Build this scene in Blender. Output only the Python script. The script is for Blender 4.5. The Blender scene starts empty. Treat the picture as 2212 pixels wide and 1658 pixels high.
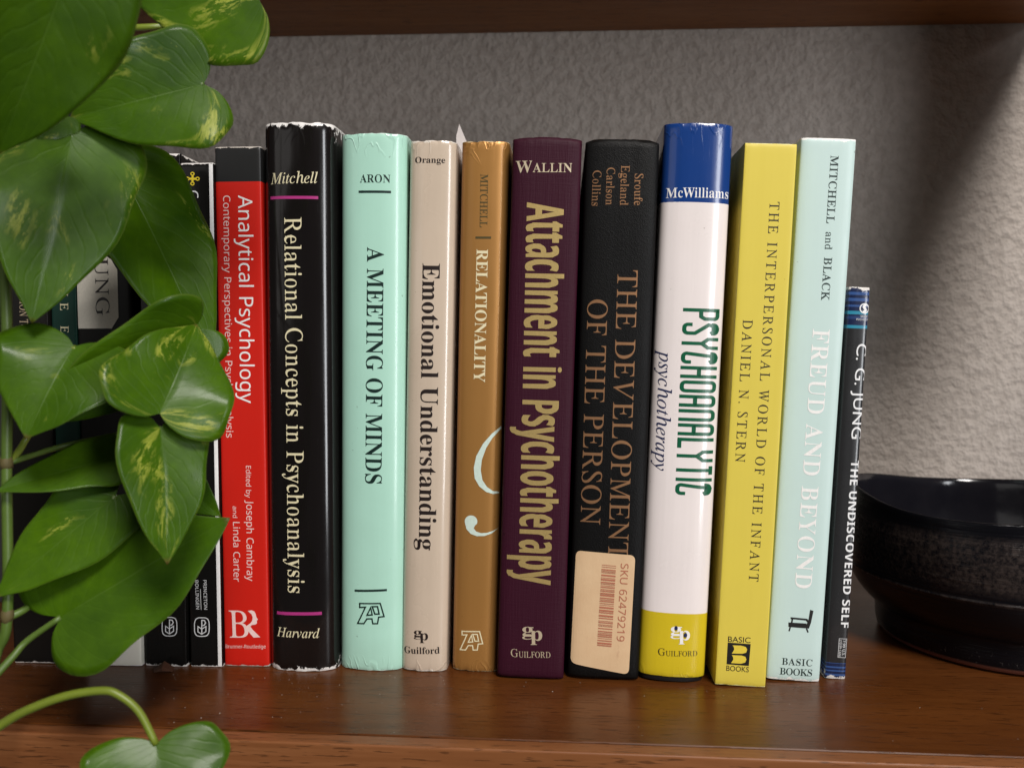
# A row of books on a wooden shelf, a trailing pothos at the left and a dark glazed bowl at the right.
import bpy, bmesh, math, random
from mathutils import Vector, Matrix
from mathutils.geometry import tessellate_polygon

scene = bpy.context.scene
C = scene.collection

# ---------------------------------------------------------------- camera
def unit(v):
    return Vector(v).normalized()
YAW, PITCH, ROLL = 0.0619, 0.05276, 0.005
fwd = Vector((-math.sin(YAW)*math.cos(PITCH), math.cos(YAW)*math.cos(PITCH), -math.sin(PITCH)))
right = Vector((math.cos(YAW), math.sin(YAW), 0))
up = right.cross(fwd)
r2 = right*math.cos(ROLL) + up*math.sin(ROLL)
u2 = up*math.cos(ROLL) - right*math.sin(ROLL)
CAM = Vector((0, -0.363, 0.1454))
cam = bpy.data.cameras.new('camera')
cam.lens = 36*1800/2212
cam.sensor_width = 36
cam.clip_start = 0.01
cam.clip_end = 50
cam.dof.use_dof = True
cam.dof.focus_distance = 0.352
cam.dof.aperture_fstop = 12.0
cam_obj = bpy.data.objects.new('camera', cam)
m = Matrix((r2, u2, -fwd)).transposed().to_4x4()
m.translation = CAM
cam_obj.matrix_world = m
C.objects.link(cam_obj)
scene.camera = cam_obj

# ---------------------------------------------------------------- light
world = bpy.data.worlds.new('World')
scene.world = world
world.use_nodes = True
bg = world.node_tree.nodes['Background']
bg.inputs[0].default_value = (1.0, 0.93, 0.86, 1)
bg.inputs[1].default_value = 0.03

def area(name, az, el, dist, w, h, power, color, target=(0.0, 0.0, 0.14)):
    l = bpy.data.lights.new(name, 'AREA')
    l.shape = 'RECTANGLE'
    l.size, l.size_y = w, h
    l.energy = power
    l.color = color
    o = bpy.data.objects.new(name, l)
    a, e = math.radians(az), math.radians(el)
    d = Vector((math.sin(a)*math.cos(e), -math.cos(a)*math.cos(e), math.sin(e)))
    o.location = Vector(target) + d*dist
    o.rotation_euler = d.to_track_quat('Z', 'Y').to_euler()
    C.objects.link(o)
    return o
area('skylight_window', 24, 46, 2.4, 0.65, 0.55, 54, (1.0, 0.95, 0.90))
area('tall_window', 40, 4, 2.4, 0.42, 1.5, 26, (0.95, 0.97, 1.0))
area('left_fill', -38, 12, 2.6, 1.3, 1.0, 2.4, (1.0, 0.97, 0.93))  # weak soft fill added from the left, not an actual window

scene.render.engine = 'CYCLES'
scene.cycles.use_denoising = True
vs = scene.view_settings
vs.view_transform = 'Standard'
vs.look = 'None'
vs.exposure = 0.1
vs.gamma = 1.0
vs.use_curve_mapping = False

# ---------------------------------------------------------------- layout of the row, the print and the plant
# x, y: foot of the spine on the shelf (m); w, h: spine width and height (m); lean in radians
PLACE = {
    'companion': (-0.2333, -0.0117, 0.0222, 0.2212, -0.0192),
    'green': (-0.2162, -0.0120, 0.0112, 0.2190, -0.0082),
    'label': (-0.1982, -0.0117, 0.0246, 0.2209, -0.0075),
    'black2': (-0.1752, -0.0105, 0.0187, 0.2244, 0.0028),
    'princeton': (-0.1571, -0.0097, 0.0143, 0.2205, -0.0047),
    'red': (-0.1395, -0.0079, 0.0202, 0.2276, -0.0063),
    'mitchell': (-0.1138, -0.0120, 0.0304, 0.2369, -0.0012),
    'mint': (-0.0838, -0.0089, 0.0284, 0.2326, 0.0074),
    'orange': (-0.0603, -0.0082, 0.0200, 0.2294, 0.0175),
    'relat': (-0.0379, -0.0065, 0.0205, 0.2293, 0.0171),
    'attach': (-0.0134, -0.0132, 0.0288, 0.2291, 0.0257),
    'black': (0.0179, -0.0118, 0.0305, 0.2285, 0.0255),
    'white': (0.0472, -0.0121, 0.0280, 0.2341, 0.0336),
    'yellow': (0.0753, -0.0138, 0.0209, 0.2253, 0.0360),
    'freud': (0.0992, -0.0068, 0.0225, 0.2288, 0.0416),
    'jung': (0.1180, -0.0029, 0.0087, 0.1681, 0.0351),
}
# book, part, text, letter style, ink, start of baseline, end of baseline, cap height, glyph width: millimetres on the spine
TEXT = [
    ('companion', 'title_lettering', 'COMPANION TO', 'serif', 'tan', (-0.45, 176.77), (-1.5, 148.35), 3.76, None),
    ('green', 'title_lettering', 'THE E', 'serif', 'cream', (-1.25, 172.72), (-1.54, 147.27), 3.61, 1.0),
    ('label', 'author_lettering', 'JUNG', 'serif', 'ink_brown', (-3.59, 184.51), (-3.53, 154.96), 5.97, 1.25),
    ('princeton', 'author_lettering', 'C. G. JUNG', 'sans', 'white', (-3.87, 208.57), (-2.56, 176.2), 4.31, 1.0),
    ('princeton', 'title_lettering', 'Literature', 'sansb', 'yellow', (-3.85, 96.81), (-3.41, 68.65), 4.86, None),
    ('princeton', 'imprint_lettering', 'PRINCETON', 'sans', 'white', (-0.59, 38.99), (-0.45, 25.84), 1.47, None),
    ('princeton', 'imprint_lettering', 'BOLLINGEN', 'sans', 'white', (-4.28, 38.92), (-4.07, 25.9), 1.47, None),
    ('red', 'title_lettering', 'Analytical Psychology', 'sans', 'offwhite', (0.06, 206.84), (-0.71, 117.1), 6.23, None),
    ('red', 'subtitle_lettering', 'Contemporary Perspectives in Psychoanalysis', 'sans', 'pink_white', (-6.55, 206.81), (-7.25, 101.96), 3.13, None),
    ('red', 'editor_lettering', 'Edited by', 'sans', 'pink_white', (1.36, 89.62), (1.17, 75.52), 2.20, None),
    ('red', 'editor_lettering', 'Joseph Cambray', 'sans', 'pink_white', (1.22, 74.4), (0.82, 38.45), 3.19, None),
    ('red', 'editor_lettering', 'and', 'sans', 'pink_white', (-4.9, 71.7), (-4.94, 66.56), 1.93, None),
    ('red', 'editor_lettering', 'Linda Carter', 'sans', 'pink_white', (-4.9, 64.71), (-5.15, 38.08), 3.00, None),
    ('red', 'imprint_lettering', 'Brunner-Routledge', 'sans', 'pink_white', (-9.5, 8.01), (8.8, 8.35), 1.61, None),
    ('red', 'publisher_logo', 'B', 'serif', 'pink_white', (-7.52, 12.88), (1.16, 13.0), 12.17, None),
    ('mitchell', 'author_lettering', 'Mitchell', 'ital', 'cream', (-11.44, 211.02), (9.29, 211.2), 4.56, None),
    ('mitchell', 'title_lettering', 'Relational Concepts in Psychoanalysis', 'serif', 'cream', (-5.17, 196.85), (-5.24, 35.03), 7.47, None),
    ('mitchell', 'imprint_lettering', 'Harvard', 'ital', 'cream', (-10.9, 15.23), (8.43, 15.14), 4.12, None),
    ('mint', 'author_lettering', 'ARON', 'serifh', 'ink_green', (-5.11, 211.73), (7.99, 211.74), 3.31, None),
    ('mint', 'title_lettering', 'A MEETING OF MINDS', 'serifh', 'ink_green', (-1.8, 184.45), (-2.31, 82.75), 7.11, None),
    ('orange', 'author_lettering', 'Orange', 'serifb', 'ink_brown', (-7.34, 219.84), (5.61, 219.85), 2.51, None),
    ('orange', 'title_lettering', 'Emotional Understanding', 'serifb', 'ink_brown', (-3.26, 177.54), (-2.91, 53.85), 7.42, None),
    ('orange', 'imprint_lettering', 'Guilford', 'serifb', 'ink_brown', (-8.81, 7.61), (7.02, 8.22), 2.91, None),
    ('orange', 'publisher_logo', 'g', 'serifb', 'ink_brown', (-4.43, 15.39), (-0.84, 15.55), 3.93, None),
    ('orange', 'publisher_logo', 'p', 'serifb', 'ink_brown', (-1.77, 14.05), (1.94, 14.22), 4.36, None),
    ('relat', 'author_lettering', 'MITCHELL', 'serifm', 'olive', (-1.73, 215.29), (-1.62, 192.87), 3.25, None),
    ('relat', 'title_lettering', 'RELATIONALITY', 'serifb', 'cream', (-2.72, 183.65), (-2.89, 126.95), 4.83, None),
    ('attach', 'author_lettering', 'W', 'serifm', 'foil_pale', (-12.82, 214.08), (-5.82, 214.21), 4.80, None),
    ('attach', 'author_lettering', 'ALLIN', 'serifm', 'foil_pale', (-5.66, 214.33), (10.71, 214.63), 3.67, None),
    ('attach', 'title_lettering', 'Attachment in Psychotherapy', 'sansx', 'foil_gold', (-7.63, 201.95), (-6.19, 41.02), 15.33, None),
    ('attach', 'publisher_logo', 'g', 'serifb', 'foil_pale', (-3.86, 18.79), (1.01, 19.04), 5.49, None),
    ('attach', 'publisher_logo', 'p', 'serifb', 'foil_pale', (-0.2, 16.85), (4.79, 17.12), 6.14, None),
    ('attach', 'imprint_lettering', 'G', 'serif', 'foil_pale', (-8.41, 9.23), (-5.32, 9.4), 3.44, None),
    ('attach', 'imprint_lettering', 'UILFORD', 'serif', 'foil_pale', (-5.08, 9.18), (8.51, 9.75), 2.60, None),
    ('black', 'author_lettering', 'Sroufe', 'serif', 'foil_copper', (5.36, 213.94), (5.52, 200.98), 3.45, None),
    ('black', 'author_lettering', 'Egeland', 'serif', 'foil_copper', (-0.36, 217.28), (-0.3, 200.86), 3.47, None),
    ('black', 'author_lettering', 'Carlson', 'serif', 'foil_copper', (-6.25, 216.23), (-6.19, 200.91), 3.41, None),
    ('black', 'author_lettering', 'Collins', 'serif', 'foil_copper', (-11.93, 215.02), (-11.97, 200.51), 3.48, None),
    ('black', 'title_lettering', 'THE DEVELOPMENT', 'serif', 'foil_copper', (-0.21, 174.24), (0.18, 52.71), 8.31, None),
    ('black', 'title_lettering', 'OF THE PERSON', 'serif', 'foil_copper', (-12.18, 161.78), (-11.93, 66.86), 8.25, None),
    ('white', 'author_lettering', 'McWilliams', 'serifm', 'offwhite', (-12.33, 203.61), (13.41, 204.05), 3.99, None),
    ('white', 'title_lettering', 'PSYCHOANALYTIC', 'deco', 'bottle_green', (-3.26, 158.42), (-2.8, 80.21), 15.41, None),
    ('white', 'title_lettering', 'psychotherapy', 'ital', 'navy', (-12.0, 140.87), (-11.49, 90.04), 5.22, None),
    ('white', 'imprint_lettering', 'G', 'serif', 'ink_brown', (-6.59, 11.19), (-3.61, 11.25), 3.11, None),
    ('white', 'imprint_lettering', 'UILFORD', 'serif', 'ink_brown', (-3.38, 11.21), (10.08, 11.7), 2.23, None),
    ('white', 'publisher_logo', 'g', 'serifb', 'offwhite', (-1.76, 20.37), (3.08, 20.61), 5.28, None),
    ('white', 'publisher_logo', 'p', 'serifb', 'offwhite', (1.76, 18.36), (6.54, 18.59), 5.86, None),
    ('yellow', 'title_lettering', 'THE INTERPERSONAL WORLD OF THE INFANT', 'serif', 'ink_brown', (0.79, 201.83), (1.06, 44.86), 3.93, 0.95),
    ('yellow', 'author_lettering', 'DANIEL N. STERN', 'serif', 'ink_brown', (-7.31, 153.57), (-7.28, 94.72), 3.97, 0.95),
    ('yellow', 'imprint_lettering', 'BASIC', 'gill', 'ink_brown', (-6.09, 18.61), (3.2, 18.68), 2.32, None),
    ('yellow', 'imprint_lettering', 'BOOKS', 'gill', 'ink_brown', (-6.15, 6.22), (3.17, 6.14), 2.22, None),
    ('freud', 'author_lettering', 'MITCHELL', 'serifm', 'ink_green', (0.95, 221.72), (0.97, 193.93), 3.24, 1.05),
    ('freud', 'author_lettering', 'and', 'serif', 'ink_green', (1.03, 190.4), (1.07, 183.12), 3.05, None),
    ('freud', 'author_lettering', 'BLACK', 'serifm', 'ink_green', (1.05, 180.02), (0.95, 162.15), 3.27, 1.05),
    ('freud', 'title_lettering', 'FREUD AND BEYOND', 'serifm', 'offwhite', (-1.6, 150.19), (-2.03, 40.27), 6.90, 1.0),
    ('freud', 'imprint_lettering', 'BASIC', 'serifm', 'ink_green', (-5.37, 6.71), (7.47, 6.8), 2.90, 1.0),
    ('freud', 'imprint_lettering', 'BOOKS', 'serifm', 'ink_green', (-6.01, 2.39), (7.64, 2.48), 2.90, 1.0),
    ('jung', 'author_lettering', 'C. G. JUNG', 'gill', 'white', (0.25, 144.38), (0.35, 104.15), 4.37, None),
    ('jung', 'title_lettering', 'THE UNDISCOVERED SELF', 'sansb', 'white', (0.91, 94.89), (0.87, 22.6), 3.56, None),
    ('jung', 'imprint_lettering', 'SIGNET', 'sans', 'white', (1.02, 155.45), (4.6, 155.47), 0.91, None),
    ('jung', 'imprint_lettering', 'PSYCHOLOGY', 'sans', 'white', (-0.63, 154.13), (5.29, 154.24), 0.85, None),
    ('jung', 'price_lettering', '7.99 U.S.', 'sans', 'white', (2.23, 17.21), (2.18, 10.47), 1.14, None),
    ('jung', 'price_lettering', '(10.99 CAN)', 'sans', 'white', (0.8, 17.24), (0.72, 9.96), 0.97, None),
    ('sticker', 'sticker_lettering', 'SKU 62479219', 'sans', 'rust', (5.76, 50.81), (5.17, 17.25), 3.20, None),
]
# book, part, ink, kind, line width, outline points, layer: millimetres on the spine
SHAPES = [
    ('mitchell', 'rule', 'magenta', 'poly', 0, [(-11.62, 205.87), (9.36, 205.73), (9.35, 204.48), (-11.63, 204.62)], 1),
    ('mitchell', 'rule', 'magenta', 'poly', 0, [(-10.71, 26.29), (9.43, 26.66), (9.42, 25.28), (-10.73, 24.9)], 1),
    ('mint', 'rule', 'ink_green', 'poly', 0, [(-5.63, 208.35), (8.24, 208.37), (8.25, 207.34), (-5.63, 207.32)], 1),
    ('mint', 'rule', 'ink_green', 'poly', 0, [(-7.04, 35.82), (7.26, 36.51), (7.26, 35.54), (-7.04, 34.85)], 1),
    ('relat', 'rule', 'olive', 'poly', 0, [(-3.35, 188.99), (3.34, 189.09), (3.35, 188.17), (-3.33, 188.07)], 1),
    ('red', 'publisher_logo', 'pink_white', 'poly', 0, [(0.98, 25.08), (2.86, 25.38), (4.06, 24.81), (4.58, 23.62), (4.82, 22.42), (5.54, 21.23), (4.99, 20.76), (5.11, 19.63), (4.22, 18.94), (2.75, 18.78), (2.06, 18.09), (2.85, 16.91), (4.69, 15.08), (6.47, 13.31), (3.45, 13.11), (2.0, 14.75), (0.56, 16.53), (-0.3, 17.51), (0.59, 18.47), (2.09, 19.56), (2.91, 20.58), (3.21, 22.12), (2.7, 23.58)], 1),
    ('mint', 'publisher_logo', 'ink_green', 'loop', 0.62, [(-4.65, 29.86), (4.45, 30.15), (6.11, 24.32), (3.78, 24.06), (3.32, 21.18), (1.22, 21.11), (0.86, 23.25), (-1.36, 23.17), (-2.75, 20.98), (-5.56, 20.88), (-2.07, 28.33), (-4.64, 28.07)], 1),
    ('mint', 'publisher_logo', 'ink_green', 'loop', 0.62, [(-1.36, 24.78), (0.26, 28.23), (0.97, 25.04)], 1),
    ('mint', 'publisher_logo', 'ink_green', 'loop', 0.62, [(0.96, 28.7), (3.29, 28.78), (4.01, 25.5), (2.14, 25.43)], 1),
    ('relat', 'publisher_logo', 'cream', 'loop', 0.5, [(-5.91, 17.65), (1.82, 17.99), (3.31, 12.63), (1.34, 12.38), (0.99, 9.72), (-0.79, 9.64), (-1.13, 11.61), (-3.01, 11.52), (-4.16, 9.49), (-6.55, 9.38), (-3.7, 16.27), (-5.88, 16.01)], 1),
    ('relat', 'publisher_logo', 'cream', 'loop', 0.5, [(-3.04, 13.0), (-1.71, 16.19), (-1.06, 13.26)], 1),
    ('relat', 'publisher_logo', 'cream', 'loop', 0.5, [(-1.13, 16.63), (0.85, 16.72), (1.51, 13.7), (-0.08, 13.63)], 1),
    ('relat', 'ornament', 'pale_blue', 'poly', 0, [(9.29, 108.13), (5.36, 104.81), (1.7, 100.42), (-1.14, 94.96), (-2.11, 89.82), (-1.64, 85.26), (0.47, 81.82), (3.47, 79.5), (6.44, 78.62), (9.01, 78.87), (8.83, 79.51), (6.41, 79.86), (3.8, 81.66), (1.76, 84.56), (0.92, 88.84), (1.31, 93.42), (3.08, 98.58), (5.66, 102.94), (9.31, 107.06)], 1),
    ('relat', 'ornament', 'pale_blue', 'poly', 0, [(-0.24, 65.5), (-0.1, 66.13), (-0.12, 66.77), (-0.3, 67.39), (-0.62, 67.94), (-1.08, 68.4), (-1.63, 68.75), (-2.26, 68.95), (-2.92, 69.0), (-3.59, 68.9), (-4.21, 68.65), (-4.75, 68.27), (-5.18, 67.78), (-5.49, 67.2), (-5.64, 66.57), (-5.64, 65.93), (-5.47, 65.31), (-4.83, 62.97), (-2.89, 60.95), (-0.2, 60.03), (3.06, 60.21), (6.29, 61.41), (9.2, 63.78), (7.15, 62.63), (4.21, 61.63), (1.55, 61.41), (-0.53, 62.05), (-1.63, 63.38), (-1.18, 64.59)], 1),
    ('sticker', 'barcode', 'rust', 'poly', 0, [(-2.3, 49.96), (3.73, 49.66), (3.73, 49.42), (-2.31, 49.71)], 1),
    ('sticker', 'barcode', 'rust', 'poly', 0, [(-2.32, 49.15), (3.72, 48.86), (3.71, 48.61), (-2.33, 48.91)], 1),
    ('sticker', 'barcode', 'rust', 'poly', 0, [(-2.34, 48.14), (3.7, 47.84), (3.69, 47.38), (-2.35, 47.68)], 1),
    ('sticker', 'barcode', 'rust', 'poly', 0, [(-2.36, 47.36), (3.68, 47.07), (3.68, 46.82), (-2.36, 47.12)], 1),
    ('sticker', 'barcode', 'rust', 'poly', 0, [(-2.37, 46.8), (3.67, 46.51), (3.67, 46.26), (-2.37, 46.55)], 1),
    ('sticker', 'barcode', 'rust', 'poly', 0, [(-2.39, 45.78), (3.65, 45.49), (3.64, 44.79), (-2.41, 45.08)], 1),
    ('sticker', 'barcode', 'rust', 'poly', 0, [(-2.42, 44.52), (3.63, 44.22), (3.62, 43.98), (-2.42, 44.27)], 1),
    ('sticker', 'barcode', 'rust', 'poly', 0, [(-2.43, 43.95), (3.62, 43.66), (3.6, 42.96), (-2.44, 43.25)], 1),
    ('sticker', 'barcode', 'rust', 'poly', 0, [(-2.45, 42.69), (3.59, 42.4), (3.58, 41.94), (-2.46, 42.23)], 1),
    ('sticker', 'barcode', 'rust', 'poly', 0, [(-2.47, 41.92), (3.58, 41.63), (3.57, 41.38), (-2.48, 41.67)], 1),
    ('sticker', 'barcode', 'rust', 'poly', 0, [(-2.49, 41.11), (3.56, 40.82), (3.56, 40.57), (-2.49, 40.86)], 1),
    ('sticker', 'barcode', 'rust', 'poly', 0, [(-2.5, 40.54), (3.55, 40.25), (3.54, 39.8), (-2.51, 40.09)], 1),
    ('sticker', 'barcode', 'rust', 'poly', 0, [(-2.52, 39.52), (3.53, 39.23), (3.53, 38.99), (-2.52, 39.28)], 1),
    ('sticker', 'barcode', 'rust', 'poly', 0, [(-2.53, 38.96), (3.52, 38.67), (3.51, 38.21), (-2.54, 38.5)], 1),
    ('sticker', 'barcode', 'rust', 'poly', 0, [(-2.55, 37.94), (3.5, 37.65), (3.49, 37.19), (-2.56, 37.48)], 1),
    ('sticker', 'barcode', 'rust', 'poly', 0, [(-2.57, 37.16), (3.48, 36.88), (3.47, 36.17), (-2.58, 36.46)], 1),
    ('sticker', 'barcode', 'rust', 'poly', 0, [(-2.59, 35.9), (3.46, 35.61), (3.45, 35.15), (-2.6, 35.44)], 1),
    ('sticker', 'barcode', 'rust', 'poly', 0, [(-2.61, 35.12), (3.44, 34.84), (3.44, 34.59), (-2.62, 34.87)], 1),
    ('sticker', 'barcode', 'rust', 'poly', 0, [(-2.62, 34.56), (3.43, 34.27), (3.42, 33.81), (-2.63, 34.1)], 1),
    ('sticker', 'barcode', 'rust', 'poly', 0, [(-2.64, 33.53), (3.41, 33.25), (3.41, 33.0), (-2.65, 33.29)], 1),
    ('sticker', 'barcode', 'rust', 'poly', 0, [(-2.66, 32.72), (3.4, 32.44), (3.39, 32.19), (-2.66, 32.48)], 1),
    ('sticker', 'barcode', 'rust', 'poly', 0, [(-2.68, 31.91), (3.38, 31.63), (3.37, 30.92), (-2.69, 31.2)], 1),
    ('sticker', 'barcode', 'rust', 'poly', 0, [(-2.7, 30.64), (3.36, 30.36), (3.34, 29.66), (-2.72, 29.93)], 1),
    ('sticker', 'barcode', 'rust', 'poly', 0, [(-2.72, 29.62), (3.34, 29.34), (3.33, 28.88), (-2.73, 29.16)], 1),
    ('sticker', 'barcode', 'rust', 'poly', 0, [(-2.75, 28.38), (3.31, 28.1), (3.3, 27.4), (-2.76, 27.67)], 1),
    ('sticker', 'barcode', 'rust', 'poly', 0, [(-2.77, 27.11), (3.29, 26.83), (3.28, 26.37), (-2.78, 26.65)], 1),
    ('sticker', 'barcode', 'rust', 'poly', 0, [(-2.8, 25.87), (3.26, 25.6), (3.26, 25.35), (-2.81, 25.62)], 1),
    ('sticker', 'barcode', 'rust', 'poly', 0, [(-2.81, 25.31), (3.25, 25.03), (3.24, 24.57), (-2.82, 24.85)], 1),
    ('sticker', 'barcode', 'rust', 'poly', 0, [(-2.83, 24.28), (3.23, 24.01), (3.23, 23.76), (-2.84, 24.03)], 1),
    ('sticker', 'barcode', 'rust', 'poly', 0, [(-2.84, 23.71), (3.22, 23.44), (3.22, 23.19), (-2.85, 23.47)], 1),
    ('sticker', 'barcode', 'rust', 'poly', 0, [(-2.87, 22.69), (3.2, 22.42), (3.19, 21.96), (-2.88, 22.23)], 1),
    ('sticker', 'barcode', 'rust', 'poly', 0, [(-2.89, 21.45), (3.18, 21.18), (3.17, 20.72), (-2.9, 20.99)], 1),
    ('sticker', 'barcode', 'rust', 'poly', 0, [(-2.91, 20.67), (3.16, 20.4), (3.16, 20.15), (-2.91, 20.42)], 1),
    ('sticker', 'barcode', 'rust', 'poly', 0, [(-2.92, 20.1), (3.15, 19.83), (3.14, 19.37), (-2.93, 19.64)], 1),
    ('sticker', 'barcode', 'rust', 'poly', 0, [(-2.94, 19.33), (3.13, 19.06), (3.13, 18.6), (-2.94, 18.86)], 1),
    ('sticker', 'barcode', 'rust', 'poly', 0, [(-2.96, 18.3), (3.11, 18.03), (3.11, 17.78), (-2.96, 18.05)], 1),
    ('sticker', 'barcode', 'rust', 'poly', 0, [(-2.97, 17.48), (3.1, 17.22), (3.09, 16.76), (-2.98, 17.02)], 1),
    ('sticker', 'barcode', 'rust', 'poly', 0, [(-2.99, 16.45), (3.08, 16.19), (3.06, 15.48), (-3.01, 15.75)], 1),
    ('sticker', 'barcode', 'rust', 'poly', 0, [(-3.02, 15.43), (3.06, 15.16), (3.05, 14.7), (-3.02, 14.97)], 1),
    ('yellow', 'publisher_logo', 'ink_black', 'poly', 0, [(-6.13, 18.31), (3.34, 18.22), (3.07, 8.88), (-6.14, 9.03)], 1),
    ('yellow', 'publisher_logo', 'paper_yellow', 'poly', 0, [(-4.16, 17.27), (-0.67, 17.38), (1.33, 16.93), (2.01, 15.81), (1.63, 14.5), (0.08, 13.93), (-4.31, 13.77), (-3.78, 14.56), (-3.39, 15.57), (-3.62, 16.61)], 2),
    ('yellow', 'publisher_logo', 'paper_yellow', 'poly', 0, [(-4.27, 13.07), (-0.15, 13.16), (1.39, 12.74), (1.9, 11.6), (1.42, 10.23), (-0.24, 9.65), (-4.42, 9.67), (-3.9, 10.41), (-3.5, 11.37), (-3.72, 12.4)], 2),
    ('freud', 'publisher_logo', 'ink_black', 'poly', 0, [(5.03, 31.21), (6.42, 30.83), (5.73, 25.72), (4.99, 23.07), (2.69, 23.39), (3.85, 24.82), (4.51, 26.05)], 1),
    ('freud', 'publisher_logo', 'ink_black', 'poly', 0, [(-3.69, 25.19), (3.83, 25.23), (3.56, 23.15), (-3.56, 23.25)], 1),
    ('freud', 'publisher_logo', 'ink_black', 'line', 0.75, [(-2.9, 27.14), (4.06, 26.9)], 1),
    ('freud', 'publisher_logo', 'ink_black', 'line', 0.6, [(-2.1, 27.07), (-2.36, 24.99)], 1),
    ('freud', 'publisher_logo', 'ink_black', 'line', 0.6, [(-2.82, 23.18), (-3.22, 21.38)], 1),
    ('freud', 'publisher_logo', 'ink_black', 'line', 0.6, [(3.96, 23.18), (4.76, 21.4)], 1),
    ('freud', 'publisher_logo', 'ink_black', 'line', 0.9, [(3.72, 26.88), (4.93, 25.66)], 1),
    ('princeton', 'publisher_logo', 'white', 'loop', 0.4, [(1.75, 18.03), (1.68, 16.45), (1.55, 15.66), (1.34, 15.07), (1.06, 14.6), (0.68, 14.24), (0.2, 13.99), (-0.43, 13.82), (-1.69, 13.75), (-2.95, 13.77), (-3.58, 13.9), (-4.05, 14.13), (-4.41, 14.48), (-4.68, 14.93), (-4.87, 15.52), (-4.97, 16.3), (-4.98, 17.88), (-4.91, 19.46), (-4.77, 20.25), (-4.56, 20.84), (-4.28, 21.31), (-3.9, 21.66), (-3.42, 21.92), (-2.79, 22.08), (-1.53, 22.15), (-0.27, 22.13), (0.36, 22.0), (0.83, 21.76), (1.19, 21.42), (1.46, 20.97), (1.64, 20.38), (1.74, 19.6)], 1),
    ('princeton', 'publisher_logo', 'white', 'line', 0.45, [(-1.67, 14.68), (-1.55, 21.02), (-0.34, 20.91), (0.18, 19.86), (-0.52, 18.78), (-1.6, 18.62)], 1),
    ('princeton', 'publisher_logo', 'white', 'loop', 0.4, [(-3.35, 18.18), (-3.4, 15.78), (-1.67, 14.75), (0.24, 15.99), (0.28, 18.26), (-1.63, 17.02)], 1),
    ('black2', 'publisher_logo', 'white', 'loop', 0.4, [(5.41, 18.1), (5.34, 16.52), (5.22, 15.73), (5.01, 15.13), (4.72, 14.66), (4.35, 14.3), (3.87, 14.04), (3.24, 13.88), (1.97, 13.79), (0.71, 13.8), (0.08, 13.93), (-0.39, 14.16), (-0.76, 14.5), (-1.03, 14.95), (-1.22, 15.54), (-1.33, 16.32), (-1.34, 17.9), (-1.28, 19.48), (-1.15, 20.27), (-0.94, 20.86), (-0.66, 21.33), (-0.28, 21.69), (0.2, 21.95), (0.83, 22.12), (2.09, 22.2), (3.36, 22.19), (3.99, 22.06), (4.46, 21.83), (4.82, 21.49), (5.09, 21.04), (5.28, 20.45), (5.39, 19.67)], 1),
    ('black2', 'publisher_logo', 'white', 'line', 0.45, [(1.99, 14.73), (2.08, 21.07), (3.29, 20.97), (3.81, 19.92), (3.12, 18.83), (2.04, 18.67)], 1),
    ('black2', 'publisher_logo', 'white', 'loop', 0.4, [(0.28, 18.21), (0.25, 15.81), (1.99, 14.79), (3.89, 16.05), (3.93, 18.32), (2.02, 17.06)], 1),
    ('princeton', 'rule', 'white', 'line', 0.2, [(-1.94, 34.98), (-1.79, 25.68)], 1),
    ('princeton', 'ornament', 'yellow', 'line', 0.9, [(-1.87, 213.72), (-0.23, 213.7)], 1),
    ('princeton', 'ornament', 'yellow', 'loop', 0.45, [(1.08, 213.69), (1.01, 213.42), (0.82, 213.21), (0.54, 213.09), (0.24, 213.07), (-0.05, 213.17), (-0.26, 213.37), (-0.36, 213.62), (-0.33, 213.89), (-0.17, 214.12), (0.08, 214.27), (0.38, 214.32), (0.68, 214.26), (0.92, 214.09), (1.06, 213.85)], 1),
    ('princeton', 'ornament', 'yellow', 'line', 0.9, [(-1.87, 213.72), (-1.9, 212.14)], 1),
    ('princeton', 'ornament', 'yellow', 'loop', 0.45, [(-1.19, 211.63), (-1.26, 211.37), (-1.45, 211.16), (-1.72, 211.03), (-2.03, 211.02), (-2.31, 211.12), (-2.52, 211.31), (-2.62, 211.56), (-2.59, 211.83), (-2.44, 212.07), (-2.18, 212.22), (-1.88, 212.27), (-1.58, 212.2), (-1.35, 212.03), (-1.21, 211.79)], 1),
    ('princeton', 'ornament', 'yellow', 'line', 0.9, [(-1.87, 213.72), (-3.5, 213.74)], 1),
    ('princeton', 'ornament', 'yellow', 'loop', 0.45, [(-3.37, 213.74), (-3.44, 213.47), (-3.63, 213.26), (-3.9, 213.14), (-4.21, 213.12), (-4.5, 213.22), (-4.71, 213.42), (-4.81, 213.67), (-4.78, 213.94), (-4.62, 214.17), (-4.37, 214.33), (-4.06, 214.38), (-3.77, 214.31), (-3.53, 214.14), (-3.39, 213.9)], 1),
    ('princeton', 'ornament', 'yellow', 'line', 0.9, [(-1.87, 213.72), (-1.83, 215.29)], 1),
    ('princeton', 'ornament', 'yellow', 'loop', 0.45, [(-1.1, 215.79), (-1.18, 215.53), (-1.36, 215.32), (-1.64, 215.19), (-1.94, 215.18), (-2.23, 215.28), (-2.44, 215.47), (-2.54, 215.72), (-2.51, 215.99), (-2.35, 216.22), (-2.1, 216.38), (-1.8, 216.43), (-1.5, 216.36), (-1.26, 216.19), (-1.13, 215.95)], 1),
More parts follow.
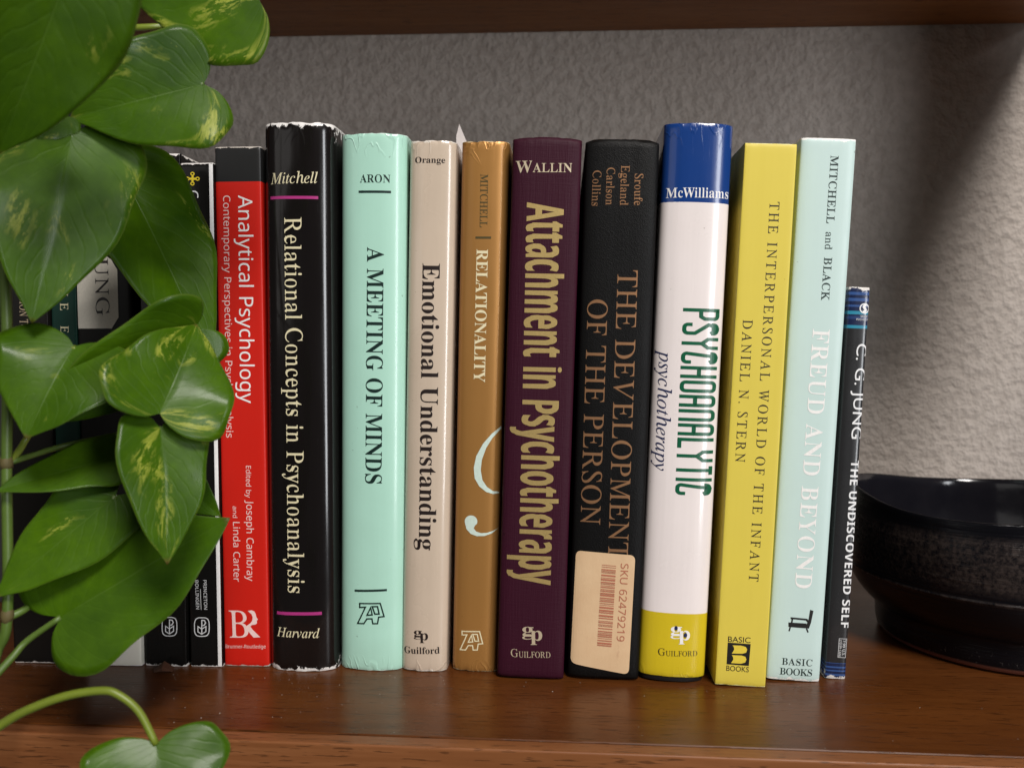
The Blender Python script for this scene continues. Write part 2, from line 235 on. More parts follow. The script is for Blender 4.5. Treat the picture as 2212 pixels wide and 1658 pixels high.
    ('jung', 'publisher_logo', 'white', 'loop', 0.5, [(4.3, 159.34), (4.27, 158.83), (4.12, 158.36), (3.85, 157.95), (3.49, 157.63), (3.06, 157.42), (2.58, 157.33), (2.1, 157.38), (1.65, 157.56), (1.25, 157.85), (0.93, 158.24), (0.72, 158.7), (0.62, 159.2), (0.66, 159.7), (0.81, 160.17), (1.08, 160.59), (1.44, 160.91), (1.87, 161.12), (2.34, 161.2), (2.82, 161.15), (3.28, 160.98), (3.68, 160.68), (4.0, 160.29), (4.21, 159.84)], 1),
    ('jung', 'publisher_logo', 'white', 'line', 1.0, [(3.22, 160.61), (2.38, 160.69), (2.09, 159.88), (2.58, 159.22), (2.96, 158.55), (2.55, 157.85), (1.76, 157.93)], 1),
    ('jung', 'price_frame', 'white', 'loop', 0.15, [(0.53, 17.82), (3.85, 17.79), (3.72, 9.56), (0.45, 9.64)], 1),
    ('white', 'publisher_logo', 'navy', 'poly', 0, [(1.1, 23.6), (1.04, 23.14), (0.83, 22.79), (0.51, 22.63), (0.17, 22.69), (-0.1, 22.97), (-0.25, 23.4), (-0.23, 23.86), (-0.05, 24.25), (0.24, 24.47), (0.58, 24.46), (0.88, 24.24), (1.07, 23.84)], 3),
    ('white', 'publisher_logo', 'navy', 'poly', 0, [(5.24, 20.74), (5.17, 20.26), (4.94, 19.88), (4.6, 19.71), (4.23, 19.78), (3.93, 20.07), (3.77, 20.52), (3.79, 21.01), (3.99, 21.43), (4.31, 21.66), (4.67, 21.66), (5.0, 21.42), (5.2, 21.0)], 3),
]
STICKER = [(-13.43, 55.41), (11.69, 54.42), (10.84, 2.83), (-14.18, 6.49)]
MARKS = {'red_band': [212.7], 'white_blue': [201.9], 'white_yellow': [29.69], 'white_foot': [2.19], 'jung': [166.06, 164.81, 163.5, 162.2, 160.66, 159.81, 158.1, 156.68, 155.94, 154.69, 152.12, 150.81, 6.88, 5.51, 4.8, 3.9, 3.31, 2.23, 1.34, 0.33], 'label_top': [182.12], 'label_bot': [149.29], 'label_foot': [5.77]}
# base, tip (m), width (m), roll, fold, curl, ripple, variegation, gloss
LEAVES = [
    ((-0.1341, -0.1403, 0.2452), (-0.1592, -0.1344, 0.1954), 0.0409, -10, 0.15, 0.1, 0.03, 0.15, 0.42),
    ((-0.1050, -0.0774, 0.2610), (-0.1540, -0.0898, 0.2750), 0.0513, 15, 0.12, 0.12, 0.03, 0.75, 0.38),
    ((-0.1237, -0.0801, 0.2322), (-0.1610, -0.0983, 0.2169), 0.0401, 10, 0.22, 0.1, 0.03, 0.65, 0.38),
    ((-0.1549, -0.1081, 0.2142), (-0.1614, -0.1140, 0.2061), 0.0100, 0, 0.2, 0.1, 0.03, 0.5, 0.4),
    ((-0.1627, -0.0936, 0.2121), (-0.1663, -0.1101, 0.1510), 0.0470, -4, 0.16, 0.12, 0.03, 0.35, 0.42),
    ((-0.1729, -0.0442, 0.2099), (-0.1327, -0.0505, 0.1393), 0.0484, -30, 0.2, 0.1, 0.03, 0.05, 0.36),
    ((-0.1613, -0.0972, 0.1425), (-0.1672, -0.1161, 0.1159), 0.0422, 25, 0.15, 0.15, 0.04, 0.2, 0.42),
    ((-0.1287, -0.0799, 0.1484), (-0.1731, -0.1064, 0.1155), 0.0310, -18, 0.35, 0.12, 0.04, 0.1, 0.36),
    ((-0.1296, -0.1034, 0.1212), (-0.1224, -0.0873, 0.1518), 0.0420, 8, 0.2, 0.2, 0.04, 0.8, 0.36),
    ((-0.1561, -0.0789, 0.1036), (-0.1856, -0.1042, 0.0966), 0.0205, 35, 0.1, 0.08, 0.05, 0.05, 0.5),
    ((-0.1312, -0.0998, 0.1160), (-0.1224, -0.1114, 0.0751), 0.0289, -12, 0.3, 0.18, 0.03, 0.75, 0.38),
    ((-0.1471, -0.0734, 0.1021), (-0.1212, -0.0779, 0.0824), 0.0207, 15, 0.2, 0.05, 0.03, 0.05, 0.38),
    ((-0.1552, -0.0846, 0.0907), (-0.1861, -0.1061, 0.0607), 0.0297, 15, 0.14, 0.1, 0.03, 0.2, 0.4),
    ((-0.1709, -0.0927, 0.0501), (-0.1164, -0.0826, 0.0831), 0.0455, -8, 0.14, 0.06, 0.05, 0.05, 0.42),
    ((-0.1212, -0.1261, 0.0239), (-0.1119, -0.1419, -0.0006), 0.0404, 0, 0.12, 0.15, 0.03, 0.1, 0.38),
]
STEMS = [
    ('stem', [(-0.1774, -0.0968, 0.2635), (-0.1833, -0.0946, 0.2184), (-0.1875, -0.0923, 0.1716), (-0.1864, -0.0942, 0.1343), (-0.1866, -0.0959, 0.1032), (-0.1859, -0.0985, 0.052), (-0.1898, -0.0995, 0.038), (-0.1873, -0.1106, 0.0148)], 0.0019, 'stem'),
    ('petiole', [(-0.1869, -0.0924, 0.17), (-0.1869, -0.0833, 0.1899), (-0.1775, -0.0818, 0.206), (-0.1639, -0.0917, 0.2126)], 0.0012, 'stem'),
    ('petiole', [(-0.1458, -0.0958, 0.2454), (-0.1388, -0.0851, 0.2498), (-0.1293, -0.0814, 0.2519), (-0.1192, -0.0786, 0.2562), (-0.1058, -0.0775, 0.2618)], 0.0011, 'petiole_yellow'),
    ('petiole', [(-0.1833, -0.0946, 0.2184), (-0.1758, -0.0889, 0.2229), (-0.1484, -0.0767, 0.2307), (-0.1237, -0.0801, 0.2322)], 0.001, 'stem'),
    ('petiole', [(-0.1875, -0.0923, 0.1708), (-0.1983, -0.047, 0.1867), (-0.1796, -0.0374, 0.1768), (-0.1599, -0.0411, 0.1592), (-0.1287, -0.0799, 0.1484)], 0.0012, 'stem'),
    ('petiole', [(-0.1863, -0.0959, 0.1032), (-0.1859, -0.0906, 0.1065), (-0.1831, -0.0871, 0.1133), (-0.1687, -0.0885, 0.1263), (-0.1613, -0.0972, 0.1425)], 0.0013, 'petiole_yellow'),
    ('petiole', [(-0.1866, -0.0959, 0.1032), (-0.1774, -0.075, 0.107), (-0.1499, -0.078, 0.1127), (-0.1312, -0.0998, 0.116)], 0.0011, 'stem'),
    ('petiole', [(-0.1862, -0.0986, 0.0512), (-0.1823, -0.0932, 0.0535), (-0.1808, -0.0798, 0.0593), (-0.1552, -0.0846, 0.0907)], 0.0014, 'stem'),
    ('petiole', [(-0.1879, -0.1047, 0.0323), (-0.1836, -0.0991, 0.0388), (-0.1809, -0.0957, 0.0428), (-0.1709, -0.0927, 0.0501)], 0.0014, 'stem'),
    ('petiole', [(-0.1762, -0.1296, 0.0231), (-0.1679, -0.1287, 0.0292), (-0.1602, -0.128, 0.0337), (-0.1486, -0.1271, 0.0381), (-0.1378, -0.1263, 0.0398), (-0.1326, -0.126, 0.0386), (-0.1264, -0.1259, 0.0336), (-0.1212, -0.1261, 0.0239)], 0.0015, 'petiole_yellow'),
]
# letter outlines
GLYPHS = {
    '(': '323|311 694 258 694 177 596 116 482 78 358 64 232 78 106 116 -18 177 -132 258 -230 311 -230 248 -129 203 -18 176 102 167 232 176 362 203 483 248 593',
    ')': '323|65 694 12 694 75 593 120 483 147 362 156 232 147 102 120 -19 75 -129 12 -230 65 -230 146 -132 207 -18 245 106 259 232 245 358 207 482 146 596',
    '-': '323|283 267 40 267 40 174 283 174',
    '.': '219|132 106 109 111 86 106 67 93 54 74 49 51 54 28 67 9 86 -4 109 -9 132 -4 151 9 164 28 169 51 164 74 151 93',
    'A': '667|362 686 293 686 0 0 100 0 186 201 476 201 567 0 667 0|224 289 326 536 436 289',
    'B': '563|75 682 75 0 309 0 418 17 490 59 530 118 543 182 532 246 499 298 448 337 379 360 379 362 425 387 458 419 477 459 483 508 471 571 433 627 368 667 273 682|173 594 263 594 320 586 356 566 376 535 382 499 373 451 346 417 301 397 238 390 173 390|173 302 291 302 358 294 405 272 433 239 442 196 435 158 412 123 367 98 296 88 173 88',
    'C': '708|475 688 422 691 272 664 154 589 76 475 48 331 69 218 136 107 250 24 416 -9 490 -5 555 8 611 27 663 51 663 158 604 125 544 101 484 86 425 81 313 100 225 153 169 235 149 340 170 444 227 527 313 581 421 601 479 597 537 584 595 562 656 530 656 635 590 660 530 678',
    'G': '740|473 688 416 691 271 664 155 589 78 477 50 337 77 199 153 89 268 17 413 -9 481 -6 545 4 607 21 673 47 673 336 444 336 444 248 575 248 575 108 540 97 503 89 466 83 427 81 316 100 228 153 171 235 151 340 171 443 227 526 310 581 414 601 476 597 537 584 599 563 659 534 659 633 587 661 527 679',
    'H': '729|173 682 75 682 75 0 173 0 173 297 555 297 555 0 653 0 653 682 555 682 555 385 173 385',
    'I': '250|174 682 76 682 76 0 174 0',
    'J': '250|174 682 76 682 76 21 73 -48 59 -98 25 -127 -37 -137 -62 -137 -44 -228 -37 -229 -30 -229 -22 -230 -14 -230 73 -213 131 -167 164 -96 174 -8',
    'K': '656|173 682 75 682 75 0 173 0 173 337 520 0 655 0 285 359 582 682 460 682 173 370',
    'N': '781|152 682 74 682 74 0 166 0 166 525 622 0 706 0 706 682 614 682 614 154',
    'O': '823|563 663 411 691 261 663 145 587 71 475 45 341 71 208 143 97 258 20 409 -9 564 20 680 97 753 209 778 341 752 476 679 587|305 581 411 601 517 581 601 527 657 445 677 341 657 238 601 155 517 101 411 81 305 101 221 155 166 238 146 341 166 445 222 527',
    'S': '458|286 688 247 691 162 678 97 642 55 584 40 509 86 396 188 320 289 252 335 165 328 136 308 108 273 87 224 79 175 85 128 104 84 136 44 178 44 54 87 26 133 6 182 -5 235 -9 311 5 372 43 412 102 426 176 380 303 278 381 177 443 131 522 139 555 161 580 196 597 239 603 275 600 315 588 356 566 399 532 399 643 362 664 325 679',
    'U': '708|159 682 61 682 61 258 85 138 149 55 240 7 345 -9 478 11 573 67 629 154 648 268 648 682 550 682 550 285 548 240 542 200 528 165 507 136 479 114 443 97 399 85 347 81 305 85 266 95 231 113 200 139 181 163 168 192 161 229 159 279',
    'g': '427|421 449 236 449 154 438 93 408 54 359 40 294 42 270 46 248 54 228 64 210 78 193 96 178 116 164 139 153 139 151 110 141 87 126 73 108 68 87 71 72 79 58 93 44 113 30 62 12 27 -14 7 -49 0 -94 15 -149 58 -192 124 -220 207 -230 296 -220 363 -192 405 -147 419 -87 412 -46 390 -10 350 18 289 38 230 51 187 64 161 79 152 96 172 123 221 134 280 148 334 181 349 200 363 226 372 254 376 282 374 308 366 332 351 355 329 380 421 380|174 366 209 372 242 366 270 349 289 323 296 293 290 259 272 233 245 215 210 209 173 215 145 232 126 258 120 291 127 322 146 348|186 -22 232 -25 280 -37 318 -59 333 -94 325 -121 300 -142 261 -155 209 -159 155 -155 116 -141 92 -120 84 -90 91 -62 113 -41 145 -27',
    'p': '500|57 449 57 -230 146 -230 146 11 170 2 193 -4 214 -8 236 -9 328 8 400 55 447 128 464 221 448 319 399 390 320 434 211 449|146 369 227 369 291 359 336 330 364 284 373 222 362 162 333 114 287 82 230 71 209 72 188 76 167 82 146 91',
    'ℎ': '599|291 760 107 760 98 718 106 718 137 715 159 706 172 692 176 671 174 653 167 618 37 0 130 0 184 256 194 292 210 329 231 366 258 405 287 438 316 462 344 476 373 481 393 477 407 466 416 448 419 422 419 414 417 394 413 370 404 329 381 225 376 204 372 184 366 147 365 131 363 116 362 102 362 90 364 68 368 49 376 32 387 17 400 5 415 -3 433 -8 453 -10 482 -6 513 4 543 22 575 47 557 76 540 66 524 59 508 54 493 53 478 56 467 65 460 80 458 101 458 113 461 150 465 177 471 206 497 324 501 343 510 391 514 415 515 425 515 434 508 483 488 517 455 538 408 545 358 537 311 511 266 469 223 410 212 410 217 431 223 452 243 535 247 555 252 576',
    '𝐀': '650|334 693 307 694 73 111 64 89 54 71 45 56 35 45 25 37 13 31 1 28 -13 27 -13 0 190 0 190 27 184 27 152 30 129 38 116 52 111 72 117 105 154 197 376 197 406 121 413 103 418 88 421 77 422 68 417 50 402 37 376 30 341 27 341 0 660 0 660 27 645 29 633 33 621 41 612 51 603 65 594 82 583 104 572 129|169 239 263 475 360 239',
    '𝐁': '659|328 678 23 678 23 653 53 651 66 648 76 645 85 639 92 633 98 624 103 614 106 602 109 587 111 549 111 122 110 97 107 76 101 60 93 48 82 39 67 33 47 28 24 26 24 0 354 0 414 3 468 13 514 29 553 51 583 80 605 113 619 152 623 196 611 257 574 307 513 343 427 368 498 389 549 422 580 466 590 522 574 590 524 639 443 668|307 645 322 646 348 644 370 638 387 628 401 614 411 596 418 573 423 546 424 514 422 478 416 448 406 424 392 406 373 392 348 383 317 377 280 375 271 375 271 582 273 613 276 624 280 632 285 638 294 643|271 344 294 344 333 342 365 335 392 324 412 309 428 288 439 262 446 229 448 191 446 153 441 121 433 94 422 73 406 57 385 45 360 38 330 36 314 37 301 39 291 44 284 49 278 58 274 68 272 81 271 97',
    '𝐂': '697|422 691 386 693 337 690 291 682 247 667 207 647 169 623 137 593 108 560 84 522 64 481 50 437 42 390 39 340 42 289 50 242 64 197 83 156 107 117 135 84 168 54 205 30 245 10 288 -5 333 -13 382 -16 468 -7 544 21 610 67 666 132 638 158 614 130 589 105 562 84 533 66 503 53 474 43 444 37 414 35 327 54 264 110 227 205 214 337 225 478 259 579 316 640 395 660 432 657 466 646 499 630 531 606 559 577 584 542 606 503 625 459 650 459 650 693 624 693 617 673 607 659 594 651 577 648 569 648 554 652 547 655 502 672 460 684',
    '𝐃': '738|330 678 22 678 22 653 45 652 64 648 79 643 91 634 99 623 105 606 109 584 110 557 110 111 109 88 106 69 101 54 94 44 83 37 69 32 52 28 30 26 30 0 340 0 496 21 608 85 675 191 697 339 691 416 674 483 644 541 603 590 551 628 488 656 415 673|315 644 332 645 415 626 475 569 510 474 522 341 519 269 510 207 496 154 476 112 449 78 416 55 377 41 331 36 314 37 300 40 290 44 282 50 277 59 274 72 272 88 271 107 271 573 272 593 274 609 277 621 282 631 290 637 301 641',
    '𝐄': '658|594 678 24 678 24 653 47 652 66 648 81 642 93 633 101 621 107 603 111 579 112 549 112 116 111 92 107 72 101 56 93 44 81 36 66 30 45 26 21 25 21 0 599 0 640 213 612 213 599 183 585 156 569 132 552 112 534 94 513 79 491 67 466 58 440 50 410 45 378 42 343 41 323 42 307 44 295 47 286 52 280 59 276 69 273 83 272 100 272 331 300 330 322 328 342 323 359 317 373 309 386 299 397 286 407 270 414 251 420 229 425 204 428 176 453 176 453 514 429 514 422 477 412 446 400 421 386 400 368 385 346 375 319 368 288 366 272 366 272 592 273 603 277 620 280 627 285 632 290 635 306 639 330 641 345 641 396 639 440 632 477 621 507 605 530 583 549 555 562 519 571 476 594 476',
    '𝐅': '602|586 678 21 678 21 653 45 650 64 645 80 638 91 630 100 619 106 603 110 583 111 558 111 125 110 100 107 79 101 62 93 50 82 41 67 34 47 29 23 26 23 0 382 0 382 26 360 27 325 31 312 35 301 40 292 46 285 54 280 63 276 75 273 88 271 120 271 333 281 333 313 331 341 324 364 314 382 299 397 278 409 251 418 217 424 176 450 176 450 516 423 516 417 479 407 448 396 423 381 402 363 387 341 377 314 370 283 368 271 368 271 604 272 614 274 621 280 632 290 638 297 640 306 641 316 641 328 642 342 642 378 641 409 638 437 633 462 626 482 617 501 605 516 591 529 574 540 554 549 531 556 505 562 476 586 476',
    '𝐆': '756|423 691 383 693 335 690 290 682 248 668 208 648 171 623 138 595 110 561 86 524 66 483 52 439 44 391 41 341 44 289 52 240 66 195 86 153 110 115 139 82 173 53 211 29 252 10 298 -4 347 -12 399 -15 466 -11 532 -1 598 18 664 43 664 191 665 213 668 230 673 244 680 254 690 261 704 266 723 270 745 271 745 295 410 295 410 271 437 270 460 266 478 261 490 254 499 243 505 229 509 212 510 190 510 106 509 85 505 68 498 53 489 40 476 31 458 24 436 20 410 19 367 24 329 39 296 65 268 101 246 146 230 201 220 265 217 339 228 479 262 580 319 640 398 660 422 658 445 654 468 646 490 634 511 621 532 604 551 585 569 564 586 540 601 515 614 487 625 458 651 458 651 693 624 693 619 682 614 673 599 655 592 652 585 650 571 649 557 653 550 656 506 672 464 684',
    '𝐇': '779|360 678 24 678 24 653 47 651 66 646 81 640 93 631 101 620 106 605 110 586 111 564 111 120 110 95 107 75 101 59 93 47 82 39 67 32 47 28 23 26 23 0 360 0 360 26 336 28 316 32 300 39 289 47 281 59 276 75 272 95 271 120 271 329 509 329 509 120 508 94 504 73 498 57 490 46 478 38 463 32 443 28 420 26 420 0 755 0 755 26 732 28 712 33 697 40 687 49 679 61 673 77 670 97 669 120 669 564 670 587 673 606 679 621 686 632 697 639 712 646 731 650 755 653 755 678 420 678 420 653 453 649 477 643 486 639 493 633 503 618 509 581 509 373 271 373 271 581 275 608 278 618 282 626 288 633 295 639 304 643 327 649 360 653',
    '𝐈': '388|364 678 20 678 20 653 46 651 67 648 83 643 94 636 102 627 108 614 111 597 112 576 112 112 111 90 107 72 100 58 91 48 79 40 63 34 43 29 20 26 20 0 366 0 366 26 348 28 332 31 318 35 307 39 297 44 289 50 283 58 279 66 276 76 272 100 272 576 273 597 277 614 283 627 292 636 303 643 319 648 340 651 364 653',
    '𝐊': '760|361 678 25 678 25 653 48 651 67 647 82 640 94 632 102 620 107 605 111 586 112 564 112 120 111 95 108 75 102 59 94 47 83 39 68 32 48 28 24 26 24 0 361 0 361 26 337 28 317 32 301 39 290 47 282 59 277 75 273 95 272 120 272 295 297 318 471 98 482 83 490 70 495 60 497 51 496 45 493 39 487 35 479 31 456 27 447 27 438 26 418 26 418 0 773 0 773 26 758 27 746 29 734 33 725 37 716 43 708 50 699 59 690 69 403 424 513 537 567 588 618 624 665 646 710 653 723 653 723 678 433 678 433 653 471 651 498 646 514 636 519 623 516 609 509 593 496 576 478 556 272 348 272 581 276 608 279 618 283 626 289 633 296 639 305 643 328 649 361 653',
    '𝐋': '635|372 678 24 678 24 653 47 651 66 647 81 641 93 632 101 621 106 606 110 587 111 564 111 120 110 95 107 75 101 59 93 47 82 39 67 32 47 28 23 26 23 0 598 0 636 230 609 230 596 197 582 167 567 141 550 118 533 99 513 83 492 69 468 59 443 51 414 45 383 42 348 41 332 41 318 42 307 44 297 47 290 50 284 55 279 62 276 70 272 92 271 107 271 564 273 596 276 609 280 620 285 629 291 636 300 642 310 646 322 649 353 653 372 653',
    '𝐌': '944|275 678 22 678 22 653 39 652 55 650 68 647 78 644 95 634 101 627 105 619 108 609 112 585 112 118 111 94 107 74 100 59 91 47 79 39 64 32 44 28 21 26 21 0 252 0 252 26 228 27 207 31 191 36 178 44 169 55 162 72 158 93 157 119 157 579 402 0 429 0 677 594 677 106 673 77 670 65 666 56 660 48 653 42 644 37 633 33 621 30 589 26 589 0 918 0 918 26 902 27 876 31 866 35 858 39 851 45 845 54 841 63 838 76 834 107 834 563 835 585 839 604 844 619 853 630 864 639 878 645 897 650 919 653 919 678 669 678 472 212',
    '𝐍': '735|233 678 27 678 27 653 54 645 61 639 73 626 90 606 113 578 113 100 109 72 106 62 102 52 96 45 89 39 81 35 70 31 43 27 27 26 27 0 248 0 248 26 223 28 203 32 188 38 177 46 169 57 163 73 160 93 159 117 159 521 600 -16 628 -16 628 561 629 585 632 605 638 621 645 632 656 641 671 647 690 651 714 653 714 678 493 678 493 653 526 649 549 643 558 638 565 632 571 625 575 617 578 606 582 579 582 251',
    '𝐎': '782|431 692 395 694 357 692 321 687 287 679 254 667 222 652 193 635 166 614 141 592 118 566 99 539 81 510 67 479 56 446 48 411 43 376 41 339 43 302 47 267 56 232 67 199 81 168 98 138 118 111 141 86 165 63 192 43 220 26 251 11 283 -1 317 -9 352 -14 388 -16 425 -14 461 -9 496 -1 529 11 560 26 589 43 616 63 641 86 664 111 684 138 701 168 716 199 727 232 735 266 740 302 742 339 740 377 735 413 727 448 716 481 701 512 684 542 664 569 642 594 618 616 591 636 563 653 532 667 500 679 466 687|312 640 387 660 426 655 461 640 492 614 517 579 538 533 553 478 562 413 565 339 554 199 522 98 469 38 394 18 355 23 321 39 290 64 264 100 243 146 228 201 219 265 216 339 227 479 259 580',
    '𝐑': '704|323 678 24 678 24 653 47 650 66 646 81 639 93 631 101 620 106 605 110 586 111 564 111 120 110 95 107 75 101 59 93 47 82 39 67 32 47 28 23 26 23 0 360 0 360 26 336 28 316 32 300 39 289 47 281 59 276 75 272 95 271 120 271 316 300 316 504 0 715 0 715 26 700 27 690 29 681 33 674 38 659 53 651 63 643 75 469 333 536 359 583 395 612 441 621 498 616 541 603 578 579 609 547 634 505 653 454 667 393 675|316 641 334 642 386 633 422 606 445 562 452 500 450 463 443 432 432 405 417 385 396 369 370 357 339 350 303 348 271 348 271 574 272 593 274 609 277 621 282 629 290 635 301 639',
    '𝐒': '581|290 694 275 694 247 692 220 688 195 680 172 669 150 655 131 639 114 621 100 600 89 576 81 551 76 523 74 494 77 461 84 430 97 402 115 376 138 352 167 329 201 306 242 284 335 238 370 217 395 192 410 164 415 133 413 110 407 89 397 70 383 53 365 40 344 30 320 24 293 22 256 25 222 35 192 51 166 74 143 104 123 140 107 184 93 235 64 235 64 -16 91 -16 96 0 107 14 119 18 211 -7 224 -9 236 -12 274 -15 286 -15 323 -13 357 -8 389 0 418 12 444 26 468 43 488 63 504 86 518 111 527 138 533 167 535 198 534 220 531 242 527 261 521 280 513 298 502 315 488 331 473 347 454 362 431 377 406 392 377 406 281 451 257 463 236 475 219 488 204 501 193 515 185 530 180 547 178 566 180 586 186 604 195 621 208 635 224 647 243 655 265 660 289 662 310 661 330 656 350 649 369 639 388 626 406 610 422 593 437 573 451 551 462 527 472 502 480 475 505 475 505 694 477 694 473 680 467 670 458 664 399 673 360 683 341 687 324 690',
    '𝐓': '630|16 678 16 473 43 473 49 512 61 546 76 576 97 600 122 620 151 634 185 642 222 645 232 645 232 120 231 95 227 74 220 58 212 46 199 37 183 31 162 27 137 26 137 0 488 0 488 26 462 27 440 31 424 37 412 45 403 57 397 73 393 94 392 120 392 645 400 645 475 634 531 602 568 548 586 472 611 472 611 678',
    '𝐔': '733|358 678 22 678 22 653 45 650 64 646 79 639 91 631 99 620 104 605 108 586 109 564 109 231 113 172 124 120 143 77 170 42 205 16 250 -4 305 -15 369 -19 431 -15 485 -2 529 19 566 48 593 87 613 137 625 198 629 270 629 563 630 584 633 602 638 616 645 628 654 636 668 644 685 649 706 653 706 678 489 678 489 653 515 650 537 645 553 639 565 630 573 619 579 604 583 586 584 563 584 237 573 148 540 84 486 46 409 33 375 36 346 44 322 57 303 77 288 101 277 131 271 167 269 208 269 581 273 608 276 618 280 626 285 633 293 639 302 643 312 646 325 649 358 653',
    '𝐖': '910|269 678 -23 678 -23 653 -8 652 4 648 15 643 22 636 29 627 36 615 42 601 48 585 254 -16 283 -16 470 460 637 -16 664 -16 856 565 863 584 870 601 885 627 893 637 904 644 915 650 929 653 929 678 749 678 749 653 766 652 792 646 801 641 808 635 813 627 816 617 817 605 816 594 814 582 810 567 805 550 706 247 594 575 590 587 587 598 585 613 589 630 602 643 624 650 654 653 654 678 341 678 341 653 360 651 375 648 388 644 398 639 406 633 414 623 420 610 426 594 448 525 332 228 220 555 215 572 212 587 210 600 209 611 210 622 213 630 217 638 223 643 231 647 242 650 254 652 269 653',
    '𝐘': '634|308 678 -20 678 -20 652 21 639 32 630 44 617 56 599 69 576 239 266 239 120 238 95 235 75 229 59 221 47 210 39 195 32 175 28 151 26 151 0 488 0 488 26 464 28 444 32 428 39 417 47 409 59 404 75 400 95 399 120 399 303 570 583 580 598 599 623 609 632 619 640 641 650 654 652 654 678 439 678 439 652 444 652 477 649 500 641 514 627 519 607 518 594 513 579 506 563 496 545 370 336 244 583 235 604 233 612 232 620 233 627 236 633 241 639 248 643 257 647 267 650 291 652 308 652',
    '𝐚': '512|291 472 241 474 213 473 188 470 163 465 141 458 121 449 103 439 87 428 73 415 63 400 55 385 51 369 49 352 50 337 53 324 59 313 67 303 76 294 87 289 100 285 115 284 129 285 142 288 153 293 164 301 172 309 178 320 182 331 183 344 182 353 179 363 175 372 155 408 159 422 171 432 192 438 220 440 239 439 255 435 268 429 278 421 286 409 292 395 295 379 296 359 296 283 232 264 177 244 131 223 95 202 66 180 46 154 34 126 30 94 32 72 38 51 47 33 60 17 76 4 96 -5 117 -11 142 -13 185 -9 225 3 263 24 298 52 305 23 321 2 346 -11 379 -15 409 -12 438 -1 465 16 490 41 477 62 470 57 448 51 441 55 436 81 436 313 433 352 425 385 411 413 392 435 366 452 332 464|244 234 296 252 296 94 287 84 278 75 269 67 259 61 249 56 241 53 225 50 204 55 188 69 179 92 176 125 184 170 206 206',
    '𝐜': '437|294 473 260 475 228 473 198 467 170 456 142 442 118 424 96 403 76 379 59 352 46 323 37 292 31 258 29 223 31 190 36 159 44 129 56 101 71 75 88 53 107 33 129 16 153 2 178 -7 204 -13 232 -15 288 -8 339 11 384 44 424 90 404 107 380 85 356 70 330 60 304 57 274 61 248 71 224 89 204 113 188 145 176 183 169 228 167 279 172 350 188 401 215 432 252 442 270 440 284 432 291 421 294 404 292 373 296 343 307 321 326 308 352 304 365 305 377 308 388 313 397 320 404 329 409 340 412 352 413 365 410 388 403 409 390 427 373 444 350 458 324 467',
    '𝐝': '551|475 678 262 678 262 654 280 653 294 650 307 646 316 641 323 633 328 623 331 611 332 597 332 417 308 442 281 460 250 470 217 474 191 472 167 466 143 456 121 443 101 425 83 405 67 381 54 354 43 324 35 291 31 256 29 219 30 186 35 156 42 126 52 99 65 74 79 52 96 32 116 16 136 2 159 -7 183 -13 208 -15 246 -10 280 3 309 26 332 58 332 -15 387 -1 438 8 484 14 526 16 526 41 511 44 498 48 489 54 484 61 480 69 477 81 475 112|237 415 259 418 272 417 284 414 296 409 307 402 316 393 324 383 329 372 332 360 332 113 327 98 320 84 311 72 300 61 289 53 278 47 266 43 255 42 235 45 218 53 204 67 193 87 185 113 179 146 176 184 175 228 176 273 180 312 186 345 194 372 205 392 219 407',
    '𝐞': '448|275 470 234 474 206 472 179 466 153 457 129 443 107 426 88 406 71 384 56 358 44 330 36 300 31 268 29 234 31 197 36 163 44 131 55 102 69 76 86 52 105 32 126 16 149 2 174 -7 201 -13 229 -15 287 -7 339 16 384 54 424 108 402 128 378 100 353 79 326 67 297 63 244 74 206 109 182 166 174 247 421 247 421 258 418 306 408 349 393 386 371 417 343 442 311 460|211 433 240 442 256 440 269 435 280 425 287 413 293 396 297 375 299 349 300 320 300 286 173 286 173 303 177 364 190 407',
    '𝐟': '318|289 690 259 692 219 689 183 681 152 668 126 648 105 625 90 596 81 563 78 526 78 462 24 462 24 412 78 412 78 88 76 60 72 46 64 36 53 30 44 27 34 25 22 24 22 0 297 0 297 24 276 25 258 27 244 32 235 38 228 47 224 60 221 76 220 97 220 412 303 412 303 462 220 462 220 581 222 615 225 629 229 640 234 649 243 655 254 659 268 660 279 659 288 656 292 651 282 614 278 603 276 592 275 582 276 571 279 560 284 551 291 544 300 537 310 533 321 530 334 529 346 530 356 533 366 539 375 546 382 555 388 567 391 580 392 595 390 614 383 632 372 649 357 663 338 676 315 685',
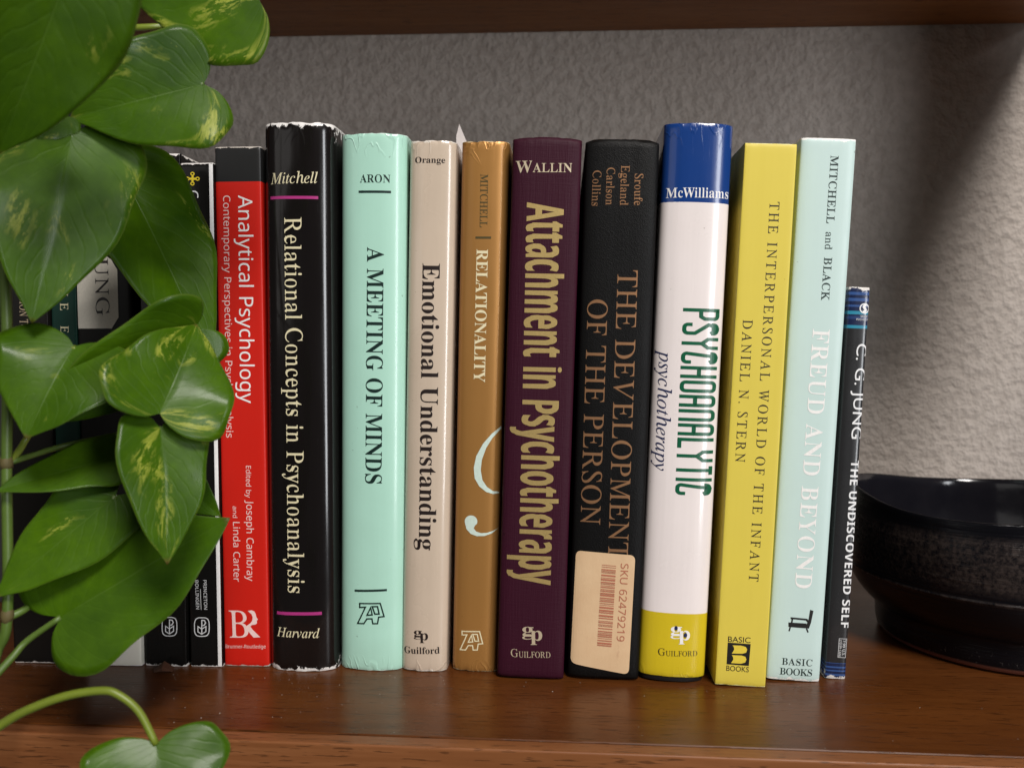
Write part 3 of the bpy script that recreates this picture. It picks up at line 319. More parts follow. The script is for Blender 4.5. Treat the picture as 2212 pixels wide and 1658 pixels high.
    '𝐠': '487|263 473 234 474 206 473 179 469 154 463 131 454 109 443 90 430 73 415 59 398 48 380 40 360 35 339 33 316 40 266 63 224 100 190 152 164 124 151 99 137 79 124 63 110 51 95 42 80 37 63 35 45 39 21 52 -1 73 -21 102 -38 67 -52 41 -68 26 -88 21 -111 24 -131 34 -149 49 -166 71 -181 99 -193 132 -202 172 -207 217 -209 275 -206 326 -199 370 -186 406 -168 434 -146 454 -119 466 -89 470 -55 469 -33 465 -14 459 4 451 19 439 32 425 43 407 53 386 60 361 66 332 70 298 72 261 73 210 73 184 75 165 81 154 92 150 106 151 116 154 125 160 133 168 141 177 147 187 151 199 154 281 154 305 158 327 164 348 172 367 182 384 195 398 209 411 225 421 243 428 261 433 282 434 303 432 329 425 354 414 377 399 399 472 399 472 453 347 453 320 462 292 469|234 442 251 440 264 434 275 425 284 411 289 393 294 371 296 345 297 314 296 284 294 257 289 235 284 217 275 203 264 193 251 187 234 185 218 187 204 193 193 203 185 217 178 235 174 257 171 284 170 314 171 345 174 371 178 393 185 411 193 425 204 434 218 440|144 -51 305 -51 326 -52 344 -54 359 -57 371 -61 380 -68 387 -76 391 -86 392 -98 382 -131 354 -154 306 -168 239 -173 208 -172 181 -168 159 -162 141 -154 127 -144 117 -132 111 -121 109 -108 111 -92 118 -77 129 -63',
    '𝐡': '567|220 678 28 678 28 655 42 653 53 650 62 645 68 639 72 631 76 621 78 594 78 83 77 68 75 56 72 46 67 38 60 32 52 28 40 25 27 24 27 0 268 0 268 24 255 25 244 28 235 33 230 38 225 46 222 56 220 83 220 350 238 374 258 391 279 401 302 404 316 403 327 399 335 393 341 384 345 373 348 359 350 323 350 83 347 57 340 39 326 28 308 24 301 24 301 0 541 0 541 24 528 25 517 28 508 33 502 38 498 46 495 56 493 69 492 83 492 315 484 385 460 434 419 464 362 474 321 469 284 455 250 431 220 397',
    '𝐢': '295|221 462 31 462 30 437 44 436 55 433 64 429 70 424 76 406 78 375 78 83 77 68 75 55 72 45 68 38 61 33 52 28 27 24 27 0 268 0 268 24 255 26 244 29 236 33 230 39 226 47 223 57 221 83|165 689 150 690 135 689 121 685 108 678 96 668 87 656 80 644 76 629 75 614 76 599 80 585 87 572 96 561 108 551 121 544 135 540 150 539 165 540 179 544 191 551 203 561 213 572 220 585 224 599 225 614 224 629 220 643 213 656 203 668 192 678 179 685',
    '𝐥': '297|221 678 30 678 30 654 45 653 56 650 65 645 70 639 73 631 76 620 78 607 78 83 77 68 75 55 72 45 68 38 61 33 52 28 27 24 27 0 268 0 268 24 255 26 244 29 236 33 230 39 226 47 223 57 221 83',
    '𝐦': '825|399 469 353 474 315 469 280 454 248 429 218 394 218 462 28 462 28 438 42 437 53 434 62 429 68 423 76 404 78 377 78 83 77 68 75 56 72 46 67 38 60 32 52 28 40 25 27 24 27 0 264 0 264 24 251 26 241 29 233 33 227 40 223 47 220 57 218 83 218 350 235 374 254 391 274 401 297 404 311 403 322 399 330 392 336 383 340 372 343 358 345 323 345 83 343 57 339 47 335 39 329 33 321 28 310 25 297 24 297 0 530 0 530 24 517 25 507 28 498 33 493 39 488 47 485 57 483 83 483 353 501 375 520 391 541 401 562 404 576 403 587 399 595 393 601 384 605 373 608 359 610 323 610 83 609 69 607 57 604 47 600 39 594 33 586 28 575 25 562 24 562 0 798 0 798 24 785 25 774 28 765 33 760 38 755 46 752 56 750 83 750 315 742 385 718 434 678 464 622 474 580 469 542 453 508 426 477 389 461 426 435 453',
    '𝐧': '567|419 464 362 474 321 469 283 455 250 431 220 398 220 462 28 462 28 438 42 437 53 434 62 429 68 423 76 404 78 377 78 83 77 68 75 56 72 46 67 38 60 32 52 28 40 25 27 24 27 0 268 0 268 24 255 25 244 28 235 33 230 38 225 46 222 56 220 83 220 350 238 374 258 391 279 401 302 404 316 403 327 399 335 393 341 384 345 373 348 359 350 323 350 83 347 57 340 39 326 28 308 24 301 24 301 0 541 0 541 24 528 25 517 28 508 33 502 38 498 46 495 56 493 69 492 83 492 315 484 385 460 434',
    '𝐨': '501|282 472 250 474 218 472 189 466 161 456 135 443 111 425 90 405 71 382 56 355 44 327 35 296 30 264 28 229 30 195 35 163 44 133 56 105 71 78 90 55 111 34 135 17 161 3 189 -7 219 -13 251 -15 283 -13 312 -7 340 2 366 16 389 33 410 53 428 76 443 102 456 131 465 161 470 194 472 229 470 264 465 298 456 328 443 357 428 383 410 406 389 426 365 443 339 457 311 466|231 442 251 445 270 442 286 434 299 421 309 403 317 376 323 339 326 289 327 229 327 198 325 144 319 84 315 69 311 58 300 40 287 27 271 20 251 17 231 20 215 27 202 40 191 58 187 69 183 84 180 101 176 145 174 199 174 230 175 290 178 338 184 376 191 403 201 421 214 435',
    '𝐩': '553|369 473 343 475 303 470 268 454 238 428 213 391 213 462 29 462 29 439 43 436 54 433 63 428 69 421 73 413 76 400 78 362 78 -113 75 -150 73 -158 65 -170 54 -178 46 -181 37 -183 26 -184 26 -207 294 -207 294 -183 280 -182 258 -178 249 -175 241 -171 235 -165 230 -157 226 -147 223 -135 221 -121 220 -105 220 48 244 20 272 1 303 -11 338 -15 364 -13 389 -7 412 3 434 18 453 35 470 56 485 80 498 107 508 137 515 169 520 202 521 238 520 271 515 302 508 332 499 359 486 385 472 407 455 427 436 444 415 458 393 467|274 410 296 414 318 411 335 403 349 389 359 369 366 342 372 310 375 273 376 230 375 186 371 147 365 115 356 88 345 68 330 53 312 45 291 42 269 46 249 57 233 76 220 102 220 350 236 378 254 398',
    '𝐫': '428|367 473 347 474 330 472 313 468 296 460 279 449 261 434 245 417 231 398 217 375 217 462 31 462 30 437 44 436 55 433 63 430 69 424 73 417 76 406 78 375 78 83 77 68 75 55 72 45 68 38 61 33 52 28 27 24 27 0 294 0 294 24 274 26 258 28 246 32 237 38 230 45 226 55 223 67 222 83 222 286 223 308 227 327 233 345 241 359 251 372 261 380 271 385 281 387 289 386 296 383 303 379 313 364 319 357 324 350 330 344 338 338 346 334 357 332 369 331 382 332 394 335 405 341 414 349 421 359 427 370 430 382 431 396 430 413 426 428 419 441 410 452 398 462 384 469',
    '𝐬': '429|218 475 210 475 176 472 146 464 119 451 96 433 78 411 65 386 58 358 55 328 57 307 62 287 70 269 81 252 96 236 114 221 135 206 159 193 232 156 256 142 272 125 283 107 286 87 285 73 281 60 275 49 266 40 255 32 242 26 226 23 209 22 188 24 167 31 147 42 129 58 112 78 99 101 87 127 79 157 53 157 53 -13 76 -13 81 -2 89 7 98 11 109 13 156 -1 181 -9 204 -14 225 -15 259 -12 289 -5 316 9 340 27 359 50 372 76 380 107 383 141 382 166 377 189 370 208 360 225 346 241 329 255 309 269 285 282 218 315 203 323 191 330 180 338 172 346 165 354 160 364 157 374 156 386 157 397 160 408 166 417 173 426 182 432 194 437 207 440 222 441 241 439 259 434 276 425 293 413 307 397 320 378 331 355 340 330 363 330 363 475 343 475 338 466 332 459 325 455 247 471 237 472 227 474',
    '𝐭': '340|215 631 192 631 181 613 167 593 150 572 131 549 109 526 85 500 59 474 30 446 30 415 72 415 72 106 74 77 78 53 87 32 98 16 113 3 133 -7 156 -12 184 -14 231 -7 271 14 305 49 331 98 307 111 295 89 282 73 267 63 250 60 241 61 233 64 227 69 219 84 215 107 215 415 309 415 309 462 215 462',
    '𝐮': '558|211 462 17 462 17 438 32 437 43 433 52 428 59 421 63 411 66 399 68 369 68 144 70 107 75 75 84 48 97 25 114 8 136 -5 163 -12 195 -15 217 -14 238 -10 258 -4 277 5 295 16 312 29 327 43 340 60 340 -15 395 0 446 10 493 17 536 19 536 44 521 46 509 49 500 53 493 58 488 65 485 76 483 88 482 104 482 462 282 462 282 438 298 437 312 434 322 429 329 422 334 413 337 401 339 387 340 369 340 98 324 78 305 64 285 56 263 53 251 54 241 57 232 62 225 68 219 77 214 87 212 98 211 110',
    '𝐲': '447|241 462 -7 462 -7 437 12 435 18 432 41 402 50 384 54 373 209 -7 201 -39 193 -66 188 -78 182 -90 170 -110 158 -126 147 -138 137 -145 128 -147 120 -146 115 -143 111 -137 110 -101 107 -91 102 -81 95 -74 86 -67 77 -63 65 -60 53 -59 39 -60 27 -64 16 -70 7 -79 0 -89 -6 -101 -9 -112 -10 -125 -8 -143 -4 -159 4 -174 15 -186 28 -196 43 -203 60 -208 78 -209 96 -208 113 -205 128 -201 142 -195 155 -186 168 -174 181 -160 193 -143 204 -122 216 -97 229 -69 241 -36 386 361 393 379 406 407 412 418 419 426 427 432 436 436 446 437 446 462 302 462 302 437 315 437 325 436 334 434 341 431 347 427 351 422 353 416 353 393 343 359 276 177 198 382 192 417 194 423 197 428 202 431 217 435 241 437',
    '𝐴': '690|550 707 530 707 418 574 319 457 233 356 160 270 101 200 54 146 21 107 0 83 -28 55 -58 35 -89 23 -122 19 -126 0 112 0 117 19 100 19 73 23 64 26 56 30 51 36 48 44 47 53 50 66 59 83 75 106 97 134 172 223 184 232 191 234 198 235 429 235 425 116 423 90 419 68 414 51 406 39 396 30 381 24 363 20 341 19 333 19 329 0 609 0 612 19 590 21 572 24 556 29 545 36 536 44 529 55 526 69 525 86|213 272 443 546 431 272',
    '𝐵': '653|381 692 126 692 121 672 140 671 168 665 179 660 186 654 192 646 195 637 196 625 194 602 191 588 63 108 56 85 48 66 39 51 29 40 16 31 1 25 -18 21 -45 20 -50 0 255 0 300 2 341 7 380 15 416 27 448 41 476 59 501 79 522 102 539 127 550 154 558 184 560 216 553 270 531 314 494 349 442 374 516 403 569 440 600 487 611 543 597 608 554 655 482 683|364 658 379 658 435 651 474 631 498 597 506 549 503 512 492 480 475 452 451 428 420 409 383 396 338 388 287 385 276 385 253 388 244 396 243 401 254 444 264 482 272 515 280 544 286 567 302 620 312 641 316 646 326 652 341 656|226 339 236 348 251 352 262 352 274 353 289 353 326 351 359 345 386 336 409 322 426 305 438 283 446 257 448 226 444 183 434 145 416 111 392 83 360 60 322 44 278 34 228 31 210 31 183 35 173 38 166 42 160 48 157 56 157 80 163 108 223 331',
    '𝐶': '701|508 705 478 707 425 703 373 692 321 672 270 645 238 623 207 599 179 572 152 543 127 512 105 479 85 446 68 411 55 375 46 339 40 302 38 266 40 224 47 186 58 150 73 117 93 87 116 60 143 38 174 19 207 4 244 -7 283 -13 325 -15 367 -13 408 -6 446 6 481 22 516 43 549 69 582 100 613 136 594 153 538 98 479 59 417 36 352 28 309 32 271 43 238 63 209 89 186 123 169 163 159 208 156 260 158 301 163 341 172 380 184 418 199 454 217 489 237 521 260 551 284 578 310 602 338 623 366 641 396 655 427 666 457 672 488 674 521 672 550 664 575 652 596 635 612 614 624 589 631 559 634 526 633 495 654 495 695 700 675 700 668 689 660 681 651 677 641 675 628 676 613 681 576 692 541 701',
    '𝐷': '755|391 692 126 692 120 672 155 668 168 664 178 660 186 653 192 645 195 636 196 624 194 603 191 589 187 573 62 108 55 84 46 64 37 49 27 38 14 30 -1 25 -20 21 -47 20 -53 0 248 0 299 2 348 8 395 18 439 33 480 50 518 71 553 95 586 122 614 151 640 182 662 216 680 251 694 288 705 326 711 365 713 405 711 448 703 488 691 525 674 559 652 589 627 616 597 638 563 658 525 673 484 683 439 690|363 659 378 659 429 655 473 644 510 626 542 600 566 567 583 527 594 481 597 428 596 390 591 353 585 317 575 281 563 246 548 214 530 183 510 154 486 127 461 104 433 83 402 66 369 51 333 41 294 35 253 33 241 33 230 34 219 34 209 36 192 38 179 42 169 47 162 54 157 62 156 73 159 97 168 133 287 576 292 593 297 607 301 620 305 630 310 638 316 645 322 650 330 654 350 658',
    '𝐸': '676|655 692 126 692 121 672 140 670 155 668 168 664 179 660 186 653 192 645 195 636 196 624 194 603 191 589 187 573 62 109 55 84 46 64 37 49 27 38 15 30 0 24 -19 21 -45 20 -50 0 523 0 595 190 575 190 560 164 543 140 526 119 508 100 488 84 467 71 444 59 419 51 392 44 363 39 331 36 297 35 210 35 194 37 182 39 173 42 166 47 160 53 157 61 160 92 161 100 167 124 229 353 336 353 352 352 376 348 386 345 394 340 400 334 405 327 408 318 412 294 412 269 409 240 427 240 497 485 478 485 470 461 459 440 446 423 430 410 410 400 386 393 356 388 321 387 237 387 292 590 296 604 300 616 307 635 323 651 330 654 349 657 361 658 460 658 515 656 537 653 555 649 570 644 582 636 591 627 598 616 603 603 606 587 608 568 609 542 626 542',
    '𝐹': '604|627 692 131 692 125 672 160 668 173 664 183 660 191 653 197 645 200 636 201 624 199 603 196 589 192 573 67 109 62 92 57 77 51 64 45 53 39 45 31 37 23 31 15 27 4 24 -21 20 -40 20 -46 0 250 0 252 18 231 19 213 22 198 25 187 29 178 35 172 43 168 53 173 103 237 350 316 350 342 349 363 347 379 342 390 337 398 328 403 316 407 301 408 270 404 233 425 233 491 484 471 484 463 466 454 449 445 435 435 423 424 413 412 404 399 398 384 393 367 389 348 386 302 384 246 384 260 437 272 483 282 523 291 556 297 583 303 603 311 631 319 643 325 648 333 652 344 655 378 657 457 657 487 656 513 651 533 643 550 633 562 619 570 600 575 576 576 528 596 528',
    '𝐺': '806|522 706 487 707 429 703 374 692 321 673 270 647 238 626 208 602 179 575 152 546 127 516 105 483 86 450 70 415 57 379 48 342 42 306 40 269 43 227 50 188 63 152 80 119 102 89 128 62 159 39 193 20 232 5 273 -6 318 -13 365 -15 432 -11 497 2 559 23 620 52 660 217 665 237 673 262 680 280 692 297 700 304 720 314 733 317 766 319 771 338 484 338 479 319 503 317 522 315 538 312 550 309 559 304 565 297 569 287 563 235 527 95 520 79 510 64 494 50 475 38 453 29 429 22 405 17 379 16 330 20 287 32 249 52 217 79 191 114 173 156 162 204 158 258 161 306 170 355 184 405 204 455 229 503 257 546 289 583 325 615 364 641 405 659 448 670 493 674 536 671 574 662 608 646 638 625 663 598 682 566 695 529 703 487 720 487 766 699 749 699 737 680 725 667 718 663 710 660 687 658 643 672 630 677 616 683 586 693 555 701',
    '𝐻': '775|402 692 126 692 121 672 140 670 155 668 168 664 179 659 186 653 192 645 195 636 196 624 194 603 191 589 187 573 62 108 57 91 52 76 47 64 41 53 34 44 26 37 18 31 9 27 -1 24 -26 20 -45 20 -50 0 226 0 231 20 212 21 183 27 173 32 165 38 160 46 156 55 160 96 165 119 221 327 223 333 232 345 248 348 519 348 540 343 544 336 542 316 486 108 481 91 476 76 471 64 465 53 459 44 451 37 443 31 434 27 424 24 398 20 379 20 374 0 650 0 655 20 636 21 607 27 597 32 589 38 584 46 580 55 584 96 589 119 713 584 720 607 729 627 738 642 748 654 760 662 775 667 792 671 812 672 820 672 826 692 550 692 544 672 563 670 578 668 592 664 602 659 610 653 616 645 619 636 620 624 618 602 611 573 567 408 565 402 540 386 268 386 251 389 247 425 289 580 297 606 306 626 315 643 326 654 338 662 354 667 372 671 397 672',
    '𝐼': '365|410 692 131 692 125 672 160 668 173 664 183 659 191 653 197 645 200 636 201 624 199 603 196 589 192 573 67 108 62 91 57 76 45 53 39 44 31 37 23 31 15 27 4 24 -21 20 -40 20 -46 0 234 0 239 20 220 21 192 27 182 32 174 38 168 46 165 55 164 67 166 89 169 103 173 119 298 584 305 607 314 627 323 642 333 654 345 662 360 667 377 671 397 672 405 672',
    '𝐽': '382|436 692 150 692 143 670 165 669 184 667 199 664 211 660 220 655 227 647 231 638 232 626 229 604 220 565 101 114 98 102 88 70 81 53 79 45 70 28 62 20 52 16 41 14 31 16 23 20 19 28 17 39 19 54 25 92 22 100 18 108 12 116 -5 126 -14 128 -24 129 -35 128 -45 125 -54 120 -61 113 -68 104 -72 95 -75 85 -76 73 -74 55 -69 38 -60 23 -47 10 -31 -1 -12 -9 9 -13 33 -15 67 -12 98 -2 126 15 152 38 174 68 194 105 212 149 227 200 330 592 337 615 345 633 354 647 364 657 375 664 390 668 409 671 430 672',
    '𝐿': '668|415 692 140 692 135 672 170 668 183 664 193 659 201 653 207 645 210 636 201 573 77 108 70 84 61 64 52 49 42 38 29 30 14 25 -5 21 -31 20 -36 0 548 0 613 196 594 196 577 166 561 139 544 116 527 97 508 81 488 67 467 57 443 48 417 43 387 38 353 36 316 35 226 35 210 37 198 39 188 43 181 48 176 55 173 65 186 137 306 585 314 608 322 628 332 643 342 655 354 663 369 668 387 672 408 673',
    '𝑀': '878|316 692 129 692 123 672 158 668 171 664 181 659 189 653 195 645 198 636 199 624 197 602 194 588 190 573 59 108 54 91 49 76 37 53 30 44 23 37 14 31 5 27 -6 24 -32 20 -48 20 -54 0 170 0 175 19 140 23 127 27 117 31 109 38 103 47 100 58 99 71 100 87 107 128 114 153 234 585 312 0 326 0 715 584 591 123 585 103 580 85 567 57 560 47 552 39 544 32 535 27 525 23 513 21 499 18 484 17 479 0 753 0 758 20 739 21 710 27 700 32 692 38 687 46 683 55 687 96 692 119 816 584 823 607 832 627 841 642 851 654 863 662 878 667 895 671 915 672 923 672 929 692 739 692 388 161',
    '𝑁': '745|271 692 126 692 121 672 128 672 143 671 156 667 168 660 178 651 186 641 192 630 196 619 193 585 62 108 54 84 46 64 36 48 25 38 12 30 -4 24 -23 21 -45 20 -50 0 176 0 181 20 161 21 144 23 130 26 119 30 111 35 105 43 102 52 102 75 102 82 104 89 105 97 109 115 112 125 229 555 503 -16 522 -16 685 584 690 601 696 616 702 629 708 639 715 648 723 655 731 661 741 665 752 668 777 672 792 672 798 692 571 692 566 672 586 671 618 666 629 662 637 657 642 650 646 640 646 617 646 610 639 577 636 567 526 161',
    '𝑂': '769|514 705 475 707 443 705 410 700 378 692 346 681 314 666 284 649 254 630 226 608 198 585 172 559 148 532 126 503 105 473 87 441 71 409 57 376 46 342 38 309 34 275 32 241 34 203 40 167 50 135 65 104 82 77 104 54 128 33 157 16 188 2 222 -7 258 -13 298 -15 354 -11 407 1 458 20 506 48 530 65 552 83 574 104 596 126 616 149 635 174 652 199 669 226 683 253 697 281 708 309 718 337 726 366 732 394 735 422 736 450 734 487 728 522 718 555 705 585 687 612 666 636 642 657 615 675 584 689 551 699|450 675 477 677 510 674 539 665 564 651 585 630 602 604 613 572 621 535 623 493 622 459 619 426 613 392 606 358 597 324 586 292 573 260 559 228 543 199 525 170 507 144 487 119 466 96 444 76 422 58 399 43 374 31 350 22 325 17 299 15 265 18 234 27 208 43 186 64 168 91 155 124 148 161 145 204 146 232 148 259 152 287 164 342 173 370 183 398 194 426 211 462 229 496 250 528 272 557 295 584 319 608 344 628 370 646 397 659 423 669',
    '𝑃': '600|398 692 126 692 121 672 140 671 155 668 168 664 179 660 186 654 192 646 195 636 196 624 194 602 191 588 187 573 62 108 55 83 46 63 37 48 27 37 15 30 0 24 -19 21 -45 20 -50 0 240 0 246 20 224 21 205 23 189 26 177 30 168 36 161 44 157 55 160 96 219 319 221 324 225 328 230 330 237 331 329 331 370 333 408 338 444 346 477 358 506 372 532 389 555 409 573 431 589 455 599 480 606 508 608 537 595 605 556 653 490 682|349 661 363 662 395 660 422 655 445 646 463 633 477 616 487 596 493 571 495 542 492 502 482 466 465 435 443 409 413 388 377 373 335 364 287 361 272 361 245 364 239 368 239 392 296 603 302 620 308 634 314 645 320 651 328 656 338 659',
    '𝑅': '671|419 692 126 692 121 672 140 671 155 668 168 664 179 660 186 654 192 646 195 637 196 625 194 602 191 588 63 108 56 85 48 66 39 51 29 39 16 31 1 25 -18 21 -45 20 -50 0 235 0 241 19 230 19 213 20 198 22 185 25 175 30 168 36 162 44 159 55 158 68 159 79 161 93 170 132 227 344 243 342 252 342 262 341 272 341 283 340 329 340 467 0 622 0 628 20 624 20 607 22 592 26 579 35 568 46 557 61 546 79 534 101 523 127 431 350 518 381 580 423 618 477 630 542 627 576 617 605 600 631 577 652 547 670 511 682 468 690|362 659 374 659 436 652 481 629 507 593 516 541 513 504 502 471 485 442 461 418 430 398 393 383 350 375 301 372 283 372 267 374 258 374 250 375 243 375 235 376 294 593 298 607 306 628 310 636 321 648 327 652 334 655 342 656 351 658',
    '𝑆': '549|342 707 330 707 301 706 274 701 249 694 226 684 205 671 186 656 170 638 156 619 145 598 137 575 133 551 131 526 132 505 136 483 143 463 152 442 165 421 182 397 204 372 229 345 263 311 273 300 283 290 308 259 326 233 340 207 345 195 348 182 350 169 351 156 350 137 347 118 341 101 333 85 324 70 313 56 300 45 286 34 270 26 253 21 236 17 217 16 183 19 152 29 125 45 102 68 83 97 69 132 61 172 57 218 38 217 4 -12 22 -12 29 2 38 12 49 18 125 2 161 -7 196 -12 228 -14 259 -12 288 -7 316 1 341 13 365 27 386 44 404 63 420 85 432 108 441 133 446 160 448 188 445 229 434 267 417 302 392 334 368 360 356 372 345 385 333 397 321 410 310 421 299 433 285 449 260 482 249 498 241 514 235 530 231 545 230 560 232 585 238 608 247 627 261 644 278 658 298 667 320 673 345 675 374 672 399 664 421 650 440 631 455 606 466 577 472 541 475 501 491 501 523 704 504 704 497 693 489 686 478 681 451 684 444 685 418 694 408 698 397 701 387 703 376 704 365 706 354 706',
    '𝑇': '625|110 692 66 526 88 524 96 547 105 567 115 585 126 601 138 615 152 626 169 635 187 643 208 649 232 653 259 655 289 656 316 656 328 655 336 652 341 646 343 639 340 621 207 133 194 92 187 75 180 61 173 50 164 41 155 34 144 29 132 25 119 22 86 20 78 20 74 0 388 0 394 20 383 20 343 22 327 25 316 29 307 35 300 42 296 52 295 64 296 78 303 115 309 138 444 630 446 637 451 646 458 653 515 656 548 655 575 650 596 643 611 633 622 619 630 601 634 579 636 553 635 521 654 521 686 692',
    '𝑈': '731|398 692 106 692 101 673 123 672 141 669 156 666 167 661 175 656 181 648 185 637 186 625 184 605 181 592 95 270 87 239 78 188 77 168 81 129 92 93 110 62 137 35 169 13 207 -3 250 -12 298 -15 336 -13 372 -9 404 -1 434 10 460 25 485 43 507 65 527 92 544 123 561 158 576 198 589 243 665 531 669 548 674 563 682 590 696 626 710 647 727 661 749 670 775 673 789 673 792 692 559 692 555 673 576 672 594 669 608 665 618 660 625 653 631 642 634 629 635 613 634 596 631 576 627 554 620 528 551 270 536 219 522 176 508 142 494 118 479 99 463 83 444 68 423 56 400 46 376 39 349 35 321 34 289 36 261 42 236 53 215 68 198 87 187 109 179 134 177 163 179 184 183 212 191 246 201 287 275 568 283 594 292 617 302 635 313 649 326 660 342 667 362 672 384 673 394 673',
    '𝑉': '650|337 692 60 692 56 672 66 672 86 671 103 667 117 662 128 654 135 642 140 628 143 610 143 588 119 -15 141 -15 635 572 655 595 673 615 689 632 704 647 718 658 732 666 746 670 762 672 769 692 556 692 552 672 569 672 584 671 596 669 605 666 612 662 618 656 621 649 622 640 619 627 610 609 594 586 572 558 222 142 241 576 243 603 247 624 252 642 260 654 270 663 284 669 302 673 324 674 332 674',
    '𝑊': '882|341 692 63 692 60 674 83 672 102 668 118 662 129 654 138 643 144 628 147 609 147 587 123 -15 142 -15 476 462 456 -15 475 -15 867 568 884 592 900 614 915 632 930 647 943 658 957 666 972 671 989 673 993 692 784 692 777 673 809 670 831 664 845 654 849 642 847 625 840 605 828 581 811 554 561 179 577 563 578 585 580 604 586 634 590 644 596 653 602 660 611 665 620 669 645 673 661 673 667 692 402 692 398 673 405 673 425 672 441 668 455 662 465 654 473 642 478 628 481 610 481 589 478 528 228 172 245 576 247 603 251 624 256 642 264 654 274 663 288 669 306 673 328 674 336 674',
    '𝑎': '509|301 468 273 471 238 467 203 455 168 436 134 408 101 375 73 340 48 302 27 261 11 219 -1 178 -8 137 -10 96 -9 71 -4 49 3 31 13 16 25 3 39 -5 56 -10 74 -12 101 -9 127 0 152 14 178 34 203 61 229 93 256 131 284 175 269 125 259 84 252 54 250 34 253 14 260 -1 273 -9 291 -12 323 -5 357 18 394 55 434 107 420 119 396 90 376 69 359 56 347 52 340 53 334 56 331 60 330 66 331 78 338 112 344 134 435 460 359 460 346 417 338 441 323 457|252 442 275 445 297 441 313 430 323 410 326 383 325 364 323 343 318 322 313 299 305 277 297 254 287 232 276 210 264 188 252 168 239 148 226 129 212 112 199 97 185 83 172 71 159 61 146 55 134 50 122 49 103 53 90 64 82 83 79 109 79 126 83 162 91 200 103 240 110 261 126 301 143 337 163 369 184 396 206 417 229 433',
    '𝑐': '444|319 470 297 471 259 468 223 460 187 446 152 426 130 410 109 393 89 374 72 353 55 331 41 308 28 285 18 260 10 236 4 211 0 187 -1 162 1 123 9 89 21 59 39 34 60 14 86 -1 115 -9 148 -12 200 -5 252 17 304 54 355 105 339 122 299 83 259 56 220 39 182 34 162 36 143 42 127 53 114 68 102 86 94 108 90 133 88 160 90 191 95 224 104 258 117 292 133 325 151 354 171 380 193 403 217 421 242 435 267 442 294 445 309 444 320 441 326 437 310 403 304 380 307 363 315 350 328 342 347 340 358 341 368 344 376 349 384 355 394 374 396 385 397 397 395 412 390 426 382 438 371 449 356 459 339 466',
    '𝑑': '528|504 725 485 722 434 707 410 702 383 699 352 696 347 677 374 677 384 676 393 674 399 671 404 667 407 663 409 656 361 437 351 452 335 462 313 469 286 471 269 470 252 468 234 463 217 457 200 450 182 440 165 429 148 415 126 395 104 373 84 349 48 297 33 269 19 242 8 214 -1 186 -8 159 -12 134 -13 109 -11 82 -6 58 2 38 15 20 30 6 47 -4 68 -10 91 -12 119 -9 147 -1 173 13 198 32 223 57 248 88 274 124 300 167 288 126 279 91 274 63 272 40 275 17 285 1 301 -9 323 -12 340 -10 357 -5 374 4 392 17 409 33 429 54 450 78 472 107 456 120 429 87 406 64 387 50 372 45 362 46 354 50 350 57 348 66 351 90 353 96 354 104 358 120 510 697 511 723|295 447 306 446 316 443 324 438 332 431 342 412 344 400 345 386 344 367 342 347 337 326 332 303 324 281 316 258 296 212 285 189 273 168 260 147 246 127 232 108 218 92 204 77 190 65 175 54 162 47 148 42 135 41 122 42 111 46 101 52 92 61 85 72 80 85 77 99 76 116 78 149 85 184 96 223 112 265 130 306 151 341 173 373 197 399 221 420 246 435 270 444',
    '𝑒': '428|312 470 291 471 256 468 220 459 185 443 150 422 128 405 107 386 87 366 68 344 52 320 37 296 24 271 13 246 5 221 -1 196 -5 171 -6 147 -4 112 3 81 15 54 31 31 51 13 75 0 102 -7 132 -10 162 -8 191 -3 219 6 245 18 270 34 295 54 320 78 344 106 329 121 289 85 251 59 213 43 177 38 136 45 107 65 90 99 84 146 84 160 86 176 86 184 88 193 89 202 91 212 159 224 218 239 269 259 310 282 342 308 366 336 379 365 384 396 383 413 378 428 371 441 360 452 347 460 331 466|252 442 268 444 284 442 295 434 302 422 304 404 301 374 291 346 274 320 250 296 220 275 184 257 143 244 95 235 105 264 116 292 128 318 142 342 156 365 171 385 187 402 203 417 220 429 236 437',
    '𝑔': '426|244 473 226 474 197 472 170 468 144 460 119 448 96 435 76 419 58 401 43 381 31 360 22 337 17 314 15 290 20 257 33 227 55 202 87 180 32 125 22 114 15 104 10 94 9 85 12 71 20 58 34 46 53 36 -4 3 -44 -32 -69 -70 -77 -111 -74 -135 -66 -158 -51 -177 -31 -195 -6 -209 23 -220 57 -226 94 -228 129 -227 161 -223 192 -216 220 -207 245 -195 267 -182 286 -166 303 -147 315 -128 325 -106 330 -83 332 -59 329 -32 321 -9 308 11 289 28 265 43 236 56 204 69 167 81 133 93 109 105 95 117 90 129 92 139 98 150 108 161 122 172 154 169 164 169 191 171 218 175 243 182 267 193 289 206 308 221 326 239 341 259 353 280 362 303 367 327 369 352 369 363 365 385 362 396 431 396 431 440 366 440 357 441 345 444 328 450 307 457 285 464 264 470|204 448 219 450 233 449 245 445 256 438 266 430 274 418 279 405 283 389 284 371 283 348 280 326 275 304 267 283 259 263 249 246 237 230 225 217 211 206 197 198 182 194 166 192 137 197 116 212 103 236 99 271 100 294 103 316 109 338 117 358 126 378 137 395 148 411 175 436 190 444|38 0 78 27 104 20 121 14 140 8 168 -2 196 -14 209 -22 222 -29 233 -38 243 -47 251 -56 257 -66 261 -77 262 -89 253 -136 225 -170 178 -190 112 -197 57 -191 18 -171 -6 -140 -14 -95 -8 -61 9 -30',
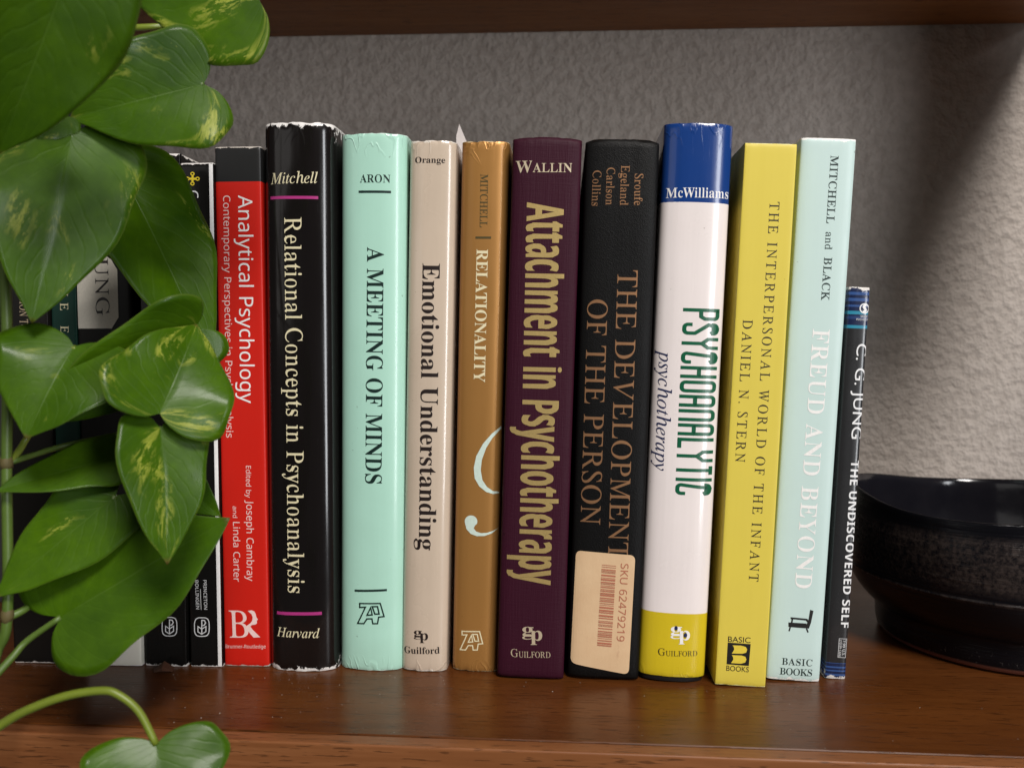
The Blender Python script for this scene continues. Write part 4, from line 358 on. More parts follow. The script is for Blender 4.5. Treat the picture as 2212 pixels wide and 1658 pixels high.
    '𝑖': '264|189 470 184 471 171 469 143 462 66 450 48 447 30 445 26 428 41 428 55 426 65 424 74 421 81 416 85 410 88 402 82 359 17 128 5 79 1 60 0 51 0 43 3 19 12 2 28 -9 49 -12 87 -4 126 18 166 57 208 110 193 125 167 91 143 67 124 53 107 48 98 50 91 55 87 64 86 77 88 92 94 117 191 441 192 468|192 688 182 689 172 688 163 685 155 680 147 673 140 665 135 656 132 647 131 637 132 627 135 617 140 609 147 601 155 594 163 590 172 587 182 586 193 587 202 590 211 594 219 600 226 608 230 617 233 626 234 637 233 647 230 657 225 665 219 673 210 680 202 685',
    '𝑙': '257|243 725 230 723 217 720 168 711 155 710 124 706 107 703 89 701 87 683 118 681 138 675 148 664 150 655 151 644 151 637 146 614 20 148 15 129 11 111 7 95 3 81 -3 47 -3 39 -2 28 0 18 5 10 11 3 18 -3 26 -8 36 -10 47 -11 62 -9 78 -4 96 5 115 18 135 34 156 55 177 79 198 107 182 122 157 91 135 69 116 55 101 51 93 52 87 57 84 64 83 74 93 125 250 693 255 716 252 723',
    '𝑜': '522|337 468 300 471 273 469 245 464 218 455 191 443 164 428 139 410 114 391 91 368 70 345 51 319 35 293 21 266 9 237 1 209 -4 180 -6 152 -3 116 5 85 19 57 39 33 63 13 90 -1 122 -9 157 -12 194 -9 231 0 267 14 303 34 326 50 348 68 368 87 387 109 405 132 420 156 434 180 445 206 455 231 462 257 466 282 467 307 464 343 456 374 442 402 422 427 397 446 369 460|270 442 294 445 331 438 358 418 374 384 379 337 378 312 375 286 369 259 362 232 352 204 341 178 328 152 315 127 299 104 283 83 265 64 247 47 228 34 208 25 188 19 168 17 149 19 132 24 118 32 105 44 96 60 89 78 84 100 83 124 85 160 91 196 102 234 116 273 133 310 153 344 174 373 197 398 221 419 245 433',
    '𝑝': '507|364 469 337 471 293 465 249 446 208 415 167 372 191 445 188 470 139 460 129 458 118 455 29 443 24 425 43 424 70 420 77 418 82 414 86 408 88 400 85 365 81 350 -43 -129 -49 -149 -56 -165 -64 -178 -72 -187 -84 -194 -98 -199 -116 -202 -138 -204 -143 -222 109 -222 114 -205 76 -203 63 -201 53 -197 45 -191 39 -185 35 -177 34 -169 36 -155 40 -141 44 -121 57 -67 74 8 89 0 107 -6 127 -10 150 -11 179 -9 208 -3 236 6 264 20 291 37 316 56 340 78 363 103 383 129 402 156 418 185 432 215 443 245 452 276 456 306 458 336 456 366 450 392 440 415 425 435 408 451 387 462|272 423 297 426 313 425 327 420 340 413 350 404 358 391 364 376 368 359 369 339 368 312 364 284 359 256 351 228 340 200 329 173 316 147 301 122 285 99 268 79 250 60 231 44 211 31 191 21 171 16 150 14 125 17 107 25 97 39 93 59 136 241 148 281 164 317 181 349 202 376 224 398 248 414',
    '𝑟': '333|176 471 162 469 134 462 101 455 88 453 73 450 58 448 22 442 19 423 36 422 61 418 70 415 75 411 80 405 82 396 83 386 82 373 75 336 -19 0 61 0 97 126 142 234 193 325 253 399 255 390 258 382 262 375 268 369 275 364 282 361 290 359 298 358 309 359 319 363 329 368 337 376 344 386 349 396 352 408 353 421 352 432 350 442 346 450 341 457 335 463 327 468 319 470 309 471 276 458 235 420 188 356 133 267 185 458 186 464 185 468',
    '𝑠': '370|183 471 157 469 134 463 113 452 94 438 79 420 68 401 61 378 59 354 61 331 64 319 68 307 86 272 94 260 102 250 109 239 117 229 139 198 155 178 169 158 179 138 185 120 187 102 186 83 181 67 174 52 164 39 152 29 138 21 123 17 106 15 85 17 66 24 50 36 36 52 24 72 15 96 9 125 6 157 -11 158 -33 -6 -13 -6 -10 1 -6 5 1 8 9 9 26 7 62 -6 78 -9 96 -11 116 -12 137 -11 158 -7 176 -1 194 8 210 18 224 30 237 44 248 60 256 76 262 94 266 112 267 132 265 157 257 181 252 193 239 218 224 240 218 250 210 260 203 270 195 280 188 290 172 310 156 332 144 353 137 371 135 388 136 399 139 409 145 419 152 428 161 435 171 441 182 444 194 445 232 437 260 414 280 374 291 319 308 319 328 468 311 468 309 460 305 454 298 451 288 450 279 451 259 456 247 461 234 465 219 469',
    '𝑡': '278|225 584 202 584 163 528 122 486 78 457 33 442 29 421 98 421 10 92 6 79 5 72 2 59 2 52 1 46 1 39 4 17 13 1 28 -9 49 -12 85 -5 123 16 161 52 200 101 185 118 160 87 138 64 121 51 107 46 99 47 93 51 90 58 89 67 91 87 94 101 179 421 264 421 272 453 187 453',
    '𝑣': '442|368 471 358 472 348 471 339 469 331 466 324 461 318 454 314 447 312 438 311 429 312 422 314 415 321 402 355 366 358 356 355 339 345 317 328 288 305 253 277 215 244 174 225 153 206 131 185 109 163 87 152 280 146 363 138 423 129 458 118 470 52 456 42 453 -5 445 -9 426 -1 426 17 424 32 418 44 409 53 395 57 386 64 360 67 344 75 254 91 -12 112 -12 237 127 311 216 364 292 395 357 406 409 405 423 403 435 398 446 392 455 385 462 377 468',
    '𝑦': '402|101 466 93 471 74 469 62 465 40 459 32 456 2 449 -9 448 -21 446 -33 445 -36 428 -20 427 -5 423 6 418 16 411 24 402 31 391 38 378 46 354 54 322 56 308 59 294 63 278 66 261 118 -10 51 -103 31 -129 13 -147 -1 -158 -13 -162 -30 -160 -38 -158 -51 -150 -65 -146 -72 -146 -81 -147 -89 -149 -97 -152 -112 -170 -114 -178 -115 -186 -114 -195 -112 -203 -107 -210 -101 -216 -94 -221 -86 -225 -76 -227 -65 -228 -52 -227 -38 -222 -24 -215 -9 -204 7 -191 23 -176 40 -159 58 -140 75 -119 93 -98 111 -74 128 -50 164 0 215 78 231 103 246 128 261 152 275 175 288 197 299 217 310 236 337 287 356 332 367 372 371 406 370 420 367 433 363 444 356 453 349 460 340 466 330 469 319 470 309 469 301 467 293 464 281 452 277 445 275 438 274 429 276 411 279 405 310 380 317 370 322 360 323 341 317 318 304 288 282 248 257 206 242 180 224 152 205 120 183 85 174 136 165 183 150 266 143 302 136 333 131 361 126 384 117 422 109 449',
    '𝖠': '639|360 717 279 717 0 0 91 0 176 221 459 221 545 0 638 0|318 624 323 609 325 600 332 578 335 567 339 557 352 517 432 301 206 301 287 517 294 537',
    '𝖡': '650|97 714 97 0 348 0 402 3 451 13 493 30 530 53 559 82 579 117 592 157 596 203 595 230 591 254 584 275 575 294 564 310 550 325 535 337 517 348 499 357 479 364 458 370 436 374 436 379 467 387 494 398 518 414 537 432 552 455 563 479 570 507 572 537 568 582 555 620 533 651 504 674 465 692 419 704 364 712 301 714|187 637 305 637 347 635 384 631 414 623 438 612 456 597 469 578 476 554 479 527 477 500 471 476 460 456 445 440 424 427 397 417 361 412 319 410 187 410|187 335 324 335 370 333 408 326 438 316 462 301 478 282 490 261 498 237 500 210 498 181 491 156 479 133 463 113 441 97 412 85 375 78 331 76 187 76',
    '𝖢': '632|459 721 404 724 351 721 302 712 258 698 217 677 181 652 149 622 123 587 101 548 83 506 71 460 63 410 61 358 63 304 70 253 82 206 98 163 118 124 143 90 173 60 207 35 246 15 289 1 337 -7 389 -10 417 -10 468 -6 491 -3 512 1 532 6 553 12 573 19 573 97 553 91 512 81 470 73 425 69 402 69 344 74 294 88 252 113 218 147 191 189 171 238 160 294 156 357 160 420 173 477 193 526 222 568 258 602 300 626 349 640 403 645 427 644 449 642 471 638 491 633 511 627 530 620 548 613 565 606 601 682 557 700 510 714',
    '𝖤': '556|97 714 97 0 496 0 496 79 187 79 187 334 478 334 478 412 187 412 187 635 496 635 496 714',
    '𝖦': '728|461 723 431 724 375 721 323 713 275 698 232 678 193 653 159 624 129 590 105 551 86 508 72 462 64 411 61 357 63 302 71 252 83 205 101 161 123 123 149 89 180 59 216 34 256 15 301 1 350 -7 403 -10 474 -8 506 -5 537 -1 566 4 596 10 625 18 654 27 654 377 407 377 407 297 564 297 564 85 550 82 536 78 520 76 504 73 468 69 447 68 424 68 378 70 337 77 301 89 269 104 241 125 218 148 198 176 183 207 170 240 162 277 157 316 155 357 159 420 173 477 195 526 226 568 266 602 312 626 366 640 426 645 451 644 476 642 501 638 524 633 548 627 570 620 610 604 644 682 621 691 596 700 571 707 545 713 517 718 489 721',
    '𝖧': '741|187 714 97 714 97 0 187 0 187 333 553 333 553 0 643 0 643 714 553 714 553 412 187 412',
    '𝖨': '339|298 714 40 714 40 662 124 642 124 71 40 52 40 0 298 0 298 52 214 71 214 642 298 662',
    '𝖩': '273|182 714 92 714 92 4 91 -17 88 -36 84 -52 78 -66 70 -78 62 -87 52 -95 42 -101 18 -109 -6 -111 -16 -111 -44 -108 -53 -106 -61 -105 -78 -101 -78 -177 -71 -180 -63 -182 -55 -185 -46 -186 -37 -188 -16 -190 -4 -190 36 -187 72 -178 103 -162 131 -141 153 -113 169 -79 179 -37 182 11',
    '𝖪': '619|187 714 97 714 97 0 187 0 187 277 260 341 513 0 619 0 325 403 608 714 503 714 310 498 294 481 264 447 248 430 233 413 217 396 187 362',
    '𝖫': '524|187 714 97 714 97 0 499 0 499 80 187 80',
    '𝖭': '760|97 714 97 0 180 0 180 426 176 531 174 554 172 593 176 593 558 0 663 0 663 714 579 714 579 277 580 260 580 241 583 187 583 171 585 143 585 132 586 123 582 123 201 714',
    '𝖮': '781|443 722 392 725 338 722 290 714 246 699 207 679 172 654 142 624 117 590 97 551 81 508 70 462 63 412 61 359 63 305 70 255 81 208 97 165 117 126 142 91 172 61 207 36 246 16 289 1 338 -7 391 -10 443 -7 490 1 533 16 572 36 606 61 636 91 662 126 682 164 699 208 711 254 718 304 720 358 718 412 711 462 699 508 682 552 662 590 636 625 606 654 572 680 533 699 491 714|392 646 448 641 497 627 537 603 569 569 593 528 611 478 622 422 625 358 622 294 611 237 594 188 569 146 537 112 497 87 448 73 391 68 335 73 286 87 245 112 213 146 188 188 170 237 160 294 156 358 160 422 170 478 188 528 214 569 246 603 287 627 335 641',
    '𝖯': '605|97 714 97 0 187 0 187 278 269 278 320 280 365 286 404 296 439 310 468 327 492 347 512 369 527 393 539 420 547 447 552 475 554 504 550 551 538 593 518 629 490 659 453 683 407 700 351 711 286 714|187 637 278 637 322 635 360 629 392 618 417 603 436 584 450 560 458 532 461 500 458 463 449 432 433 407 411 388 383 374 348 363 307 357 259 355 187 355',
    '𝖱': '622|97 714 97 0 187 0 187 295 329 295 502 0 607 0 411 320 429 327 446 335 480 355 495 368 509 382 522 398 533 416 542 436 549 459 553 484 554 511 550 559 538 600 518 635 491 664 454 686 410 701 356 711 294 714|187 636 289 636 330 634 366 629 395 619 419 607 437 589 451 567 458 539 461 507 458 476 451 448 439 425 421 405 398 390 369 380 335 373 294 371 187 371',
    '𝖲': '549|317 723 288 724 255 723 225 719 196 712 170 702 145 690 124 675 105 659 89 639 76 618 67 595 62 569 60 542 63 503 72 468 86 437 107 411 133 388 164 367 201 347 244 330 275 319 302 308 325 297 346 286 362 276 377 265 388 254 397 242 404 229 408 215 411 200 412 183 409 158 402 135 389 116 372 99 349 85 321 76 289 70 251 68 223 69 195 71 167 75 141 81 115 88 91 95 70 102 51 110 51 24 69 16 89 10 112 4 136 -1 162 -5 189 -8 247 -10 302 -7 352 3 396 20 433 43 463 72 485 107 498 146 502 191 501 218 496 242 489 264 480 284 467 302 452 318 434 334 414 348 391 361 365 373 337 385 279 408 255 418 234 428 215 438 199 448 186 458 175 469 166 481 159 494 155 508 152 524 151 541 153 563 160 583 170 601 185 616 204 629 227 638 255 643 286 645 309 644 332 642 355 639 376 634 398 628 418 622 438 615 457 607 485 684 464 693 443 700 420 707 396 713 371 718 345 721',
    '𝖳': '556|545 714 10 714 10 635 233 635 233 0 323 0 323 635 545 635',
    '𝖴': '731|180 714 90 714 90 254 94 197 107 147 129 102 160 62 198 31 245 8 299 -5 362 -10 407 -8 449 -1 486 9 519 25 547 43 572 65 593 90 610 118 623 149 633 182 638 216 640 252 640 714 551 714 551 252 548 213 540 178 527 147 508 120 482 97 451 81 412 71 367 68 323 71 285 80 253 95 226 116 206 142 192 174 183 210 180 251',
    '𝖸': '566|98 714 0 714 238 273 238 0 328 0 328 277 566 714 469 714 283 363',
    '𝖺': '561|334 542 288 545 262 544 237 542 212 537 188 531 165 524 143 517 123 508 105 499 132 433 149 441 166 448 184 455 222 467 242 471 262 473 283 474 308 472 330 467 349 459 365 448 378 432 387 412 392 386 394 355 394 323 303 320 242 316 189 306 145 292 109 272 81 248 62 220 50 187 46 149 49 111 58 78 73 50 94 29 120 12 148 0 180 -8 215 -10 247 -9 276 -5 300 2 322 11 341 23 359 38 377 55 395 76 399 76 416 0 480 0 480 365 477 409 468 446 454 477 433 502 406 521 373 534|314 259 393 262 393 214 390 178 382 146 368 120 348 99 324 82 297 70 268 63 235 61 214 62 196 66 179 73 165 82 152 94 144 109 139 127 137 148 139 172 147 193 159 212 175 227 199 239 229 249 268 255',
    '𝖻': '615|173 760 85 760 85 0 148 0 166 68 173 68 186 53 200 38 217 25 236 13 257 3 282 -4 309 -9 339 -10 386 -6 429 8 466 29 499 60 526 99 545 147 556 203 560 268 556 333 545 389 526 436 500 475 467 506 429 528 387 541 339 545 309 544 282 539 257 532 236 522 217 510 200 496 186 481 173 465 168 465 172 512 172 527 173 542|285 469 324 472 387 459 433 421 460 358 469 269 467 222 460 181 449 145 434 116 413 93 389 76 360 66 326 63 285 66 252 76 225 93 206 116 191 145 181 180 175 220 173 267 173 271 175 319 181 360 192 395 206 423 226 444 252 460',
    '𝖼': '480|306 546 271 544 238 539 207 530 178 517 151 500 127 480 106 455 88 426 74 393 63 355 57 312 55 265 57 220 63 178 73 142 87 109 104 81 124 56 147 35 174 19 202 6 233 -3 265 -8 300 -10 322 -10 361 -6 379 -3 410 7 424 12 438 19 438 97 409 85 376 75 359 71 340 68 299 66 263 69 232 79 206 95 185 117 168 146 156 180 148 220 146 266 156 355 186 418 235 456 304 469 318 469 348 465 394 453 407 448 420 444 447 517 434 523 420 528 385 538 346 544',
    '𝖽': '615|530 760 442 760 442 538 443 528 443 518 445 505 447 483 447 474 448 467 442 467 429 483 413 497 396 511 378 523 356 533 332 540 306 545 276 546 228 542 186 528 148 506 116 475 89 436 70 388 59 332 55 267 59 202 70 146 89 99 115 60 147 29 185 7 228 -6 275 -10 305 -8 332 -4 357 4 378 14 397 27 414 40 429 56 442 72 446 72 459 0 530 0|255 469 288 473 329 470 363 460 390 443 410 419 424 390 435 354 441 313 443 266 443 250 441 206 434 168 424 136 409 109 388 89 361 75 328 66 289 63 255 66 226 76 202 93 182 116 166 145 155 180 148 220 146 265 148 310 155 350 166 386 182 417 201 441 226 459',
    '𝖾': '564|325 544 292 546 258 544 225 538 195 527 168 512 142 493 120 471 101 445 85 415 72 382 62 346 57 306 55 264 57 221 63 182 73 146 88 113 105 85 127 60 151 38 179 21 209 7 241 -2 276 -8 313 -10 364 -8 387 -5 428 3 448 9 469 17 489 25 489 102 468 94 448 86 427 80 408 74 387 70 365 67 317 65 279 68 246 77 217 92 193 112 173 139 159 171 150 208 146 251 513 251 513 304 511 339 506 372 498 403 487 431 472 457 454 480 434 499 411 516 385 529 356 539|291 474 322 471 349 463 371 450 389 431 403 409 413 383 419 353 421 321 148 321 153 355 162 385 175 411 192 434 211 451 235 464 261 471',
    '𝗀': '615|301 545 275 546 226 541 183 527 146 504 114 470 88 430 70 382 59 328 55 267 59 205 70 150 88 103 114 63 146 31 183 8 227 -5 276 -10 328 -5 374 10 411 36 442 71 446 71 445 66 445 50 444 39 444 29 443 20 443 -16 441 -49 433 -79 421 -104 404 -126 382 -144 357 -157 328 -164 295 -167 238 -164 186 -156 139 -143 97 -125 97 -206 137 -221 183 -231 234 -238 290 -240 347 -236 397 -225 438 -207 471 -182 497 -149 515 -110 526 -63 530 -9 530 536 460 536 448 465 443 465 427 484 410 501 391 515 371 526 349 535 325 541|255 469 287 472 325 469 357 460 384 445 406 424 423 397 435 361 442 318 444 267 444 246 442 201 435 162 423 131 407 105 386 86 359 73 327 65 289 62 256 65 227 75 203 92 183 115 167 144 155 179 148 219 146 266 148 313 155 354 167 389 183 418 203 442 228 459',
    '𝗁': '618|173 760 85 760 85 0 173 0 173 277 175 321 181 360 192 394 207 422 227 444 254 459 289 469 330 472 382 464 420 440 442 399 450 343 450 0 537 0 537 349 534 397 525 438 509 472 488 499 460 519 427 533 387 542 341 545 315 544 291 540 267 533 244 524 223 512 205 498 188 481 174 462 168 462 172 498 173 517',
    '𝗂': '258|140 736 130 737 119 736 110 734 93 724 86 716 82 706 79 695 78 681 79 668 82 656 86 647 93 639 101 633 110 629 119 626 130 625 140 626 149 629 157 633 166 639 172 647 177 656 180 668 181 681 180 695 177 706 172 716 166 724 149 734|173 536 85 536 85 0 173 0',
    '𝗅': '258|173 760 85 760 85 0 173 0',
    '𝗆': '935|389 540 332 546 308 545 285 541 263 534 242 526 221 514 203 500 188 483 174 463 169 463 156 536 85 536 85 0 173 0 173 278 175 322 181 361 190 394 204 422 223 444 248 460 279 469 316 472 364 464 399 440 419 401 426 345 426 0 513 0 513 296 515 336 521 372 532 402 547 427 566 447 591 461 622 469 658 472 706 464 740 440 760 401 767 345 767 0 854 0 854 349 851 397 843 439 829 473 809 500 784 520 753 534 716 543 673 546 647 545 622 540 598 534 575 524 552 512 533 496 516 478 501 456 496 456 471 495 436 523',
    '𝗇': '618|388 543 343 546 318 545 293 541 269 534 246 526 224 514 205 500 188 483 174 463 169 463 156 536 85 536 85 0 173 0 173 278 175 322 182 361 192 394 207 422 227 444 255 460 289 469 330 472 382 464 420 440 442 399 450 343 450 0 537 0 537 349 534 397 525 439 509 473 488 500 461 520 427 534',
    '𝗈': '605|339 544 304 546 250 541 201 528 159 505 122 474 93 434 72 387 59 332 55 269 57 226 63 187 73 150 87 117 104 88 125 62 148 41 175 22 203 8 234 -2 266 -8 301 -10 356 -5 404 8 447 31 484 63 513 103 534 151 547 206 551 269 549 312 543 351 533 387 520 419 502 448 482 474 459 495 433 513 404 528 373 538|264 469 302 472 340 469 373 458 400 442 422 418 439 388 451 354 458 314 460 269 458 224 451 184 439 149 422 118 400 94 373 77 341 66 303 63 265 66 232 77 205 94 184 118 167 149 155 184 148 224 146 269 148 314 155 354 167 388 183 418 204 442 231 458',
    '𝗉': '615|387 542 340 546 309 544 282 540 257 533 236 522 217 509 201 495 186 480 173 463 169 463 157 536 85 536 85 -240 173 -240 173 1 167 68 173 68 186 53 200 39 217 26 237 13 258 3 282 -4 309 -9 339 -10 387 -6 429 8 467 30 500 61 526 101 545 148 556 205 560 269 556 334 545 391 526 438 500 477 467 507 429 529|324 472 359 469 388 458 413 441 434 417 449 387 460 353 467 314 469 270 468 241 465 213 460 188 454 164 445 141 434 122 421 105 407 90 390 78 371 70 349 65 326 63 285 66 252 76 225 93 206 116 191 146 181 181 175 222 173 269 173 286 176 330 183 368 194 400 209 426 228 446 254 461 286 469',
    '𝗋': '413|335 546 308 544 283 538 259 528 238 514 218 497 201 479 185 459 171 438 167 438 157 536 85 536 85 0 173 0 173 286 174 312 178 337 185 359 195 380 206 400 220 417 235 431 252 444 270 453 289 460 309 465 329 466 343 466 373 462 380 460 387 459 398 540 391 541 384 543 376 544 368 544 351 546',
    '𝗌': '479|252 546 209 544 171 537 136 525 107 509 82 489 65 464 54 436 51 404 52 383 56 364 62 347 71 332 82 319 95 306 111 294 128 284 147 274 169 264 192 254 264 225 283 216 299 208 312 200 323 192 331 184 338 176 343 168 346 159 348 150 349 140 347 123 341 108 332 94 319 82 302 73 280 66 253 62 222 61 199 62 175 64 129 74 108 81 69 96 52 104 52 24 68 16 85 10 104 4 124 -1 145 -5 168 -8 220 -10 267 -8 308 0 345 12 376 30 401 52 420 79 430 111 434 148 433 169 429 187 423 204 415 220 404 233 392 246 377 257 360 268 341 278 320 288 273 307 192 341 177 349 165 356 148 371 142 380 138 389 136 398 135 409 137 423 142 436 151 447 164 457 179 464 198 470 221 473 246 474 265 473 285 471 303 468 322 464 340 459 376 447 393 440 423 510 404 518 385 525 364 531 322 541 299 544',
    '𝗍': '361|180 659 128 659 93 545 16 510 16 468 92 468 92 156 93 125 98 98 104 75 114 55 126 38 139 24 155 13 172 4 190 -2 209 -6 228 -9 249 -10 261 -10 274 -9 311 -3 339 6 339 73 305 65 274 62 264 62 246 63 230 68 216 75 203 86 193 99 186 115 181 135 180 158 180 468 335 468 335 536 180 536',
    '𝗎': '618|168 536 79 536 79 185 82 137 91 97 107 63 128 36 156 16 189 2 229 -7 274 -10 300 -9 325 -5 349 1 372 9 394 21 413 35 430 51 444 71 448 71 461 0 533 0 533 536 445 536 445 257 443 213 436 174 426 141 411 113 390 91 362 76 328 66 287 63 235 71 198 95 175 135 168 191',
    '𝗏': '508|94 536 0 536 203 0 304 0 508 536 414 536 300 220 284 172 279 159 275 146 270 133 267 120 263 108 257 87 255 78 251 78 247 97 241 120 237 132 234 145 229 158 221 184 216 197 208 220',
    '𝗒': '510|95 536 1 536 217 -2 189 -73 180 -94 170 -112 158 -128 145 -142 129 -153 112 -161 92 -166 70 -168 62 -168 53 -167 45 -167 11 -162 11 -232 18 -233 25 -235 42 -237 51 -239 62 -239 72 -240 84 -240 121 -237 154 -229 182 -215 207 -195 228 -171 247 -142 264 -110 279 -74 510 536 415 536 306 232 299 211 292 191 286 171 279 151 268 114 263 99 260 85 256 85 253 102 249 119 244 136 232 173 218 211 211 231',
    '𝗔': '690|252 717 0 0 163 0 215 170 475 170 527 0 690 0 437 717|345 606 354 572 374 506 386 463 439 297 253 297 304 463 316 500 319 514 327 542 332 557 336 571',
    '𝗖': '637|420 723 393 724 341 721 293 712 250 698 211 677 175 651 145 621 119 586 97 547 80 504 68 458 60 408 58 356 60 303 67 253 77 206 92 164 111 125 135 90 164 61 198 36 236 16 279 1 326 -7 379 -10 433 -8 458 -5 482 -1 505 4 528 10 552 18 575 27 575 154 550 146 526 138 481 126 437 118 393 116 349 120 312 132 281 151 257 179 238 213 225 254 217 301 214 355 217 409 226 456 240 497 260 533 286 561 316 582 352 594 393 598 413 597 432 594 452 590 473 584 493 577 513 569 553 551 602 674 577 685 552 695 500 711 446 721',
    '𝗗': '740|90 714 90 0 292 0 379 6 456 23 523 51 580 91 624 143 656 205 676 279 682 364 679 419 671 470 656 515 636 557 611 593 582 625 547 652 509 674 465 691 419 704 368 711 314 714|241 590 322 590 369 587 409 576 444 559 473 534 496 503 512 463 522 416 525 360 511 257 470 184 402 140 306 125 241 125',
    '𝗘': '560|90 714 90 0 501 0 501 125 241 125 241 309 483 309 483 433 241 433 241 590 501 590 501 714',
    '𝗙': '549|90 714 90 0 239 0 239 282 481 282 481 406 239 406 239 590 499 590 499 714',
    '𝗛': '765|241 714 90 714 90 0 241 0 241 308 524 308 524 0 675 0 675 714 524 714 524 434 241 434',
    '𝗜': '389|357 714 32 714 32 628 119 588 119 126 32 86 32 0 357 0 357 86 270 126 270 588 357 628',
    '𝗟': '565|241 714 90 714 90 0 531 0 531 125 241 125',
    '𝗡': '813|90 714 90 0 225 0 225 361 224 387 224 412 223 438 221 463 220 489 216 540 220 540 531 0 723 0 723 714 587 714 587 351 588 327 588 302 591 229 593 204 594 179 591 179 281 714',
    '𝗢': '796|454 722 399 725 343 722 292 714 247 699 207 680 171 655 141 625 115 591 95 552 79 509 67 463 60 413 58 359 60 305 67 255 79 208 95 165 115 126 141 91 171 61 207 36 247 16 292 1 343 -7 398 -10 454 -7 504 1 550 16 590 36 625 61 655 91 681 126 702 164 717 208 729 254 736 304 738 358 736 412 729 462 717 508 702 552 681 590 655 625 625 654 590 680 550 699 505 714|354 595 399 599 444 595 482 583 513 563 537 535 555 500 569 459 576 411 579 358 576 305 569 258 555 217 537 182 513 153 481 133 443 121 398 117 354 121 316 133 285 153 260 182 241 217 228 258 220 305 217 358 220 411 228 459 241 500 260 535 285 563 316 583',
    '𝗣': '628|90 714 90 0 241 0 241 254 306 254 355 256 399 262 438 273 471 287 499 305 522 325 542 349 557 375 568 402 577 431 581 460 583 491 579 540 567 584 547 622 520 654 483 680 437 699 382 710 318 714|241 590 310 590 362 583 400 564 422 531 430 486 428 459 421 437 409 418 392 404 372 392 348 384 321 380 291 378 241 378',
    '𝗥': '660|90 714 90 0 241 0 241 274 322 274 492 0 660 0 450 311 484 329 500 340 516 352 530 366 543 381 555 397 565 414 573 434 578 454 582 476 583 500 579 551 566 594 544 631 514 661 474 684 425 701 366 711 298 714|241 590 287 590 322 589 351 585 376 578 396 568 411 556 421 540 428 520 430 496 428 473 422 453 412 436 397 422 379 411 354 403 325 399 290 397 241 397',
    '𝗦': '551|324 723 296 724 243 721 196 711 154 694 119 670 91 641 70 606 58 566 54 521 55 497 58 476 64 455 71 437 80 420 90 405 102 390 115 377 128 365 142 354 156 344 198 320 252 295 278 281 302 269 323 256 340 243 353 227 360 210 363 191 362 175 357 161 350 148 340 136 326 127 308 120 286 116 260 115 233 116 206 120 179 125 152 133 124 143 72 163 46 174 46 33 92 14 141 1 193 -7 248 -10 307 -6 360 4 405 22 443 47 472 77 494 113 507 153 511 198 510 225 506 250 499 272 490 292 478 310 465 328 449 344 431 359 410 373 388 386 363 399 337 412 306 427 278 442 255 454 236 466 221 478 211 492 204 508 202 526 203 541 208 555 215 567 225 578 238 587 253 593 271 597 291 598 311 597 332 595 351 592 371 587 391 581 413 574 435 565 459 556 508 674 481 685 454 695 428 704 402 711 377 717 351 721',
    '𝗧': '579|559 714 20 714 20 588 214 588 214 0 365 0 365 588 559 588',
    '𝗨': '756|236 714 85 714 85 254 90 197 104 147 127 102 159 62 200 31 250 8 308 -5 375 -10 423 -8 466 -1 506 9 541 24 571 43 598 65 620 90 639 119 653 149 663 182 669 216 671 252 671 714 520 714 520 278 518 239 512 206 501 178 487 156 467 139 443 127 413 119 379 117 346 119 317 126 292 137 272 153 256 174 245 202 238 236 236 277',
    '𝗩': '650|153 714 0 714 242 0 407 0 650 714 497 714 362 289 347 234 339 203 336 187 332 171 329 157 325 132 321 157 318 171 302 234 299 248 287 289',
    '𝗮': '604|354 554 302 557 273 556 245 554 218 550 191 544 164 537 139 529 116 519 93 508 142 407 180 423 237 441 257 444 276 446 296 447 315 446 332 442 346 436 359 427 368 416 375 401 380 384 381 364 381 340 286 337 229 333 179 324 137 310 103 292 76 268 57 239 46 204 42 163 45 122 54 86 69 57 90 32 116 14 144 1 176 -7 211 -10 243 -9 272 -5 297 1 318 10 337 21 356 36 374 53 392 74 396 74 425 0 529 0 529 364 525 410 514 449 496 483 471 510 438 530 399 545|323 251 381 253 381 208 379 183 373 162 362 143 348 128 331 115 311 106 290 101 267 99 252 100 238 103 226 107 215 114 206 122 200 133 196 146 195 162 197 181 202 197 211 212 223 225 240 236 262 244 290 249',
    '𝗰': '514|340 555 313 556 275 554 239 549 205 539 174 526 145 509 120 488 98 462 79 433 64 399 54 361 47 318 45 270 49 202 62 144 82 96 112 57 148 28 192 7 242 -6 300 -10 352 -8 375 -5 395 0 413 5 431 12 449 21 466 31 466 158 432 138 414 130 396 123 377 118 357 114 336 112 313 111 287 113 264 121 244 133 228 150 214 172 205 200 199 233 197 271 204 343 226 395 262 426 313 436 343 434 358 431 374 427 405 417 422 411 439 404 483 519 467 526 449 533 431 539 411 545 389 550 365 553',
    '𝗲': '591|357 552 303 556 266 554 231 548 198 538 168 524 141 506 116 484 95 458 78 429 63 395 53 357 47 315 45 269 47 224 54 183 65 146 81 113 101 84 124 59 150 38 180 21 213 7 248 -2 285 -8 325 -10 383 -8 409 -5 433 0 454 5 476 12 497 20 517 29 517 144 494 134 472 125 450 117 406 107 383 104 358 102 332 101 302 103 276 110 253 121 234 137 218 157 206 180 199 206 196 236 548 236 548 308 544 364 532 413 511 456 482 492 446 520 404 540|283 448 304 450 329 448 350 442 368 432 382 417 393 400 401 381 406 359 408 335 199 335 203 363 210 386 220 406 233 422 248 434 265 443',
